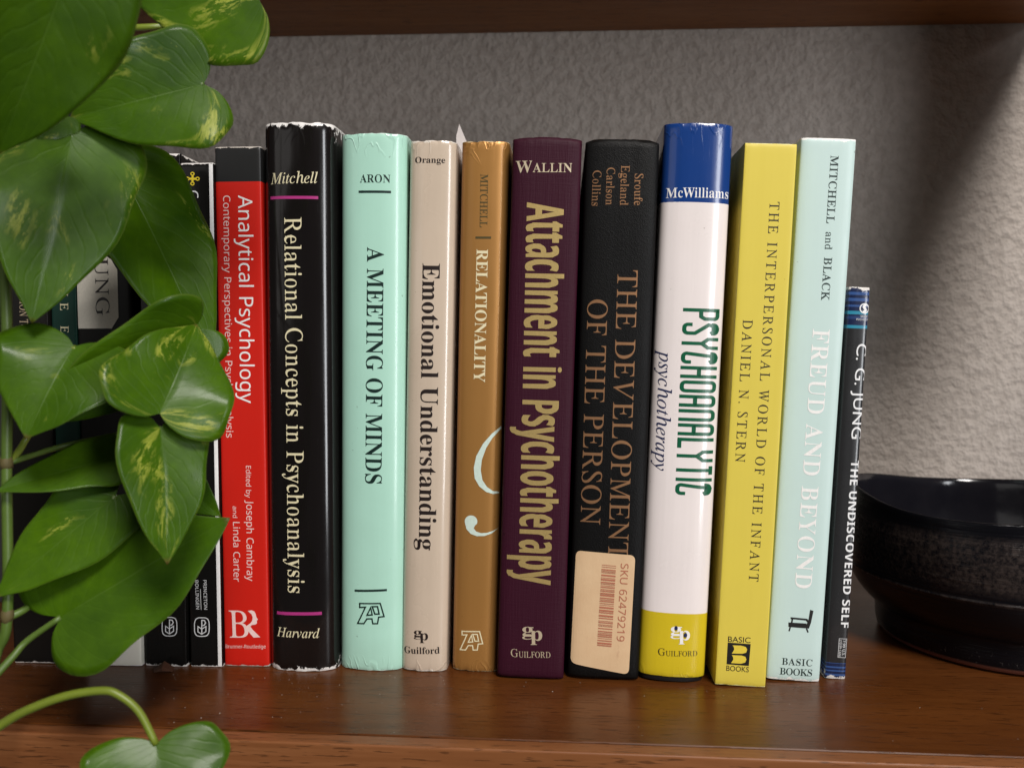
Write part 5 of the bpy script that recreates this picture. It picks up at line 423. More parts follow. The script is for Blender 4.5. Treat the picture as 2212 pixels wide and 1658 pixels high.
    '𝗴': '633|303 551 255 556 209 551 168 537 132 514 101 481 77 440 59 391 49 335 45 272 48 209 59 154 76 105 100 65 129 32 165 9 205 -5 251 -10 275 -9 297 -5 319 1 339 9 358 20 375 34 391 51 406 71 410 71 409 64 409 56 408 48 408 39 406 21 406 -7 399 -61 377 -100 341 -123 291 -131 236 -128 182 -120 129 -107 78 -89 78 -208 102 -216 126 -223 150 -229 175 -233 200 -236 254 -240 282 -240 345 -236 401 -225 447 -206 486 -179 516 -145 538 -104 551 -56 555 -1 555 546 429 546 417 476 413 476 382 511 345 536|302 435 330 433 354 426 373 414 389 397 401 375 409 346 414 312 416 271 416 253 414 216 409 184 401 159 389 140 373 125 354 115 331 109 304 107 257 117 224 148 204 199 197 270 204 342 223 394 256 425',
    '𝗵': '657|227 760 78 760 78 0 227 0 227 257 229 298 233 334 241 365 253 391 268 411 288 425 314 434 345 437 384 430 411 407 428 371 433 319 433 0 582 0 582 356 579 405 569 447 552 481 529 508 500 529 466 544 428 553 386 556 362 555 338 551 316 545 295 537 275 526 258 512 242 496 228 476 220 476 223 511 225 528 226 547 226 566 227 585',
    '𝗶': '305|169 759 153 760 137 759 122 756 108 751 96 745 85 735 78 722 73 706 72 687 73 668 78 652 85 640 96 630 108 623 122 618 137 615 153 614 169 615 184 618 197 623 210 630 221 640 228 652 233 668 234 687 233 706 228 722 221 735 210 745 197 751 184 756|227 546 78 546 78 0 227 0',
    '𝗺': '982|408 555 379 556 356 555 333 551 310 545 289 537 268 526 250 512 234 496 220 476 212 476 192 546 78 546 78 0 227 0 227 257 228 298 233 334 240 365 251 391 265 411 284 425 307 434 336 437 372 430 397 407 413 371 418 319 418 0 567 0 567 274 569 311 573 344 581 372 592 395 607 413 626 427 649 434 676 437 712 430 738 407 753 371 758 319 758 0 907 0 907 356 904 405 895 447 880 481 860 508 833 529 801 544 763 553 719 556 696 555 673 551 650 545 628 537 606 526 588 512 572 496 558 476 545 476 533 495 518 512 501 525 481 536 459 545 435 551',
    '𝗻': '657|430 553 388 556 363 555 338 551 315 545 292 537 270 526 251 512 234 496 220 476 212 476 192 546 78 546 78 0 227 0 227 257 229 298 233 334 241 365 252 391 267 411 288 425 314 434 345 437 366 435 385 430 400 420 412 407 421 391 428 371 432 347 433 319 433 0 582 0 582 356 579 405 569 447 552 481 529 508 500 529 467 544',
    '𝗼': '619|348 554 311 556 252 551 200 538 155 515 116 483 85 443 63 394 49 338 45 274 47 230 54 190 64 153 79 120 98 90 119 64 144 41 173 23 203 9 236 -2 271 -8 308 -10 366 -5 418 8 464 32 503 64 534 105 556 154 570 210 574 274 572 318 566 358 555 394 540 427 521 457 500 483 475 505 447 523 416 537 384 548|282 433 309 436 337 433 361 426 380 413 396 396 407 373 415 345 420 312 422 274 420 236 415 203 407 175 396 151 380 133 361 120 337 113 310 110 282 113 258 120 239 133 224 151 212 175 204 203 199 236 197 274 199 312 204 345 212 373 224 396 239 413 258 426',
    '𝗽': '633|426 552 382 556 354 555 328 550 306 542 286 532 268 519 253 506 239 491 227 475 220 475 199 546 78 546 78 -240 227 -240 227 -1 223 39 219 60 227 60 239 47 252 34 267 23 284 11 303 2 325 -5 350 -9 378 -10 422 -5 462 8 497 31 529 62 555 103 573 152 584 209 588 274 584 339 574 396 556 445 531 484 500 516 465 538|234 355 242 381 253 401 266 417 285 428 307 435 334 437 379 427 411 397 430 346 436 276 434 238 430 205 422 177 412 154 398 135 380 122 360 114 336 111 307 114 284 122 265 135 251 154 240 177 233 205 228 238 227 275 227 291 229 326',
    '𝗿': '454|383 556 356 554 331 549 308 539 286 526 266 510 249 493 233 474 220 454 213 454 191 546 78 546 78 0 227 0 227 278 228 303 232 325 239 344 249 360 260 374 273 386 288 396 305 404 341 414 359 416 395 416 402 416 422 412 433 552 409 555 402 555',
    '𝘀': '497|261 556 214 554 173 547 136 535 104 518 78 497 60 471 49 440 45 404 46 382 49 362 54 344 61 328 70 313 81 299 95 287 110 276 128 265 148 254 170 243 194 232 240 212 272 196 293 183 300 177 305 171 312 153 312 146 311 136 307 127 302 119 294 112 283 106 269 102 251 100 231 99 211 100 189 102 166 106 141 112 116 119 68 135 46 145 46 22 67 14 87 7 128 -3 150 -6 199 -10 226 -10 280 -7 328 1 368 15 401 34 426 59 444 89 455 123 459 162 458 185 454 206 449 225 441 242 430 256 418 270 404 282 370 303 351 313 265 350 223 370 207 381 202 386 195 398 193 410 197 426 210 437 230 444 259 446 277 445 296 443 314 440 332 435 350 428 369 422 388 414 408 406 453 513 429 524 405 533 381 540 358 546 311 554',
    '𝘁': '434|243 662 148 662 105 547 23 497 23 434 94 434 94 171 95 138 100 109 107 83 117 62 129 43 143 28 159 15 178 6 197 -1 219 -6 241 -9 265 -10 286 -10 324 -6 343 -3 360 1 375 6 389 10 402 15 402 126 356 114 333 110 320 109 308 109 294 110 282 113 271 118 261 125 253 133 248 144 244 156 243 171 243 434 396 434 396 546 243 546',
    '𝘂': '657|224 546 75 546 75 190 78 141 88 99 105 65 128 37 157 17 190 2 227 -7 269 -10 294 -9 319 -5 342 1 366 9 387 20 406 34 423 50 437 70 445 70 465 0 579 0 579 546 430 546 430 289 428 248 424 212 416 181 405 156 390 135 369 121 343 112 312 109 291 111 272 117 257 126 245 139 236 156 229 176 225 200 224 227',
    '𝘆': '569|163 546 0 546 217 4 208 -23 201 -42 191 -60 180 -77 168 -91 153 -104 135 -113 115 -118 93 -120 85 -120 76 -119 68 -119 34 -114 34 -232 49 -235 67 -237 76 -239 87 -239 98 -240 110 -240 148 -237 183 -229 217 -216 248 -198 275 -174 300 -144 321 -110 338 -70 569 546 409 546 308 239 305 228 301 217 295 193 287 144 284 144 283 157 281 169 280 182 276 205 270 228 266 239',
    '𝟢': '572|341 719 285 725 245 722 208 714 176 701 148 682 124 657 103 628 86 595 73 556 62 513 55 466 50 414 49 358 53 276 63 204 81 141 107 88 139 45 180 14 228 -4 285 -10 326 -7 363 1 395 15 423 34 447 58 468 88 485 122 499 161 509 204 517 251 522 302 523 358 519 440 508 513 490 575 464 628 431 671 390 701|247 645 285 650 322 645 354 632 379 609 399 577 415 536 425 486 432 426 434 358 432 289 425 229 415 178 399 138 379 106 354 83 322 70 285 65 247 70 216 83 190 106 170 138 156 179 145 229 139 289 137 358 139 426 145 486 156 536 170 577 190 609 216 632',
    '𝟣': '572|355 714 282 714 89 564 135 505 221 574 229 582 244 594 251 601 258 607 273 622 271 594 271 581 270 568 270 554 269 538 269 0 355 0',
    '𝟤': '572|322 721 275 724 242 722 210 718 181 710 152 700 126 687 101 672 78 657 56 640 103 581 123 596 144 610 164 621 184 631 204 639 226 645 250 648 275 649 302 647 326 641 347 632 366 619 381 601 392 581 399 557 401 529 400 505 396 483 390 461 382 440 371 420 359 400 343 379 326 358 285 313 261 288 235 262 48 73 48 0 520 0 520 80 159 80 159 84 308 231 335 258 360 284 383 309 404 333 423 357 441 381 455 405 468 430 478 454 485 480 490 506 491 534 487 576 476 613 458 646 433 674 401 696 365 711',
    '𝟦': '572|357 718 21 237 21 162 363 162 363 0 448 0 448 162 552 162 552 241 448 241 448 718|364 624 368 624 365 573 365 555 363 514 363 241 107 241 321 546 327 554 332 563 338 572 360 614',
    '𝟨': '572|382 724 334 722 290 715 251 704 217 688 187 668 160 646 137 620 118 591 101 560 87 527 77 493 68 456 58 381 56 343 55 305 57 254 63 207 73 165 88 128 105 95 126 67 149 43 175 24 203 9 233 -1 265 -8 298 -10 347 -6 391 6 430 26 464 54 490 89 510 130 521 177 525 230 521 279 511 322 493 359 468 391 437 415 402 433 362 443 318 447 287 445 260 441 235 433 213 422 194 410 177 395 162 380 149 363 143 363 145 392 148 420 153 448 158 474 165 499 174 523 184 545 197 566 211 585 228 602 247 616 269 629 293 639 321 646 351 651 384 652 395 652 430 649 461 643 470 640 470 715 441 721 404 724|300 378 332 376 360 368 384 356 404 338 419 316 429 291 436 262 438 230 436 190 428 156 416 128 399 104 378 87 354 74 327 67 297 64 273 66 250 71 230 79 212 91 196 106 182 123 171 141 161 161 154 183 148 204 145 226 144 247 145 263 149 279 155 294 164 309 174 323 187 336 201 348 218 359 236 367 256 373 277 377',
    '𝟩': '572|523 714 44 714 44 634 429 634 136 0 233 0 523 646',
    '𝟫': '572|311 722 278 724 245 722 214 717 185 708 158 695 134 679 113 660 94 637 78 612 66 584 57 553 52 519 50 483 54 434 64 392 82 355 107 323 137 299 172 281 211 271 255 267 286 269 314 273 339 281 362 292 381 304 398 318 413 334 425 350 431 350 427 293 417 240 410 214 401 190 391 168 378 148 363 129 346 112 327 98 305 85 281 75 254 68 223 63 190 62 166 63 144 65 122 69 102 75 102 0 146 -8 158 -9 170 -9 182 -10 192 -10 240 -8 284 -1 323 10 358 26 388 46 415 68 438 94 458 122 474 154 488 187 498 221 507 258 517 333 519 371 520 409 518 460 512 507 502 548 488 586 471 618 450 646 427 670 401 690 373 705 343 715|248 647 278 650 302 648 325 643 345 634 363 622 379 607 393 591 404 572 414 552 421 531 427 510 430 488 431 467 430 451 426 435 420 420 412 405 401 391 388 378 374 366 357 356 339 347 319 341 297 337 274 336 241 339 213 346 190 358 170 375 156 397 145 422 139 451 137 484 139 523 147 557 159 586 177 609 198 627 222 640',
}

# ---------------------------------------------------------------- helpers
def link(o, parent=None):
    C.objects.link(o)
    if parent:
        o.parent = parent
    return o

def obj(name, bm, mat=None, parent=None, smooth=False, angle=None):
    me = bpy.data.meshes.new(name)
    bm.normal_update()
    bm.to_mesh(me)
    bm.free()
    if mat:
        for mt in (mat if isinstance(mat, (list, tuple)) else [mat]):
            me.materials.append(mt)
    if smooth:
        for p in me.polygons:
            p.use_smooth = True
        if angle:
            me.set_sharp_from_angle(angle=math.radians(angle))
    return link(bpy.data.objects.new(name, me), parent)

def tag(o, label, cat, group=None):
    o['label'] = label
    o['category'] = cat
    if group:
        o['group'] = group
    return o

def empty(name, loc=(0, 0, 0), rot=(0, 0, 0)):
    o = bpy.data.objects.new(name, None)
    o.empty_display_size = 0.01
    o.location = loc
    o.rotation_euler = rot
    return link(o)

def add_box(bm, x0, x1, y0, y1, z0, z1, bevel=0.0, seg=2):
    r = bmesh.ops.create_cube(bm, size=1)
    vs_ = r['verts']
    bmesh.ops.scale(bm, vec=(x1-x0, y1-y0, z1-z0), verts=vs_)
    bmesh.ops.translate(bm, vec=((x0+x1)/2, (y0+y1)/2, (z0+z1)/2), verts=vs_)
    if bevel:
        es = list({e for v in vs_ for e in v.link_edges})
        bmesh.ops.bevel(bm, geom=es, offset=bevel, segments=seg, affect='EDGES', profile=0.5)

def catmull(pts, n):
    out = []
    P = [Vector(p) for p in pts]
    P = [P[0]*2-P[1]] + P + [P[-1]*2-P[-2]]
    for i in range(1, len(P)-2):
        a, b, c, d = P[i-1], P[i], P[i+1], P[i+2]
        for k in range(n):
            t = k/n
            out.append(0.5*((2*b) + (c-a)*t + (2*a-5*b+4*c-d)*t*t + (3*b-a-3*c+d)*t**3))
    out.append(P[-2])
    return out

# ---------------------------------------------------------------- materials
class Nodes:
    def __init__(self, name):
        self.m = bpy.data.materials.new(name)
        self.m.use_nodes = True
        self.t = self.m.node_tree
        self.b = self.t.nodes['Principled BSDF']
        self.out = self.t.nodes['Material Output']
        self._co = None
    def n(self, kind, **kw):
        x = self.t.nodes.new('ShaderNode' + kind)
        for k, v in kw.items():
            setattr(x, k, v)
        return x
    def l(self, a, b):
        self.t.links.new(a, b)
    def put(self, sock, v):
        if isinstance(v, bpy.types.NodeSocket):
            self.l(v, sock)
        elif isinstance(v, (tuple, list)) and len(v) == 3 and sock.type == 'RGBA':
            sock.default_value = (*v, 1)
        else:
            sock.default_value = v
    def co(self):
        if not self._co:
            self._co = self.n('TexCoord')
        return self._co.outputs['Object']
    def xyz(self):
        s = self.n('SeparateXYZ')
        self.l(self.co(), s.inputs[0])
        return s.outputs
    def mapped(self, scale=(1, 1, 1), loc=(0, 0, 0), rot=(0, 0, 0), src=None):
        mp = self.n('Mapping')
        self.l(src or self.co(), mp.inputs[0])
        mp.inputs['Scale'].default_value = scale
        mp.inputs['Location'].default_value = loc
        mp.inputs['Rotation'].default_value = rot
        return mp.outputs[0]
    def noise(self, scale, detail=4, rough=0.55, vec=None, dist=0.0):
        x = self.n('TexNoise')
        self.l(vec or self.co(), x.inputs['Vector'])
        x.inputs['Scale'].default_value = scale
        x.inputs['Detail'].default_value = detail
        x.inputs['Roughness'].default_value = rough
        x.inputs['Distortion'].default_value = dist
        return x.outputs['Fac']
    def math(self, op, a, b=0.0, c=0.0, clamp=False):
        x = self.n('Math', operation=op)
        x.use_clamp = clamp
        self.put(x.inputs[0], a)
        self.put(x.inputs[1], b)
        self.put(x.inputs[2], c)
        return x.outputs[0]
    def ramp(self, v, a, b, lo=0.0, hi=1.0):
        x = self.n('MapRange')
        x.clamp = True
        self.put(x.inputs[0], v)
        for i, q in enumerate((a, b, lo, hi)):
            self.put(x.inputs[i+1], q)
        return x.outputs[0]
    def mix(self, f, a, b, blend='MIX'):
        x = self.n('Mix', data_type='RGBA', blend_type=blend)
        self.put(x.inputs[0], f)
        self.put(x.inputs[6], a)
        self.put(x.inputs[7], b)
        return x.outputs[2]
    def bump(self, h, strength, dist, normal=None):
        x = self.n('Bump')
        x.inputs['Strength'].default_value = strength
        x.inputs['Distance'].default_value = dist
        self.l(h, x.inputs['Height'])
        if normal:
            self.l(normal, x.inputs['Normal'])
        self.l(x.outputs[0], self.b.inputs['Normal'])
        return x.outputs[0]
    def set(self, **kw):
        names = dict(color='Base Color', rough='Roughness', metal='Metallic', spec='Specular IOR Level', coat='Coat Weight', coat_rough='Coat Roughness')
        for k, v in kw.items():
            self.put(self.b.inputs[names[k]], v)
        return self

def ink(name, color, rough=0.4, metal=0.0, spec=0.5, speck=0.0):
    N = Nodes(name)
    f = N.noise(900, 3)
    col = N.mix(N.ramp(f, 0.35, 0.7, 0, 0.25), color, tuple(c*0.6 for c in color))
    N.set(color=col, rough=rough, metal=metal, spec=spec)
    if speck:
        N.bump(N.noise(2600, 2), speck, 0.0001)
    return N.m

INK = {
    'cream': ink('cream_ink', (0.76, 0.68, 0.44)), 'white': ink('white_ink', (0.80, 0.80, 0.80)), 'offwhite': ink('off_white_ink', (0.86, 0.84, 0.82)),
    'pink_white': ink('pinkish_white_ink', (0.85, 0.62, 0.58)), 'tan': ink('tan_ink', (0.50, 0.40, 0.26)), 'yellow': ink('yellow_ink', (0.75, 0.58, 0.03)),
    'ink_brown': ink('dark_brown_ink', (0.018, 0.011, 0.010)), 'ink_green': ink('green_black_ink', (0.006, 0.022, 0.018)), 'ink_black': ink('black_ink', (0.008, 0.008, 0.007)),
    'olive': ink('olive_ink', (0.07, 0.055, 0.018)), 'magenta': ink('magenta_ink', (0.42, 0.035, 0.20)), 'pale_blue': ink('pale_blue_ink', (0.60, 0.72, 0.64)),
    'bottle_green': ink('bottle_green_ink', (0.004, 0.10, 0.045), 0.3), 'navy': ink('navy_ink', (0.008, 0.016, 0.075)), 'rust': ink('rust_ink', (0.42, 0.13, 0.07), 0.7),
    'paper_yellow': ink('paper_yellow_ink', (0.74, 0.57, 0.055)),
    'foil_gold': ink('gold_foil', (0.58, 0.42, 0.16), 0.42, 0.55, 0.5, 0.5), 'foil_pale': ink('pale_foil', (0.72, 0.60, 0.42), 0.4, 0.45, 0.5, 0.3),
    'foil_copper': ink('copper_foil', (0.50, 0.26, 0.13), 0.36, 0.7, 0.5, 0.3),
}

def jacket(name, bands, w, h, rough=0.35, wear=0.0, wear_color=(0.78, 0.74, 0.70), coat=0.0, weave=0.0, grain=0.0, grime=0.25, side_wear=0.0, creases=0.0, seed=0.0, spec=0.4, metal=0.0, ripple=0.12):
    """Printed cover: bands = colour, or [(z0, colour), ...] from the foot upwards; wear rubs the paper bare at head and tail."""
    N = Nodes(name)
    x, y, z = N.xyz()
    if isinstance(bands, tuple):
        bands = [(0, bands)]
    col = N.mix(0.0, bands[0][1], bands[0][1])
    for z0, c in bands[1:]:
        col = N.mix(N.math('GREATER_THAN', z, z0), col, c)
    vec = N.mapped(loc=(seed, seed*0.7, 0))
    mott = N.noise(28, 5, 0.6, vec)
    col = N.mix(N.ramp(mott, 0.35, 0.75, 0, grime), col, (0.62, 0.6, 0.56), 'MULTIPLY')
    smu = N.noise(11, 6, 0.65, N.mapped((1, 1, 0.5), (seed*2, 5, 1)), 0.8)
    col = N.mix(N.ramp(smu, 0.50, 0.72, 0, 0.55*grime), col, (0.55, 0.52, 0.47), 'MULTIPLY')
    fox = N.noise(420, 3, 0.5, N.mapped(loc=(seed, 2, 9)))
    col = N.mix(N.ramp(fox, 0.735, 0.76, 0, 0.5), col, (0.30, 0.27, 0.22), 'MULTIPLY')
    # handling scuffs: fine, stretched along the spine
    sc = N.noise(160, 6, 0.7, N.mapped((6, 6, 0.35), (seed, 0, 0)))
    scm = N.ramp(sc, 0.62, 0.72)
    ro = N.math('ADD', rough, N.math('MULTIPLY', scm, 0.18), clamp=True)
    ro = N.math('ADD', ro, N.ramp(mott, 0.3, 0.7, -0.05, 0.07), clamp=True)
    if wear > 0:
        d = N.math('MINIMUM', z, N.math('SUBTRACT', h, z))
        d = N.math('MULTIPLY', d, 1/(0.006*wear))
        if side_wear:
            ax = N.math('ABSOLUTE', x)
            dx = N.math('MULTIPLY', N.math('SUBTRACT', w*0.5, ax), 1/(0.004*side_wear))
            dx = N.math('ADD', dx, N.math('MULTIPLY', d, 0.22))
            d = N.math('MINIMUM', d, N.math('ADD', dx, 0.35))
        nz = N.noise(240, 8, 0.72, N.mapped((1, 1, 0.8), (seed+3, 1, 2)))
        nz = N.ramp(nz, 0.36, 0.72)
        mask = N.ramp(N.math('SUBTRACT', nz, d), 0.02, 0.12)
        col = N.mix(mask, col, wear_color)
        ro = N.math('ADD', ro, N.math('MULTIPLY', mask, 0.4), clamp=True)
    N.set(color=col, rough=ro, coat=coat, coat_rough=0.12, spec=spec, metal=metal)
    nrm = None
    if weave:
        th1 = N.noise(1500, 3, 0.6, N.mapped((1, 1, 0.04)))
        th2 = N.noise(1500, 3, 0.6, N.mapped((0.06, 1, 1)))
        nrm = N.bump(N.math('ADD', th1, N.math('MULTIPLY', th2, 0.6)), weave, 0.0004)
    if grain:
        g = N.n('TexVoronoi'); N.l(N.co(), g.inputs['Vector']); g.inputs['Scale'].default_value = 2300
        nrm = N.bump(N.math('ADD', g.outputs['Distance'], N.noise(700, 4)), grain, 0.0003, nrm)
    if creases:
        cr = N.noise(120, 2, 0.5, N.mapped((1, 1, 0.45), (seed, 3, 1), (0, 0.35, 0)), 0.6)
        ridge = N.math('ABSOLUTE', N.math('SUBTRACT', cr, 0.5))
        near = N.ramp(N.math('MINIMUM', N.math('MULTIPLY', z, 1.5), N.math('SUBTRACT', h, z)), 0.001, 0.011, 1, 0)
        hgt = N.math('MULTIPLY', N.ramp(ridge, 0.0, 0.025, 1, 0), near)
        nrm = N.bump(hgt, creases*0.55, 0.0005, nrm)
    N.bump(N.noise(70, 3, 0.5, N.mapped((1.2, 1.2, 0.07), (seed, 1, 1))), ripple, 0.002, nrm)
    return N.m

def wood(name, dark, mid, light, rough, scale=1.0, along='x', coat=0.06):
    N = Nodes(name)
    st = {'x': (0.05, 1, 1), 'z': (1, 1, 0.05)}[along]
    v = N.mapped(tuple(s*scale for s in st))
    big = N.noise(22, 5, 0.6, v, 0.8)
    fib = N.noise(260, 6, 0.65, v, 0.3)
    pore = N.noise(1000, 2, 0.5, N.mapped(tuple(s*scale*q for s, q in zip(st, (1.7, 1, 1)))))
    pm = N.ramp(pore, 0.60, 0.66)
    blotch = N.noise(6, 3)
    col = N.mix(N.ramp(big, 0.3, 0.7), dark, mid)
    col = N.mix(N.ramp(fib, 0.45, 0.8, 0, 0.55), col, light)
    col = N.mix(N.ramp(blotch, 0.35, 0.7, 0, 0.35), col, dark)
    col = N.mix(N.math('MULTIPLY', pm, 0.6), col, tuple(c*0.28 for c in dark))
    smear = N.noise(14, 5, 0.6, N.mapped((0.5, 1, 1), (2, 1, 0)))
    N.set(color=col, rough=N.ramp(smear, 0.3, 0.7, rough-0.06, rough+0.08), coat=coat, coat_rough=0.2, spec=0.24)
    N.bump(N.math('SUBTRACT', N.math('MULTIPLY', fib, 0.25), pm), 0.25, 0.0003)
    return N.m

def simple(name, color, rough=0.5, metal=0.0, spec=0.5, var=0.2, scale=200, bump=0.0, coat=0.0):
    N = Nodes(name)
    f = N.noise(scale, 5)
    N.set(color=N.mix(N.ramp(f, 0.3, 0.7, 0, var), color, tuple(c*0.5 for c in color)), rough=rough, metal=metal, spec=spec, coat=coat)
    if bump:
        N.bump(f, bump, 0.0005)
    return N.m

def pages(name, color):
    N = Nodes(name)
    w = N.noise(2200, 2, 0.5, N.mapped((1, 0.03, 0.03)))
    N.set(color=N.mix(N.ramp(w, 0.35, 0.65, 0, 0.5), color, tuple(c*0.62 for c in color)), rough=0.85, spec=0.2)
    N.bump(w, 0.4, 0.0004)
    return N.m
PAGES = pages('page_edges', (0.66, 0.60, 0.50))
PAGES_WHITE = pages('white_page_edges', (0.80, 0.78, 0.74))

# ---------------------------------------------------------------- wall and shelves
WALL_Y = 0.193
N = Nodes('rough_plaster')
lump = N.noise(150, 3, 0.5)
fine = N.noise(300, 5, 0.6)
pit = N.n('TexVoronoi'); N.l(N.mapped((1, 1, 0.8)), pit.inputs['Vector']); pit.inputs['Scale'].default_value = 85
pits = N.ramp(pit.outputs['Distance'], 0.0, 0.25)
N.set(color=N.mix(N.ramp(lump, 0.3, 0.7), (0.40, 0.35, 0.31), (0.49, 0.435, 0.39)), rough=0.75, spec=0.3)
hh = N.math('ADD', N.math('MULTIPLY', N.ramp(lump, 0.34, 0.66), 1.0), N.math('MULTIPLY', fine, 0.5))
hh = N.math('ADD', hh, N.math('MULTIPLY', pits, 0.35))
trow = N.noise(16, 3, 0.5, N.mapped((1, 1, 2.2), (3, 0, 1), (0, 0.5, 0)), 1.0)
hh = N.math('ADD', hh, N.math('MULTIPLY', trow, 0.8))
N.bump(hh, 0.42, 0.0028)
PLASTER = N.m
bm = bmesh.new()
add_box(bm, -1.2, 1.2, WALL_Y, WALL_Y+0.1, -0.5, 1.0)
wall = obj('wall', bm, PLASTER)
wall['kind'] = 'structure'

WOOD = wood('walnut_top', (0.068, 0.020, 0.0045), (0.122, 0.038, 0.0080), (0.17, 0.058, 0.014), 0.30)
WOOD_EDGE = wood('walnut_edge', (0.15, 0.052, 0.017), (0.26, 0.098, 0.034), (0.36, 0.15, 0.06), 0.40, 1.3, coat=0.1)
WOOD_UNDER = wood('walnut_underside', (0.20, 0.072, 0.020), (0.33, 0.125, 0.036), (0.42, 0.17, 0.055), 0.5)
SHELF_F, SHELF_TOP = -0.0683, 0.346
X_END = 0.296
unit_ = empty('shelf_unit', (0, 0, -0.022))
tag(unit_, 'brown walnut wall shelf with boards above and below the row of books', 'shelf')
def part(name, bm, mat, parent, **kw):
    o = obj(name, bm, mat, parent, **kw)
    o.matrix_parent_inverse = parent.matrix_basis.inverted()
    return o
bm = bmesh.new()
add_box(bm, -0.75, 0.62, SHELF_F+0.0016, WALL_Y-0.0005, -0.022, 0.0, 0.0004, 1)
low = part('lower_board', bm, WOOD, unit_)
bm = bmesh.new()
add_box(bm, -0.75, 0.62, SHELF_F-0.006, SHELF_F+0.0014, -0.0224, -0.0002, 0.0008, 3)
part('front_edge', bm, WOOD_EDGE, unit_)
bm = bmesh.new()
add_box(bm, -0.75, X_END, SHELF_F+0.0016, WALL_Y-0.0005, SHELF_TOP, SHELF_TOP+0.022, 0.0004, 1)
part('upper_board', bm, WOOD_UNDER, unit_)
bm = bmesh.new()
add_box(bm, -0.75, X_END, SHELF_F-0.006, SHELF_F+0.0014, SHELF_TOP-0.0002, SHELF_TOP+0.0224, 0.0008, 3)
part('front_edge', bm, WOOD_EDGE, unit_)
# tapered upright added out of view on the lower board, shaped to shade the wall
bm = bmesh.new()
ptsu = [(0.340, 0.0004), (0.360, 0.0004), (0.470, 0.40), (0.372, 0.40)]
for yy in (-0.058, -0.030):
    vs_ = [bm.verts.new((x, yy, z)) for x, z in ptsu]
    bm.faces.new(vs_ if yy < -0.04 else vs_[::-1])
bm.verts.ensure_lookup_table()
for i in range(4):
    j = (i+1) % 4
    bm.faces.new((bm.verts[i], bm.verts[4+i], bm.verts[4+j], bm.verts[j]))
part('shadow_post', bm, WOOD_EDGE, unit_)

# ---------------------------------------------------------------- letters
MATHCAP = {'bold': (0x1D400, 0x1D41A, 0x1D7CE), 'ital': (0x1D434, 0x1D44E, None), 'sans': (0x1D5A0, 0x1D5BA, 0x1D7E2), 'sansb': (0x1D5D4, 0x1D5EE, 0x1D7EC)}
def face_of(style, c):
    """which letter family a character of a style is drawn from"""
    if style == 'gill': return 'plain'
    if style in ('sans',): return 'sans'
    if style in ('sansb', 'sansx'): return 'sansb'
    if style == 'serifb': return 'bold'
    if style == 'ital': return 'ital'
    if style in ('serif', 'serifm', 'serifh'): return 'ital' if c.isupper() and style == 'serif' else 'bold'
    return 'plain'
def code(fam, c):
    if fam == 'plain': return c
    cap, low_, dig = MATHCAP[fam]
    if 'A' <= c <= 'Z': return chr(cap + ord(c) - 65)
    if 'a' <= c <= 'z':
        return '\u210e' if fam == 'ital' and c == 'h' else chr(low_ + ord(c) - 97)
    if c.isdigit() and dig: return chr(dig + ord(c) - 48)
    return c
def read_letters():
    """letter outlines in thousandths of an em: advance, then loops of x y pairs"""
    out = {}
    for ch, rec in GLYPHS.items():
        adv, *loops = rec.split('|')
        v, f = [], []
        polys = []
        for lp_ in loops:
            q = [int(n_) for n_ in lp_.split()]
            polys.append([Vector((q[i]*0.001, q[i+1]*0.001, 0)) for i in range(0, len(q), 2)])
        def area2(pl):
            return sum(a.x*b_.y - b_.x*a.y for a, b_ in zip(pl, pl[1:]+pl[:1]))
        def inside(p, pl):
            c_ = False
            for a, b_ in zip(pl, pl[1:]+pl[:1]):
                if (a.y > p.y) != (b_.y > p.y) and p.x < (b_.x-a.x)*(p.y-a.y)/(b_.y-a.y)+a.x:
                    c_ = not c_
            return c_
        solid = [pl for pl in polys if area2(pl) > 0]
        holes = [pl for pl in polys if area2(pl) <= 0]
        for so in solid:
            grp = [so] + [h_ for h_ in holes if inside(h_[0], so)]
            flat = [p for pl in grp for p in pl]
            o_ = len(v)
            v += [(p.x, p.y) for p in flat]
            for tri in tessellate_polygon(grp):
                a, b_, c_ = (flat[i] for i in tri)
                t_ = tuple(i+o_ for i in tri)
                f.append(t_ if (b_-a).cross(c_-a).z > 0 else t_[::-1])
        out[ch] = (v, f, int(adv)*0.001)
    return out
LETTER = read_letters()
_glyph = {}
def thin(v, f, k):
    """slim the stems of a bold letter sideways, leaving its hairlines"""
    cnt = {}
    for t in f:
        for a, b in zip(t, t[1:]+t[:1]):
            cnt[(a, b)] = 1
    edge = [(a, b) for (a, b) in cnt if (b, a) not in cnt]
    nx = [0.0]*len(v)
    for a, b in edge:
        dx, dy = v[b][0]-v[a][0], v[b][1]-v[a][1]
        L = math.hypot(dx, dy) or 1
        for i in (a, b):
            nx[i] += dy/L*0.5
    out = []
    for i, (px, py) in enumerate(v):
        if abs(nx[i]) < 0.25:
            out.append((px, py)); continue
        s = -1 if nx[i] > 0 else 1
        best = None
        for yy in (py-0.004, py+0.004):
            for a, b in edge:
                y0, y1 = v[a][1], v[b][1]
                if (y0-yy)*(y1-yy) < 0:
                    xx = v[a][0] + (v[b][0]-v[a][0])*(yy-y0)/(y1-y0)
                    d = (xx-px)*s
                    if d > 0.008 and (best is None or d < best):
                        best = d
        if best is None or best > 0.24 or best < 0.075:
            out.append((px, py)); continue
        out.append((px + s*k*best*min(1, abs(nx[i])*1.2), py))
    return out
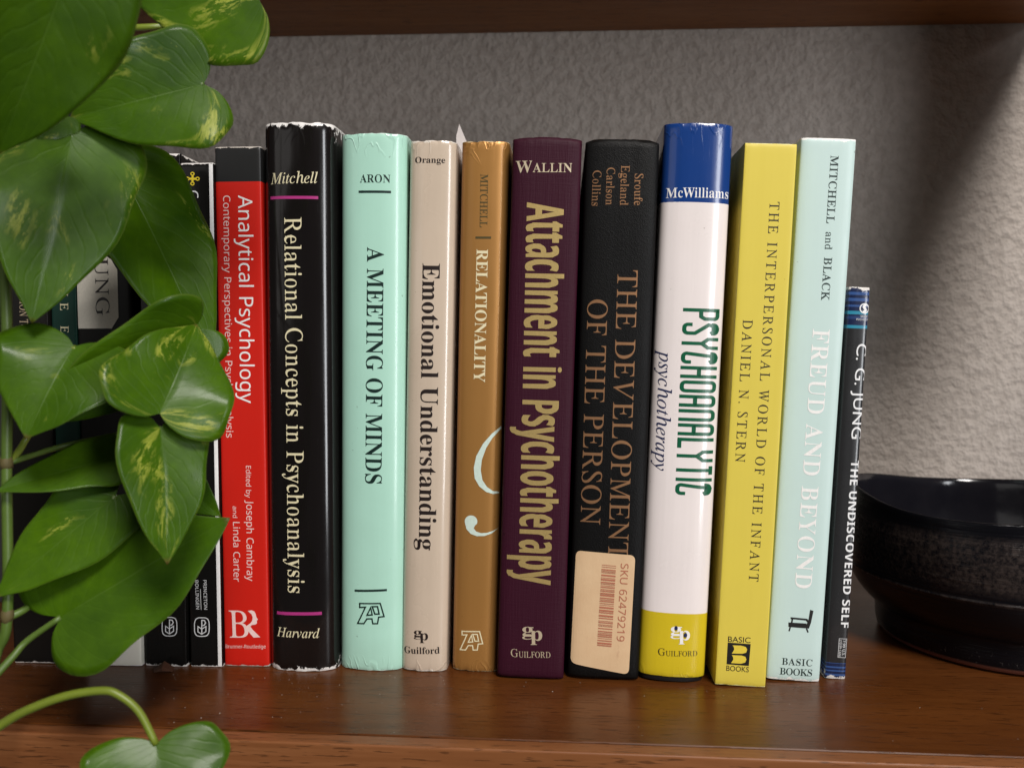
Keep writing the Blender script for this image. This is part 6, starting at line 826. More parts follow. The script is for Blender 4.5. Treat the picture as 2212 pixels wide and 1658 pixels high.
def glyph(style, c):
    key = (style, c)
    if key in _glyph: return _glyph[key]
    if c == ' ':
        g = ([], [], 0.30 if style in ('serif', 'serifm', 'serifh', 'serifb', 'ital') else 0.32)
    elif style == 'deco':
        g = deco(c)
    else:
        fam = face_of(style, c)
        s = code(fam, c)
        v, f, adv = LETTER[s]
        if style == 'serif' and fam == 'ital':
            sh = 0.275
            v = [(x - y*sh, y) for x, y in v]
            x0 = min(p[0] for p in v); x1 = max(p[0] for p in v)
            v = [(x-x0+0.035, y) for x, y in v]
            adv = x1-x0+0.07
        elif style in ('serif', 'serifm', 'serifh') and fam == 'bold':
            v = thin(v, f, {'serif': 0.19, 'serifm': 0.12, 'serifh': 0.05}[style])
        if style == 'sansx':
            v = thin(v, f, -0.13)
            if c.islower():
                xh = 0.545
                v = [(x, y*1.17 if 0 <= y <= xh else (xh*1.17 + (y-xh)*0.55 if y > xh else y)) for x, y in v]
            adv -= 0.012
        g = (v, f, adv)
    _glyph[key] = g
    return g

def strip(pts, t, closed=False):
    P = [Vector(p).to_2d() for p in pts]
    n = len(P)
    v, f = [], []
    for i in range(n):
        a = P[i-1] if (i or closed) else None
        b = P[(i+1) % n] if (i < n-1 or closed) else None
        d0 = (P[i]-a).normalized() if a is not None else None
        d1 = (b-P[i]).normalized() if b is not None else None
        d0 = d0 or d1
        d1 = d1 or d0
        tn = (d0+d1)
        tn = tn.normalized() if tn.length > 1e-6 else d0
        nrm = Vector((-tn.y, tn.x))
        k = 1/max(0.4, nrm.dot(Vector((-d0.y, d0.x))))
        v.append(tuple(P[i]+nrm*t/2*k)); v.append(tuple(P[i]-nrm*t/2*k))
    m_ = n if closed else n-1
    for i in range(m_):
        a, b = 2*i, 2*((i+1) % n)
        f.append((a+1, b+1, b, a))
    return v, f

DW, DT = 0.20, 0.078
def rr(x0, y0, x1, y1, r, corners):
    """points round a box; corners lists the rounded ones in order"""
    return [(x0, y0)]
def deco(c):
    W_, H_, R_ = DW, 0.70, 0.07
    def bend(cx, cy, a0, a1):
        return [(cx+R_*math.cos(math.radians(a0+(a1-a0)*i/5)), cy+R_*math.sin(math.radians(a0+(a1-a0)*i/5))) for i in range(6)]
    h, t = H_, DT/2
    tr = bend(W_-R_, h-R_-t, 90, 0); tl = bend(R_, h-R_-t, 180, 90)
    bl = bend(R_, R_+t, 180, 270); br = bend(W_-R_, R_+t, 270, 360)
    L = {
        'P': [[(0, 0), (0, h)], [(0, h-t)] + tr + [(W_, .42)] + [(W_-.05, .345), (0, .34)]],
        'S': [[(W_, .53)] + tr + tl + [(0, .50), (W_, .24)] + br[::-1] + bl[::-1] + [(0, .19)]],
        'Y': [[(0, h), (0, .50), (W_/2, .38), (W_/2, 0)], [(W_, h), (W_, .50), (W_/2, .38)]],
        'C': [[(W_, .53)] + tr + tl + bl + br + [(W_, .19)]],
        'H': [[(0, 0), (0, h)], [(W_, 0), (W_, h)], [(0, .35), (W_, .35)]],
        'O': [tr + [(W_, .35)] + br[::-1] + bl[::-1] + tl + [tr[0]]],
        'A': [[(0, 0)] + tl + tr + [(W_, 0)], [(0, .30), (W_, .30)]],
        'N': [[(0, 0)] + tl + tr + [(W_, 0)]],
        'L': [[(0, h), (0, t), (W_, t)]],
        'T': [[(0, h-t), (W_, h-t)], [(W_/2, 0), (W_/2, h)]],
        'I': [[(W_/2, 0), (W_/2, h)]],
    }[c]
    v, f = [], []
    for pl in L:
        a, b = strip(pl, DT)
        o = len(v)
        v += a
        f += [tuple(i+o for i in q) for q in b]
    if c == 'I':
        v = [(x-W_/2+DT/2, y) for x, y in v]
        return v, f, DT+0.085
    return v, f, W_+DT+(0.005 if c in 'LT' else 0.055)
CAPH = {}
def cap_height(style):
    if style not in CAPH:
        if style == 'deco': CAPH[style] = 0.70
        else:
            v, f, a = glyph(style, 'H')
            CAPH[style] = max(p[1] for p in v)
    return CAPH[style]

def layout(s, style, p0, p1, cap, wf):
    """letters of s set along p0 -> p1 (mm) at a cap height; wf fixes the letter width and lets the spacing stretch"""
    G = [glyph(style, c) for c in s]
    x, pos = 0.0, []
    for v, f, a in G:
        pos.append(x); x += a
    firstx = min(p[0] for p in G[0][0]); lastx = pos[-1] + max(p[0] for p in G[-1][0])
    nat = lastx - firstx
    d = Vector((p1[0]-p0[0], p1[1]-p0[1])); L = d.length; d.normalize()
    n_ = Vector((-d.y, d.x))
    sy = cap/cap_height(style)
    sx = L/nat; extra = 0.0
    if wf and len(s) > 1:
        sx = sy*wf
        extra = (L - nat*sx)/(len(s)-1)
    V, F = [], []
    for i, (v, f, a) in enumerate(G):
        o = len(V)
        for px, py in v:
            q = Vector(p0) + d*((pos[i]+px-firstx)*sx + extra*i) + n_*(py*sy)
            V.append((q.x, q.y))
        F += [tuple(k+o for k in t) for t in f]
    return V, F

# ---------------------------------------------------------------- books
class Book:
    def __init__(self, key, name, label, a=None, bulge=0.004, power=2.4, depth=0.15, thick=0.0028, group='books standing in the row', extra_lift=0):
        x, y, w, h, lean = PLACE[key]
        self.key, self.w, self.h, self.b, self.p = key, w, h, bulge, power
        self.depth, self.t = depth, thick
        self.root = empty(name, (x, y, w/2*abs(math.sin(lean)) + 0.0001), (0, lean, 0))
        tag(self.root, label, 'book', group)
    def front(self, u, a=None, b=None):
        a = a or self.w/2
        b = self.b if b is None else b
        q = min(abs(u)/a, 1.0)
        return b*(1-(1-q**self.p)**(1/self.p))
    def shell(self, name, mat, z0, z1, grow=0.0, ragged=0.0, seed=1, depth=None, smooth=True, dip=0.0, cap=0.0003):
        """spine and two boards in one bent sheet with thickness; ragged frays head and tail"""
        rnd = random.Random(seed)
        a = self.w/2 + grow
        dep = depth or self.depth
        n = 44
        us = []
        for i in range(n+1):
            th = -math.pi/2 + math.pi*i/n
            us.append(math.sin(th)*a)
        outer = [(-a, dep), (-a, dep*0.5), (-a, self.b+0.008)] + [(u, self.front(u, a) - grow) for u in us] + [(a, self.b+0.008), (a, dep*0.5), (a, dep)]
        ai = a - self.t
        inner = []
        for i, (u, y) in enumerate(outer):
            if i < 3: inner.append((-ai, max(y, self.b+self.t)))
            elif i >= len(outer)-3: inner.append((ai, max(y, self.b+self.t)))
            else: inner.append((u*ai/a, self.front(u*ai/a, ai, self.b)+self.t))
        H_ = z1-z0
        zs = [z0, z0+0.0006, z0+0.0018, z0+0.004] + [z0+H_*k/8 for k in range(1, 8)] + [z1-0.004, z1-0.0018, z1-0.0006, z1]
        m_ = len(outer)
        ph = [rnd.uniform(0, 6.28) for _ in range(8)]
        def wob(u):
            s = 0
            for k in range(8):
                s += math.sin(u/a*(2+k*2.7)+ph[k])/(1+k*0.45)
            return s*0.45
        bm = bmesh.new()
        grid = []
        for j, z in enumerate(zs):
            row = []
            rag = ragged*(1.0 if j in (0, len(zs)-1) else 0.75 if j in (1, len(zs)-2) else 0.35 if j in (2, len(zs)-3) else 0)
            sgn = 1 if j > 5 else -1
            for i, (u, y) in enumerate(outer):
                dz = dy = 0
                if rag and 2 < i < m_-3:
                    q = wob(u)
                    dz = sgn*-abs(q)*rag*(0.6 if sgn > 0 else 0.25)
                    dy = wob(u*1.7+0.003)*rag*0.35 + rag*0.25
                if j in (0, len(zs)-1):
                    dy += cap
                elif j in (1, len(zs)-2):
                    dy += cap*0.3
                if dip and sgn > 0 and j >= len(zs)-3:
                    dz -= dip*(abs(u)/a)**2
                row.append(bm.verts.new((u, y+dy, z+dz)))
            grid.append(row)
        gi = [[bm.verts.new((u, y, zs[j])) for (u, y) in inner] for j in (0, len(zs)-1)]
        for j in range(len(zs)-1):
            for i in range(m_-1):
                bm.faces.new((grid[j][i], grid[j][i+1], grid[j+1][i+1], grid[j+1][i]))
        for i in range(m_-1):
            bm.faces.new((gi[0][i+1], gi[0][i], gi[1][i], gi[1][i+1]))
            bm.faces.new((grid[0][i+1], grid[0][i], gi[0][i], gi[0][i+1]))
            bm.faces.new((grid[-1][i], grid[-1][i+1], gi[1][i+1], gi[1][i]))
        for i in (0, m_-1):
            col_ = [g[i] for g in grid]
            q = col_ + [gi[1][i], gi[0][i]]
            bm.faces.new(q if i == 0 else q[::-1])
        return obj(name, bm, mat, self.root, smooth=True, angle=50)
    def block(self, inset=0.003, mat=None, fore=0.003):
        bm = bmesh.new()
        ai = self.w/2 - self.t - 0.0002
        y0 = self.b + self.t + 0.001
        add_box(bm, -ai, ai, y0, self.depth-fore, inset, self.h-inset)
        return obj('page_block', bm, mat or PAGES, self.root)
    def printed(self, name, V, F, mat, layer=1, grow=0.0, parent=None):
        bm = bmesh.new()
        vs_ = [bm.verts.new((q[0]*0.001, q[1]*0.001, (q[2]*0.00009 if len(q) > 2 else 0.0))) for q in V]
        for f in F:
            try: bm.faces.new([vs_[i] for i in f])
            except ValueError: pass
        a = self.w/2 + grow
        us = [v.co.x for v in vs_]
        lim = a*0.985
        if max(us) > lim or min(us) < -lim:
            for s in (-1, 1):
                g = bm.verts[:] + bm.edges[:] + bm.faces[:]
                bmesh.ops.bisect_plane(bm, geom=g, dist=1e-7, plane_co=(s*lim, 0, 0), plane_no=(s, 0, 0), clear_outer=True)
        step = self.w/26
        k = -12
        while k <= 12:
            cx = k*step
            if min(us) < cx < max(us):
                bmesh.ops.bisect_plane(bm, geom=bm.verts[:]+bm.edges[:]+bm.faces[:], dist=1e-7, plane_co=(cx, 0, 0), plane_no=(1, 0, 0))
            k += 1
        for v in bm.verts:
            u, z = v.co.x, v.co.y
            v.co = (u, self.front(u, a) - grow - 0.00009*layer - v.co.z, z)
        bm.normal_update()
        for f in bm.faces:
            if f.normal.y > 0: f.normal_flip()
        return obj(name, bm, mat, parent or self.root)

BK = {}
def book(key, name, label, **kw):
    b = Book(key, name, label, **kw)
    BK[key] = b
    return b
def mm(v): return [q*0.001 for q in v]

GROW = {}
def hard(key, label, colour, bulge, power, jk, ragged=0.0004, dip=0.0, cap=0.0003, **kw):
    b = book(key, 'hardcover_book', label, bulge=bulge, power=power, **kw)
    mat = jacket(key.split('_')[0] + '_jacket', colour, b.w, b.h, **jk)
    b.shell('cloth_cover' if dip else 'dust_jacket', mat, 0.0, b.h, 0.0, ragged, seed=len(BK)+3, dip=dip, cap=cap)
    b.block()
    return b
def soft(key, label, colour, jk, bulge=0.0012, power=7, ragged=0.00015, depth=0.145, pg=None, **kw):
    b = book(key, 'paperback_book', label, bulge=bulge, power=power, thick=0.0005, depth=depth, **kw)
    mat = jacket(key + '_cover', colour, b.w, b.h, **jk)
    b.shell('cover', mat, 0.0, b.h, 0.0, ragged, seed=len(BK)+3)
    b.block(0.0006, pg, 0.0006)
    return b
BLACK = (0.007, 0.0065, 0.006)
M_ = {k: mm(v) for k, v in MARKS.items()}
soft('companion', 'black paperback with tan lettering, leftmost book behind the plant stem', (0.012, 0.011, 0.010), dict(spec=0.2, rough=0.3, wear=0.25), depth=0.14)
soft('green', 'thin dark green paperback with widely spaced cream capitals behind the leaves', (0.008, 0.035, 0.026), dict(spec=0.2, rough=0.28, wear=0.25), depth=0.14)
soft('label', 'black paperback with a chamfered cream label panel on its spine behind the leaves', [(0, (0.80, 0.76, 0.66)), (0.016, BLACK)], dict(spec=0.2, rough=0.3, wear=0.15), depth=0.142)
soft('black2', 'plain black paperback between the cream label spine and the narrow yellow lettered one', BLACK, dict(spec=0.2, rough=0.25, wear=0.35, coat=0.2), depth=0.15, pg=PAGES_WHITE)
soft('princeton', 'narrow black paperback with yellow ornament and a white stripe down its edge', BLACK, dict(spec=0.2, rough=0.22, wear=0.25, coat=0.2), depth=0.15)
b = soft('red', 'red paperback with a black band across the top of its spine', [(0, (0.57, 0.013, 0.006)), (M_['red_band'][0], (0.013, 0.013, 0.013))], dict(rough=0.42, wear=0.2, wear_color=(0.5, 0.45, 0.40), grime=0.15), bulge=0.0016, power=6)
hard('mitchell', 'worn glossy black hardcover with cream title and two magenta rules', (0.0075, 0.006, 0.006), 0.0085, 2.7, dict(rough=0.2, spec=0.25, ripple=0.2, wear=0.75, side_wear=0.45, coat=0.6, creases=0.5, wear_color=(0.82, 0.79, 0.76), grime=0.3, seed=1.3), ragged=0.0011)
hard('mint', 'mint green hardcover with black title between two short rules', (0.42, 0.70, 0.575), 0.0068, 2.3, dict(rough=0.33, wear=0.15, coat=0.35, creases=0.9, grime=0.18, wear_color=(0.6, 0.74, 0.66), seed=2.2), ragged=0.0007)
hard('orange', 'beige hardcover with bold dark brown title, next to the mint green book', (0.585, 0.475, 0.37), 0.0048, 2.6, dict(rough=0.25, wear=0.3, coat=0.7, ripple=0.25, creases=0.8, grime=0.2, wear_color=(0.7, 0.64, 0.56), seed=3.1), ragged=0.0007)
hard('relat', 'ochre gold hardcover with pale blue curved ornament on its spine', (0.42, 0.205, 0.055), 0.0055, 2.8, dict(rough=0.40, metal=0.4, wear=0.2, coat=0.15, creases=0.6, grime=0.2, wear_color=(0.58, 0.46, 0.28), seed=4.4), ragged=0.0008)
hard('attach', 'burgundy cloth hardcover with large gold stamped title', (0.036, 0.0050, 0.0145), 0.0036, 4.0, dict(rough=0.55, spec=0.16, wear=0.0, weave=0.45, grime=0.2, seed=5.0), ragged=0.0004, dip=0.0009, cap=0.0012)
hard('black', 'black leatherette hardcover with copper lettering behind a price sticker', (0.0048, 0.0046, 0.0046), 0.0040, 3.8, dict(rough=0.44, spec=0.14, wear=0.0, grain=0.3, grime=0.2, seed=6.0), ragged=0.0008, dip=0.0012, cap=0.0014)

# the white book: black boards with a printed jacket that has slipped up a little
b = book('white', 'hardcover_book', 'tall white hardcover with blue head band and yellow foot band', bulge=0.0060, power=2.4)
foot = max(0.0015, M_['white_foot'][0])
b.shell('board', jacket('white_board', (0.008, 0.008, 0.009), b.w, b.h, rough=0.45), 0.0, b.h-0.004, -0.0006)
GROW['white'] = 0.0002
b.shell('dust_jacket', jacket('white_jacket', [(0, (0.62, 0.47, 0.018)), (M_['white_yellow'][0], (0.82, 0.745, 0.725)), (M_['white_blue'][0], (0.007, 0.042, 0.20))], b.w, b.h,
        rough=0.22, coat=0.6, ripple=0.2, creases=0.7, grime=0.12, seed=7.7), foot, b.h, 0.0002, 0.0003, seed=12)
b.block(0.006)

soft('yellow', 'yellow paperback with dark spaced capitals, standing farthest forward', (0.68, 0.545, 0.07), dict(rough=0.48, wear=0.12, wear_color=(0.82, 0.75, 0.35), grime=0.14), bulge=0.0010, power=9, depth=0.15)
soft('freud', 'pale aqua paperback with white title and small armchair emblem', (0.53, 0.675, 0.645), dict(rough=0.38, wear=0.35, grime=0.12, wear_color=(0.85, 0.84, 0.80)), bulge=0.0022, power=3.6, depth=0.15, ragged=0.0003)
zs_ = M_['jung']
NAVY, BL1, BL2, CY = (0.010, 0.018, 0.060), (0.035, 0.085, 0.25), (0.02, 0.045, 0.14), (0.03, 0.24, 0.36)
K1 = (0.020, 0.020, 0.021)
top = sorted(zs_[:12]); bot = sorted(zs_[12:])
bands = [(0, CY)]
for i, z in enumerate(bot):
    bands.append((z, [NAVY, BL1][i % 2]))
bands.append((bot[-1]+0.0002, K1))
for i, z in enumerate(top):
    bands.append((z, [CY, NAVY, BL2, NAVY, CY, NAVY, BL1, NAVY, BL1, NAVY, BL1, NAVY][i]))
soft('jung', 'short thin black paperback with blue stripes at head and foot, at the row end', bands, dict(rough=0.26, wear=0.45, side_wear=0.28, coat=0.4, creases=0.5, wear_color=(0.70, 0.66, 0.62)), bulge=0.0012, power=3.2, depth=0.105)

# white stripe down the right edge of the narrow black spine
b = BK['princeton']
hw = b.w/2*1000
b.printed('edge_stripe', [(hw-1.7, 0.4), (hw-0.15, 0.4), (hw-0.15, b.h*1000-0.5), (hw-1.7, b.h*1000-0.5)], [(0, 1, 2, 3)], INK['offwhite'])
# cream label panel
b = BK['label']
hw = b.w/2*1000*0.97
zt, zb = MARKS['label_top'][0], MARKS['label_bot'][0]
cx_ = -2.0
L_ = [(-hw, zb), (cx_+5.2, zb), (cx_+8.4, zb+4.8), (cx_+8.4, zt-7.5), (cx_+4.0, zt), (-hw, zt)]
lp = b.printed('label_panel', L_, [tuple(range(6))], ink('label_paper', (0.80, 0.76, 0.66), 0.5))
# price sticker on the black book
b = BK['black']
c4 = [Vector(p) for p in STICKER]
rad = 2.6
outl = []
for i in range(4):
    p, q, r = c4[i-1], c4[i], c4[(i+1) % 4]
    d0, d1 = (p-q).normalized(), (r-q).normalized()
    s0, s1 = q+d0*rad, q+d1*rad
    for k in range(7):
        t = k/6
        outl.append(tuple(s0*(1-t)**2 + q*2*t*(1-t) + s1*t*t))
N = Nodes('sticker_paper')
f1 = N.noise(60, 6, 0.65); f2 = N.noise(220, 6, 0.7, N.mapped((1, 1, 0.4), (0, 0, 0), (0, 0.5, 0)))
col = N.mix(N.ramp(f1, 0.35, 0.7, 0, 0.5), (0.66, 0.46, 0.27), (0.56, 0.35, 0.19))
col = N.mix(N.ramp(f2, 0.60, 0.72, 0, 0.35), col, (0.40, 0.22, 0.13))
N.set(color=col, rough=0.6); N.bump(f2, 0.3, 0.0004)
sticker = b.printed('price_sticker', outl, [tuple(range(len(outl)))], N.m, 1.6)
sticker['label'] = 'tan price sticker with barcode'
bpy.context.view_layer.update()

merged = {}
for (bk, pname, s, style, colr, p0, p1, cap, wf) in TEXT:
    key = 'black' if bk == 'sticker' else bk
    b = BK[key]
    V, F = layout(s, style, p0, p1, cap, wf)
    lay = 3.0 if bk == 'sticker' else (2.0 if bk == 'label' else 1.6 if s == 'p' else 1.0)
    b.printed(pname, V, F, INK[colr], lay, GROW.get(key, 0.0), parent=sticker if bk == 'sticker' else (lp if bk == 'label' else None))
shapes = {}
for (bk, pname, colr, kind, t, pts, lay) in SHAPES:
    shapes.setdefault((bk, pname, colr, lay, pts[0][1] > 100), []).append((kind, t, pts))
for (bk, pname, colr, lay, _), lst in shapes.items():
    key = 'black' if bk == 'sticker' else bk
    V, F = [], []
    n_s = 1 if pname == 'publisher_logo' else 0
    for kind, t, pts in lst:
        if kind == 'poly':
            v, f = list(pts), [tuple(t_) for t_ in tessellate_polygon([[Vector((p[0], p[1], 0)) for p in pts]])]
        else:
            v, f = strip(pts, t, kind == 'loop')
        o = len(V)
        V += [(q[0], q[1], 0.3*n_s) for q in v]      # overlapping strokes lie a hair above one another
        n_s = (n_s + 1) % 5
        F += [tuple(i+o for i in q) for q in f]
    BK[key].printed(pname, V, F, INK[colr], 3.0 if bk == 'sticker' else lay, GROW.get(key, 0.0), parent=sticker if bk == 'sticker' else None)

# a taller slate book standing at the back, seen above the row behind the leaves
PLACE['slate'] = (-0.3000, 0.070, 0.045, 0.292, 0.0)
b = book('slate', 'hardcover_book', 'dark slate grey hardcover standing taller behind the leaves', bulge=0.002, power=6, depth=0.11)
b.shell('cover', jacket('slate_cover', (0.045, 0.043, 0.052), b.w, b.h, rough=0.6), 0, b.h)
b.block()

# ---------------------------------------------------------------- bookmark and crumbs
bm = bmesh.new()
pr = [(-0.0035, 0), (0.0022, 0), (0.0021, 0.2325), (0.0002, 0.2368), (-0.0022, 0.2422), (-0.0034, 0.237)]
for s in (0, 1):
    vs_ = [bm.verts.new((x, s*0.0002, z)) for x, z in pr]
    bm.faces.new(vs_ if s == 0 else vs_[::-1])
bm.verts.ensure_lookup_table()
for i in range(6):
    j = (i+1) % 6
    bm.faces.new((bm.verts[i], bm.verts[6+i], bm.verts[6+j], bm.verts[j]))
bmk = obj('bookmark', bm, simple('bookmark_paper', (0.68, 0.62, 0.60), 0.7))
bmk.location = (-0.0497, 0.016, 0.0002)
bmk.rotation_euler = (0, 0.0165, 0)
tag(bmk, 'white paper bookmark tip poking up beside the ochre gold book', 'bookmark')

# ---------------------------------------------------------------- bowl
BX, BY = 0.2142, 0.0562
N = Nodes('dark_glaze')
x, y, z = N.xyz()
ang = N.math('ARCTAN2', y, x)
cmb = N.n('CombineXYZ'); N.put(cmb.inputs[0], N.math('MULTIPLY', ang, 0.07)); N.put(cmb.inputs[2], z)
sp = N.noise(420, 6, 0.75, cmb.outputs[0])
spb = N.noise(40, 4, 0.6, cmb.outputs[0])
band = N.math('MULTIPLY', N.ramp(z, 0.037, 0.042), N.ramp(z, 0.060, 0.064, 1, 0))
ridge = N.math('MULTIPLY', N.ramp(z, 0.0335, 0.0345), N.ramp(z, 0.0352, 0.0362, 1, 0))
spk = N.math('MULTIPLY', N.ramp(N.math('ADD', sp, N.math('MULTIPLY', spb, 0.35)), 0.58, 0.86), N.math('MAXIMUM', band, ridge))
rad2 = N.math('SQRT', N.math('ADD', N.math('MULTIPLY', x, x), N.math('MULTIPLY', y, y)))
clay = N.math('MULTIPLY', N.ramp(z, 0.0022, 0.0034, 1, 0), 1.0)
dust = N.math('MULTIPLY', N.ramp(sp, 0.60, 0.68), N.ramp(z, 0.004, 0.011, 0.7, 0))
col = N.mix(spk, (0.004, 0.004, 0.0055), (0.040, 0.029, 0.025))
col = N.mix(dust, col, (0.16, 0.14, 0.13))
col = N.mix(clay, col, (0.16, 0.055, 0.035))
ro = N.math('ADD', N.math('MULTIPLY', spk, 0.25), N.math('ADD', 0.16, N.math('MULTIPLY', clay, 0.5)), clamp=True)
N.set(color=col, rough=ro, spec=0.22)
thr = N.noise(120, 5, 0.6, N.mapped((0.12, 0.12, 6)))
N.bump(N.math('ADD', thr, N.math('MULTIPLY', sp, 0.2)), 0.35, 0.0012)
GLAZE = N.m
bowl = empty('ceramic_bowl', (BX, BY, 0.0002))
tag(bowl, 'black glazed ceramic bowl on a low foot at the right end of the shelf', 'bowl')
outer = [(0.0500, 0.0), (0.0535, 0.0015), (0.0548, 0.006), (0.0552, 0.012), (0.0560, 0.0150), (0.0600, 0.0185), (0.0648, 0.0245), (0.0682, 0.0310), (0.0694, 0.0340), (0.0700, 0.0352), (0.0697, 0.0362),
         (0.0704, 0.042), (0.0706, 0.050), (0.0700, 0.058), (0.0688, 0.0640), (0.0683, 0.0680), (0.0680, 0.0704), (0.0672, 0.0711), (0.0663, 0.0705)]
inner = [(0.0655, 0.068), (0.0650, 0.060), (0.0638, 0.048), (0.0600, 0.034), (0.0500, 0.024), (0.0300, 0.019), (0.0, 0.018)]
def lathe(prof, n=96, wob=0.0):
    bm = bmesh.new()
    rings = []
    for r, z in prof:
        ring = []
        for k in range(n):
            t = 2*math.pi*k/n
            q = wob*max(0, (z-0.03)/0.04)
            rr_ = r*(1 + q*(0.5*math.sin(2*t+0.6)+0.3*math.sin(5*t+1)))
            zz = z + q*0.030*(math.sin(2*t+2.2)+0.5*math.sin(3*t))
            ring.append(bm.verts.new((rr_*math.cos(t), rr_*math.sin(t), zz)))
        rings.append(ring)
    for i in range(len(rings)-1):
        for k in range(n):
            bm.faces.new((rings[i][k], rings[i][(k+1) % n], rings[i+1][(k+1) % n], rings[i+1][k]))
    return bm
prof = [tuple(p) for p in catmull([(r, z, 0) for r, z in outer], 3)]
prof = [(p[0], p[1]) for p in prof]
pin = [(p[0], p[1]) for p in catmull([(r, z, 0) for r, z in [outer[-1]]+inner[:-1]], 3)] + [(0.0005, 0.018)]
k_foot = next(i for i, p in enumerate(prof) if p[1] > 0.0148)
bm = lathe(prof[k_foot:], wob=0.075)
obj('body', bm, GLAZE, bowl, smooth=True)
bm = lathe(pin, wob=0.075)
bmesh.ops.contextual_create(bm, geom=[v for v in bm.verts if math.hypot(v.co.x, v.co.y) < 0.001])
N = Nodes('inner_glaze')
ig = N.noise(60, 4)
N.set(color=N.mix(ig, (0.006, 0.006, 0.009), (0.012, 0.011, 0.014)), rough=N.ramp(ig, 0.3, 0.7, 0.10, 0.2))
N.bump(N.noise(50, 3), 0.15, 0.001)
obj('inside', bm, N.m, bowl, smooth=True)
bm = lathe([(0.0005, 0.0008), (0.040, 0.0008), (0.046, 0.0)] + prof[:k_foot+1])
obj('foot', bm, GLAZE, bowl, smooth=True)

# ---------------------------------------------------------------- pothos
def leaf_mat(name, var, gloss, seed):
    N = Nodes(name)
    uv = N.n('TexCoord').outputs['UV']
    s = N.n('SeparateXYZ'); N.l(uv, s.inputs[0])
    t_, v_ = s.outputs[0], s.outputs[1]
    av = N.math('ABSOLUTE', v_)
    big = N.noise(38, 5, 0.6, N.mapped(loc=(seed, seed*2, 0)))
    base = N.mix(N.ramp(big, 0.3, 0.7), (0.027, 0.078, 0.0010), (0.078, 0.172, 0.0022))
    base = N.mix(N.ramp(N.noise(260, 5, 0.7), 0.35, 0.7, 0, 0.35), base, (0.028, 0.078, 0.0012))
    d = N.n('CombineXYZ'); N.put(d.inputs[0], N.math('SUBTRACT', t_, N.math('MULTIPLY', av, 0.42))); N.put(d.inputs[1], N.math('MULTIPLY', v_, 0.55))
    # side veins sweeping from the midrib towards the tip
    sx = N.n('SeparateXYZ'); N.l(d.outputs[0], sx.inputs[0])
    wob = N.math('MULTIPLY', N.noise(7, 2, 0.5, N.mapped(loc=(seed, 0, 0), src=d.outputs[0])), 0.12)
    vein = N.math('ABSOLUTE', N.math('SUBTRACT', N.math('FRACT', N.math('MULTIPLY', N.math('ADD', sx.outputs[0], wob), 8.5)), 0.5))
    vl = N.ramp(vein, 0.0, 0.16, 1, 0)
    base = N.mix(N.math('MULTIPLY', vl, 0.10), base, (0.085, 0.17, 0.012))
    # variegation: clustered blotches and small flecks drawn out along the veins
    patch = N.noise(2.3, 2, 0.5, N.mapped(loc=(seed*3.1, seed, 0), src=d.outputs[0]))
    pm = N.ramp(patch, 0.66-0.17*var, 0.78-0.16*var)
    fl1 = N.noise(8, 9, 0.68, N.mapped((1.6, 1, 1), loc=(seed, 1, 0), src=d.outputs[0]), 0.4)
    fl2 = N.noise(34, 4, 0.6, N.mapped((1.5, 1, 1), loc=(seed, 4, 0), src=d.outputs[0]))
    msk = N.math('MULTIPLY', pm, N.math('MAXIMUM', N.ramp(fl1, 0.508, 0.528), N.math('MULTIPLY', N.ramp(fl2, 0.60, 0.64), 0.8)), clamp=True)
    spk = N.math('MULTIPLY', N.ramp(fl2, 0.70, 0.72), 0.45*min(1.0, 0.4+var))
    tone = N.mix(N.ramp(fl2, 0.35, 0.65), (0.24, 0.31, 0.018), (0.48, 0.50, 0.09))
    col = N.mix(N.math('MAXIMUM', N.math('MULTIPLY', msk, 0.92), spk), base, tone)
    mid = N.ramp(av, 0.0, 0.02, 1, 0)
    col = N.mix(N.math('MULTIPLY', mid, 0.45), col, (0.11, 0.20, 0.03))
    # dry tip and nibbled margin
    dry = N.math('MULTIPLY', N.ramp(N.math('ADD', t_, N.math('MULTIPLY', N.noise(20, 4), 0.12)), 1.01, 1.06), 0.8)
    col = N.mix(dry, col, (0.16, 0.085, 0.03))
    rim = N.ramp(av, 0.965, 0.995)
    col = N.mix(N.math('MULTIPLY', rim, 0.5), col, (0.13, 0.19, 0.03))
    crk = N.noise(130, 5, 0.6)
    N.set(color=col, rough=N.ramp(crk, 0.3, 0.7, gloss-0.05, gloss+0.10), spec=0.2, coat=0.13, coat_rough=0.14)
    h = N.math('ADD', N.math('MULTIPLY', vl, -0.28), N.math('MULTIPLY', crk, 0.55))
    N.bump(N.math('SUBTRACT', h, N.math('MULTIPLY', mid, 1.0)), 0.22, 0.0008)
    tr = N.n('BsdfTranslucent'); N.put(tr.inputs[0], N.mix(0.5, col, (0.14, 0.33, 0.004)))
    ms = N.n('MixShader'); ms.inputs[0].default_value = 0.30
    N.l(N.b.outputs[0], ms.inputs[1]); N.l(tr.outputs[0], ms.inputs[2]); N.l(ms.outputs[0], N.out.inputs[0])
    return N.m
STEM = {'stem': simple('vine_stem', (0.085, 0.145, 0.020), 0.45, var=0.4, scale=90, bump=0.2), 'petiole_yellow': simple('petiole', (0.17, 0.22, 0.022), 0.4, var=0.4, scale=60, bump=0.1)}
NODE = simple('vine_node', (0.11, 0.085, 0.025), 0.7, var=0.5, scale=300, bump=0.5)
plant = empty('pothos_vine', (-0.28, -0.08, 0.0))
tag(plant, 'green pothos vine with yellow flecked heart shaped leaves hanging at the left', 'plant')
EDGE = catmull([(0, 0, 0), (-0.085, 0.10, 0), (-0.125, 0.26, 0), (-0.07, 0.42, 0), (0.10, 0.50, 0), (0.32, 0.465, 0), (0.56, 0.37, 0), (0.78, 0.215, 0), (0.92, 0.08, 0), (1.0, 0, 0)], 4)
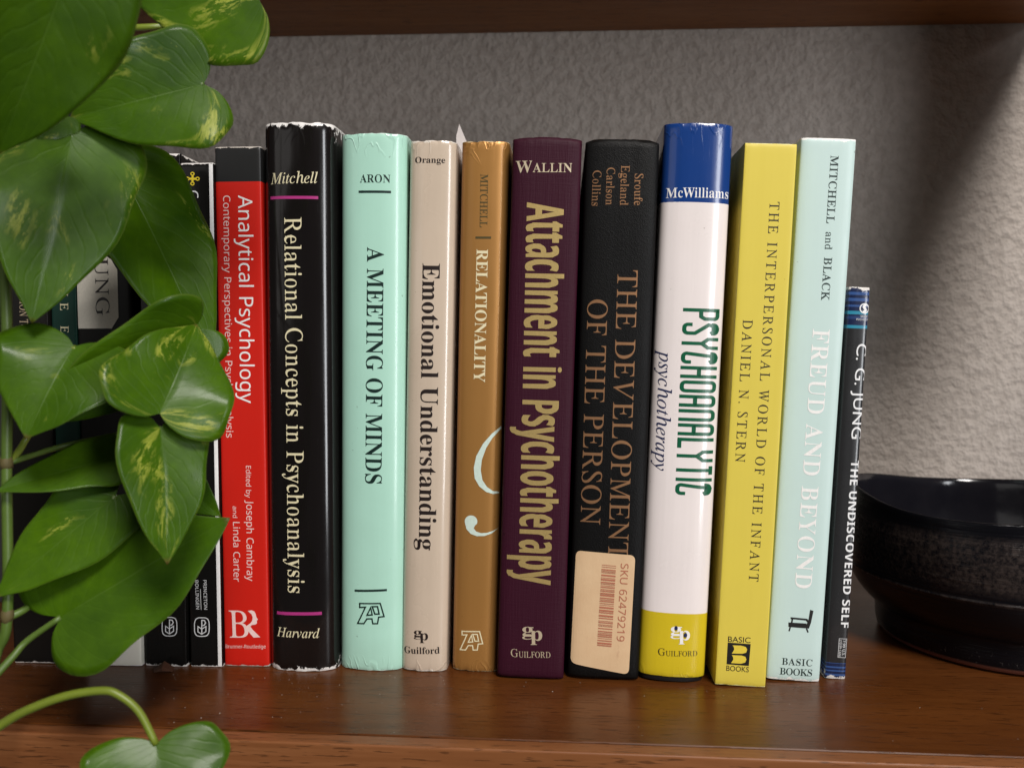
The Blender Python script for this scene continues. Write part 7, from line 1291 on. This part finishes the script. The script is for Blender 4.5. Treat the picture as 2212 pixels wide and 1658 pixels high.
def world_child(o):
    o.matrix_parent_inverse = plant.matrix_basis.inverted()
    return o
for li, (bp, tp, wid, roll, fold, curl, rip, var, gl) in enumerate(LEAVES):
    rnd = random.Random(li*7+1)
    bp, tp = Vector(bp), Vector(tp)
    mdir = (tp-bp); L = mdir.length; mdir.normalize()
    c = (CAM-(bp+tp)/2).normalized()
    nrm = (c - mdir*c.dot(mdir)).normalized()
    nrm = Matrix.Rotation(math.radians(roll), 3, mdir) @ nrm
    lat = nrm.cross(mdir)
    bm = bmesh.new()
    uvl = bm.loops.layers.uv.new('UVMap')
    M_RAD = 9
    uvof = {}
    def vert(t, s_, side, av):
        y = s_*wid
        r_ = abs(s_)*2
        p1_, p2_ = rnd_ph
        zz = fold*abs(y)*0.8 - curl*L*(max(t, 0)**2)*0.9 - curl*L*0.12*(r_**2) + 0.5*rip*wid*math.sin(t*4.3+p2_)*side*r_ + rip*wid*math.sin(t*7+p1_+side*1.3)*r_**2 + 0.4*rip*wid*math.sin(t*15+p2_)*r_**3
        P = bp + mdir*(t*L) + lat*(y*side) + nrm*zz
        v = bm.verts.new(P)
        uvof[v] = (t, av*side)
        return v
    rnd_ph = (rnd.uniform(0, 6), rnd.uniform(0, 6))
    nE = len(EDGE)
    mids = [vert(((k/(nE-1))**1.25), 0, 1, 0) for k in range(nE)]
    for side in (-1, 1):
        grid = [mids]
        for j in range(1, M_RAD+1):
            q = j/M_RAD
            row = [mids[0]]
            for k in range(1, nE-1):
                tm = (k/(nE-1))**1.25
                e = EDGE[k]
                row.append(vert(tm*(1-q)+e.x*q, e.y*q*(1+0.04*side*math.sin(k*0.7+li)), side, q))
            row.append(mids[-1])
            grid.append(row)
        for j in range(M_RAD):
            for k in range(nE-1):
                q = [grid[j][k], grid[j][k+1], grid[j+1][k+1], grid[j+1][k]]
                q = list(dict.fromkeys(q))
                if len(q) < 3: continue
                f = bm.faces.new(q if side > 0 else q[::-1])
                for lp_ in f.loops:
                    uu, vv = uvof[lp_.vert]
                    lp_[uvl].uv = (uu, vv)
    o = world_child(obj('leaf', bm, leaf_mat('leaf_%d' % li, var, gl, li*1.7+0.3), plant, smooth=True))
    sd = o.modifiers.new('thickness', 'SOLIDIFY'); sd.thickness = 0.00022; sd.offset = 0
def tube(pts, r, n=10, per=5, taper=0.0):
    P = catmull(pts, per)
    bm = bmesh.new()
    rings = []
    for i, p in enumerate(P):
        d = (P[min(i+1, len(P)-1)] - P[max(i-1, 0)]).normalized()
        a = d.cross(Vector((0, 1, 0.1))).normalized()
        b_ = d.cross(a)
        rr_ = r*(1 - taper*i/len(P))
        rings.append([bm.verts.new(p + a*rr_*math.cos(2*math.pi*k/n) + b_*rr_*math.sin(2*math.pi*k/n)) for k in range(n)])
    for i in range(len(rings)-1):
        for k in range(n):
            bm.faces.new((rings[i][k], rings[i][(k+1) % n], rings[i+1][(k+1) % n], rings[i+1][k]))
    bm.faces.new(rings[0][::-1]); bm.faces.new(rings[-1])
    return bm
for nm, pts, r, colr in STEMS:
    st = world_child(obj(nm, tube(pts, r, taper=0.15 if nm == 'stem' else 0.3), STEM[colr], plant, smooth=True))
    if nm == 'stem':
        for k in (2, 4, 5):
            p = Vector(pts[k])
            bm = bmesh.new()
            bmesh.ops.create_icosphere(bm, subdivisions=2, radius=1.0)
            for v in bm.verts:
                n_ = 1 + 0.12*math.sin(v.co.x*7+k)*math.sin(v.co.z*9)
                v.co = Vector((v.co.x*0.0022*n_, v.co.y*0.0022*n_, v.co.z*0.0032*n_)) + p
            nd = obj('node', bm, NODE, st, smooth=True)
            nd.matrix_parent_inverse = (plant.matrix_basis @ st.matrix_parent_inverse).inverted()

# ---------------------------------------------------------------- crumbs on the shelf
bm = bmesh.new()
pts = [(-0.0045, 0.001, 0.0005), (-0.001, 0.0035, 0.0035), (0.004, 0.0025, 0.0012), (0.0048, -0.001, 0.0006), (0.001, -0.0028, 0.0015), (-0.003, -0.002, 0.0004)]
top_ = [bm.verts.new(p) for p in pts]
cen = bm.verts.new((0, 0, 0.0028)); cen2 = bm.verts.new((0, 0, 0.0004))
for i in range(6):
    bm.faces.new((top_[i], top_[(i+1) % 6], cen)); bm.faces.new((top_[(i+1) % 6], top_[i], cen2))
dl = obj('dry_leaf_scrap', bm, simple('dry_leaf', (0.10, 0.04, 0.02), 0.7, bump=0.4))
dl.location = (-0.1735, -0.0165, 0.0001)
tag(dl, 'small brown scrap of dry leaf on the shelf below the black paperbacks', 'leaf scrap')
rnd = random.Random(5)
bm = bmesh.new()
for k in range(130):
    x, y = rnd.uniform(-0.24, 0.2), rnd.uniform(SHELF_F+0.003, -0.012)
    if rnd.random() < 0.45: x = rnd.uniform(-0.2, -0.05)
    s = rnd.uniform(0.00008, 0.00022)*(1.7 if rnd.random() < 0.07 else 1)
    vs_ = [bm.verts.new((x+s*rnd.uniform(0.5, 1.4)*math.cos(a), y+s*rnd.uniform(0.5, 1.4)*math.sin(a), 0.00005)) for a in (0, 1.6, 3.1, 4.7)]
    tp_ = bm.verts.new((x, y, s))
    for i in range(4):
        bm.faces.new((vs_[i], vs_[(i+1) % 4], tp_))
du = obj('dust', bm, simple('dust', (0.55, 0.52, 0.48), 0.9))
du['kind'] = 'stuff'
tag(du, 'pale dust specks scattered over the shelf top', 'dust')
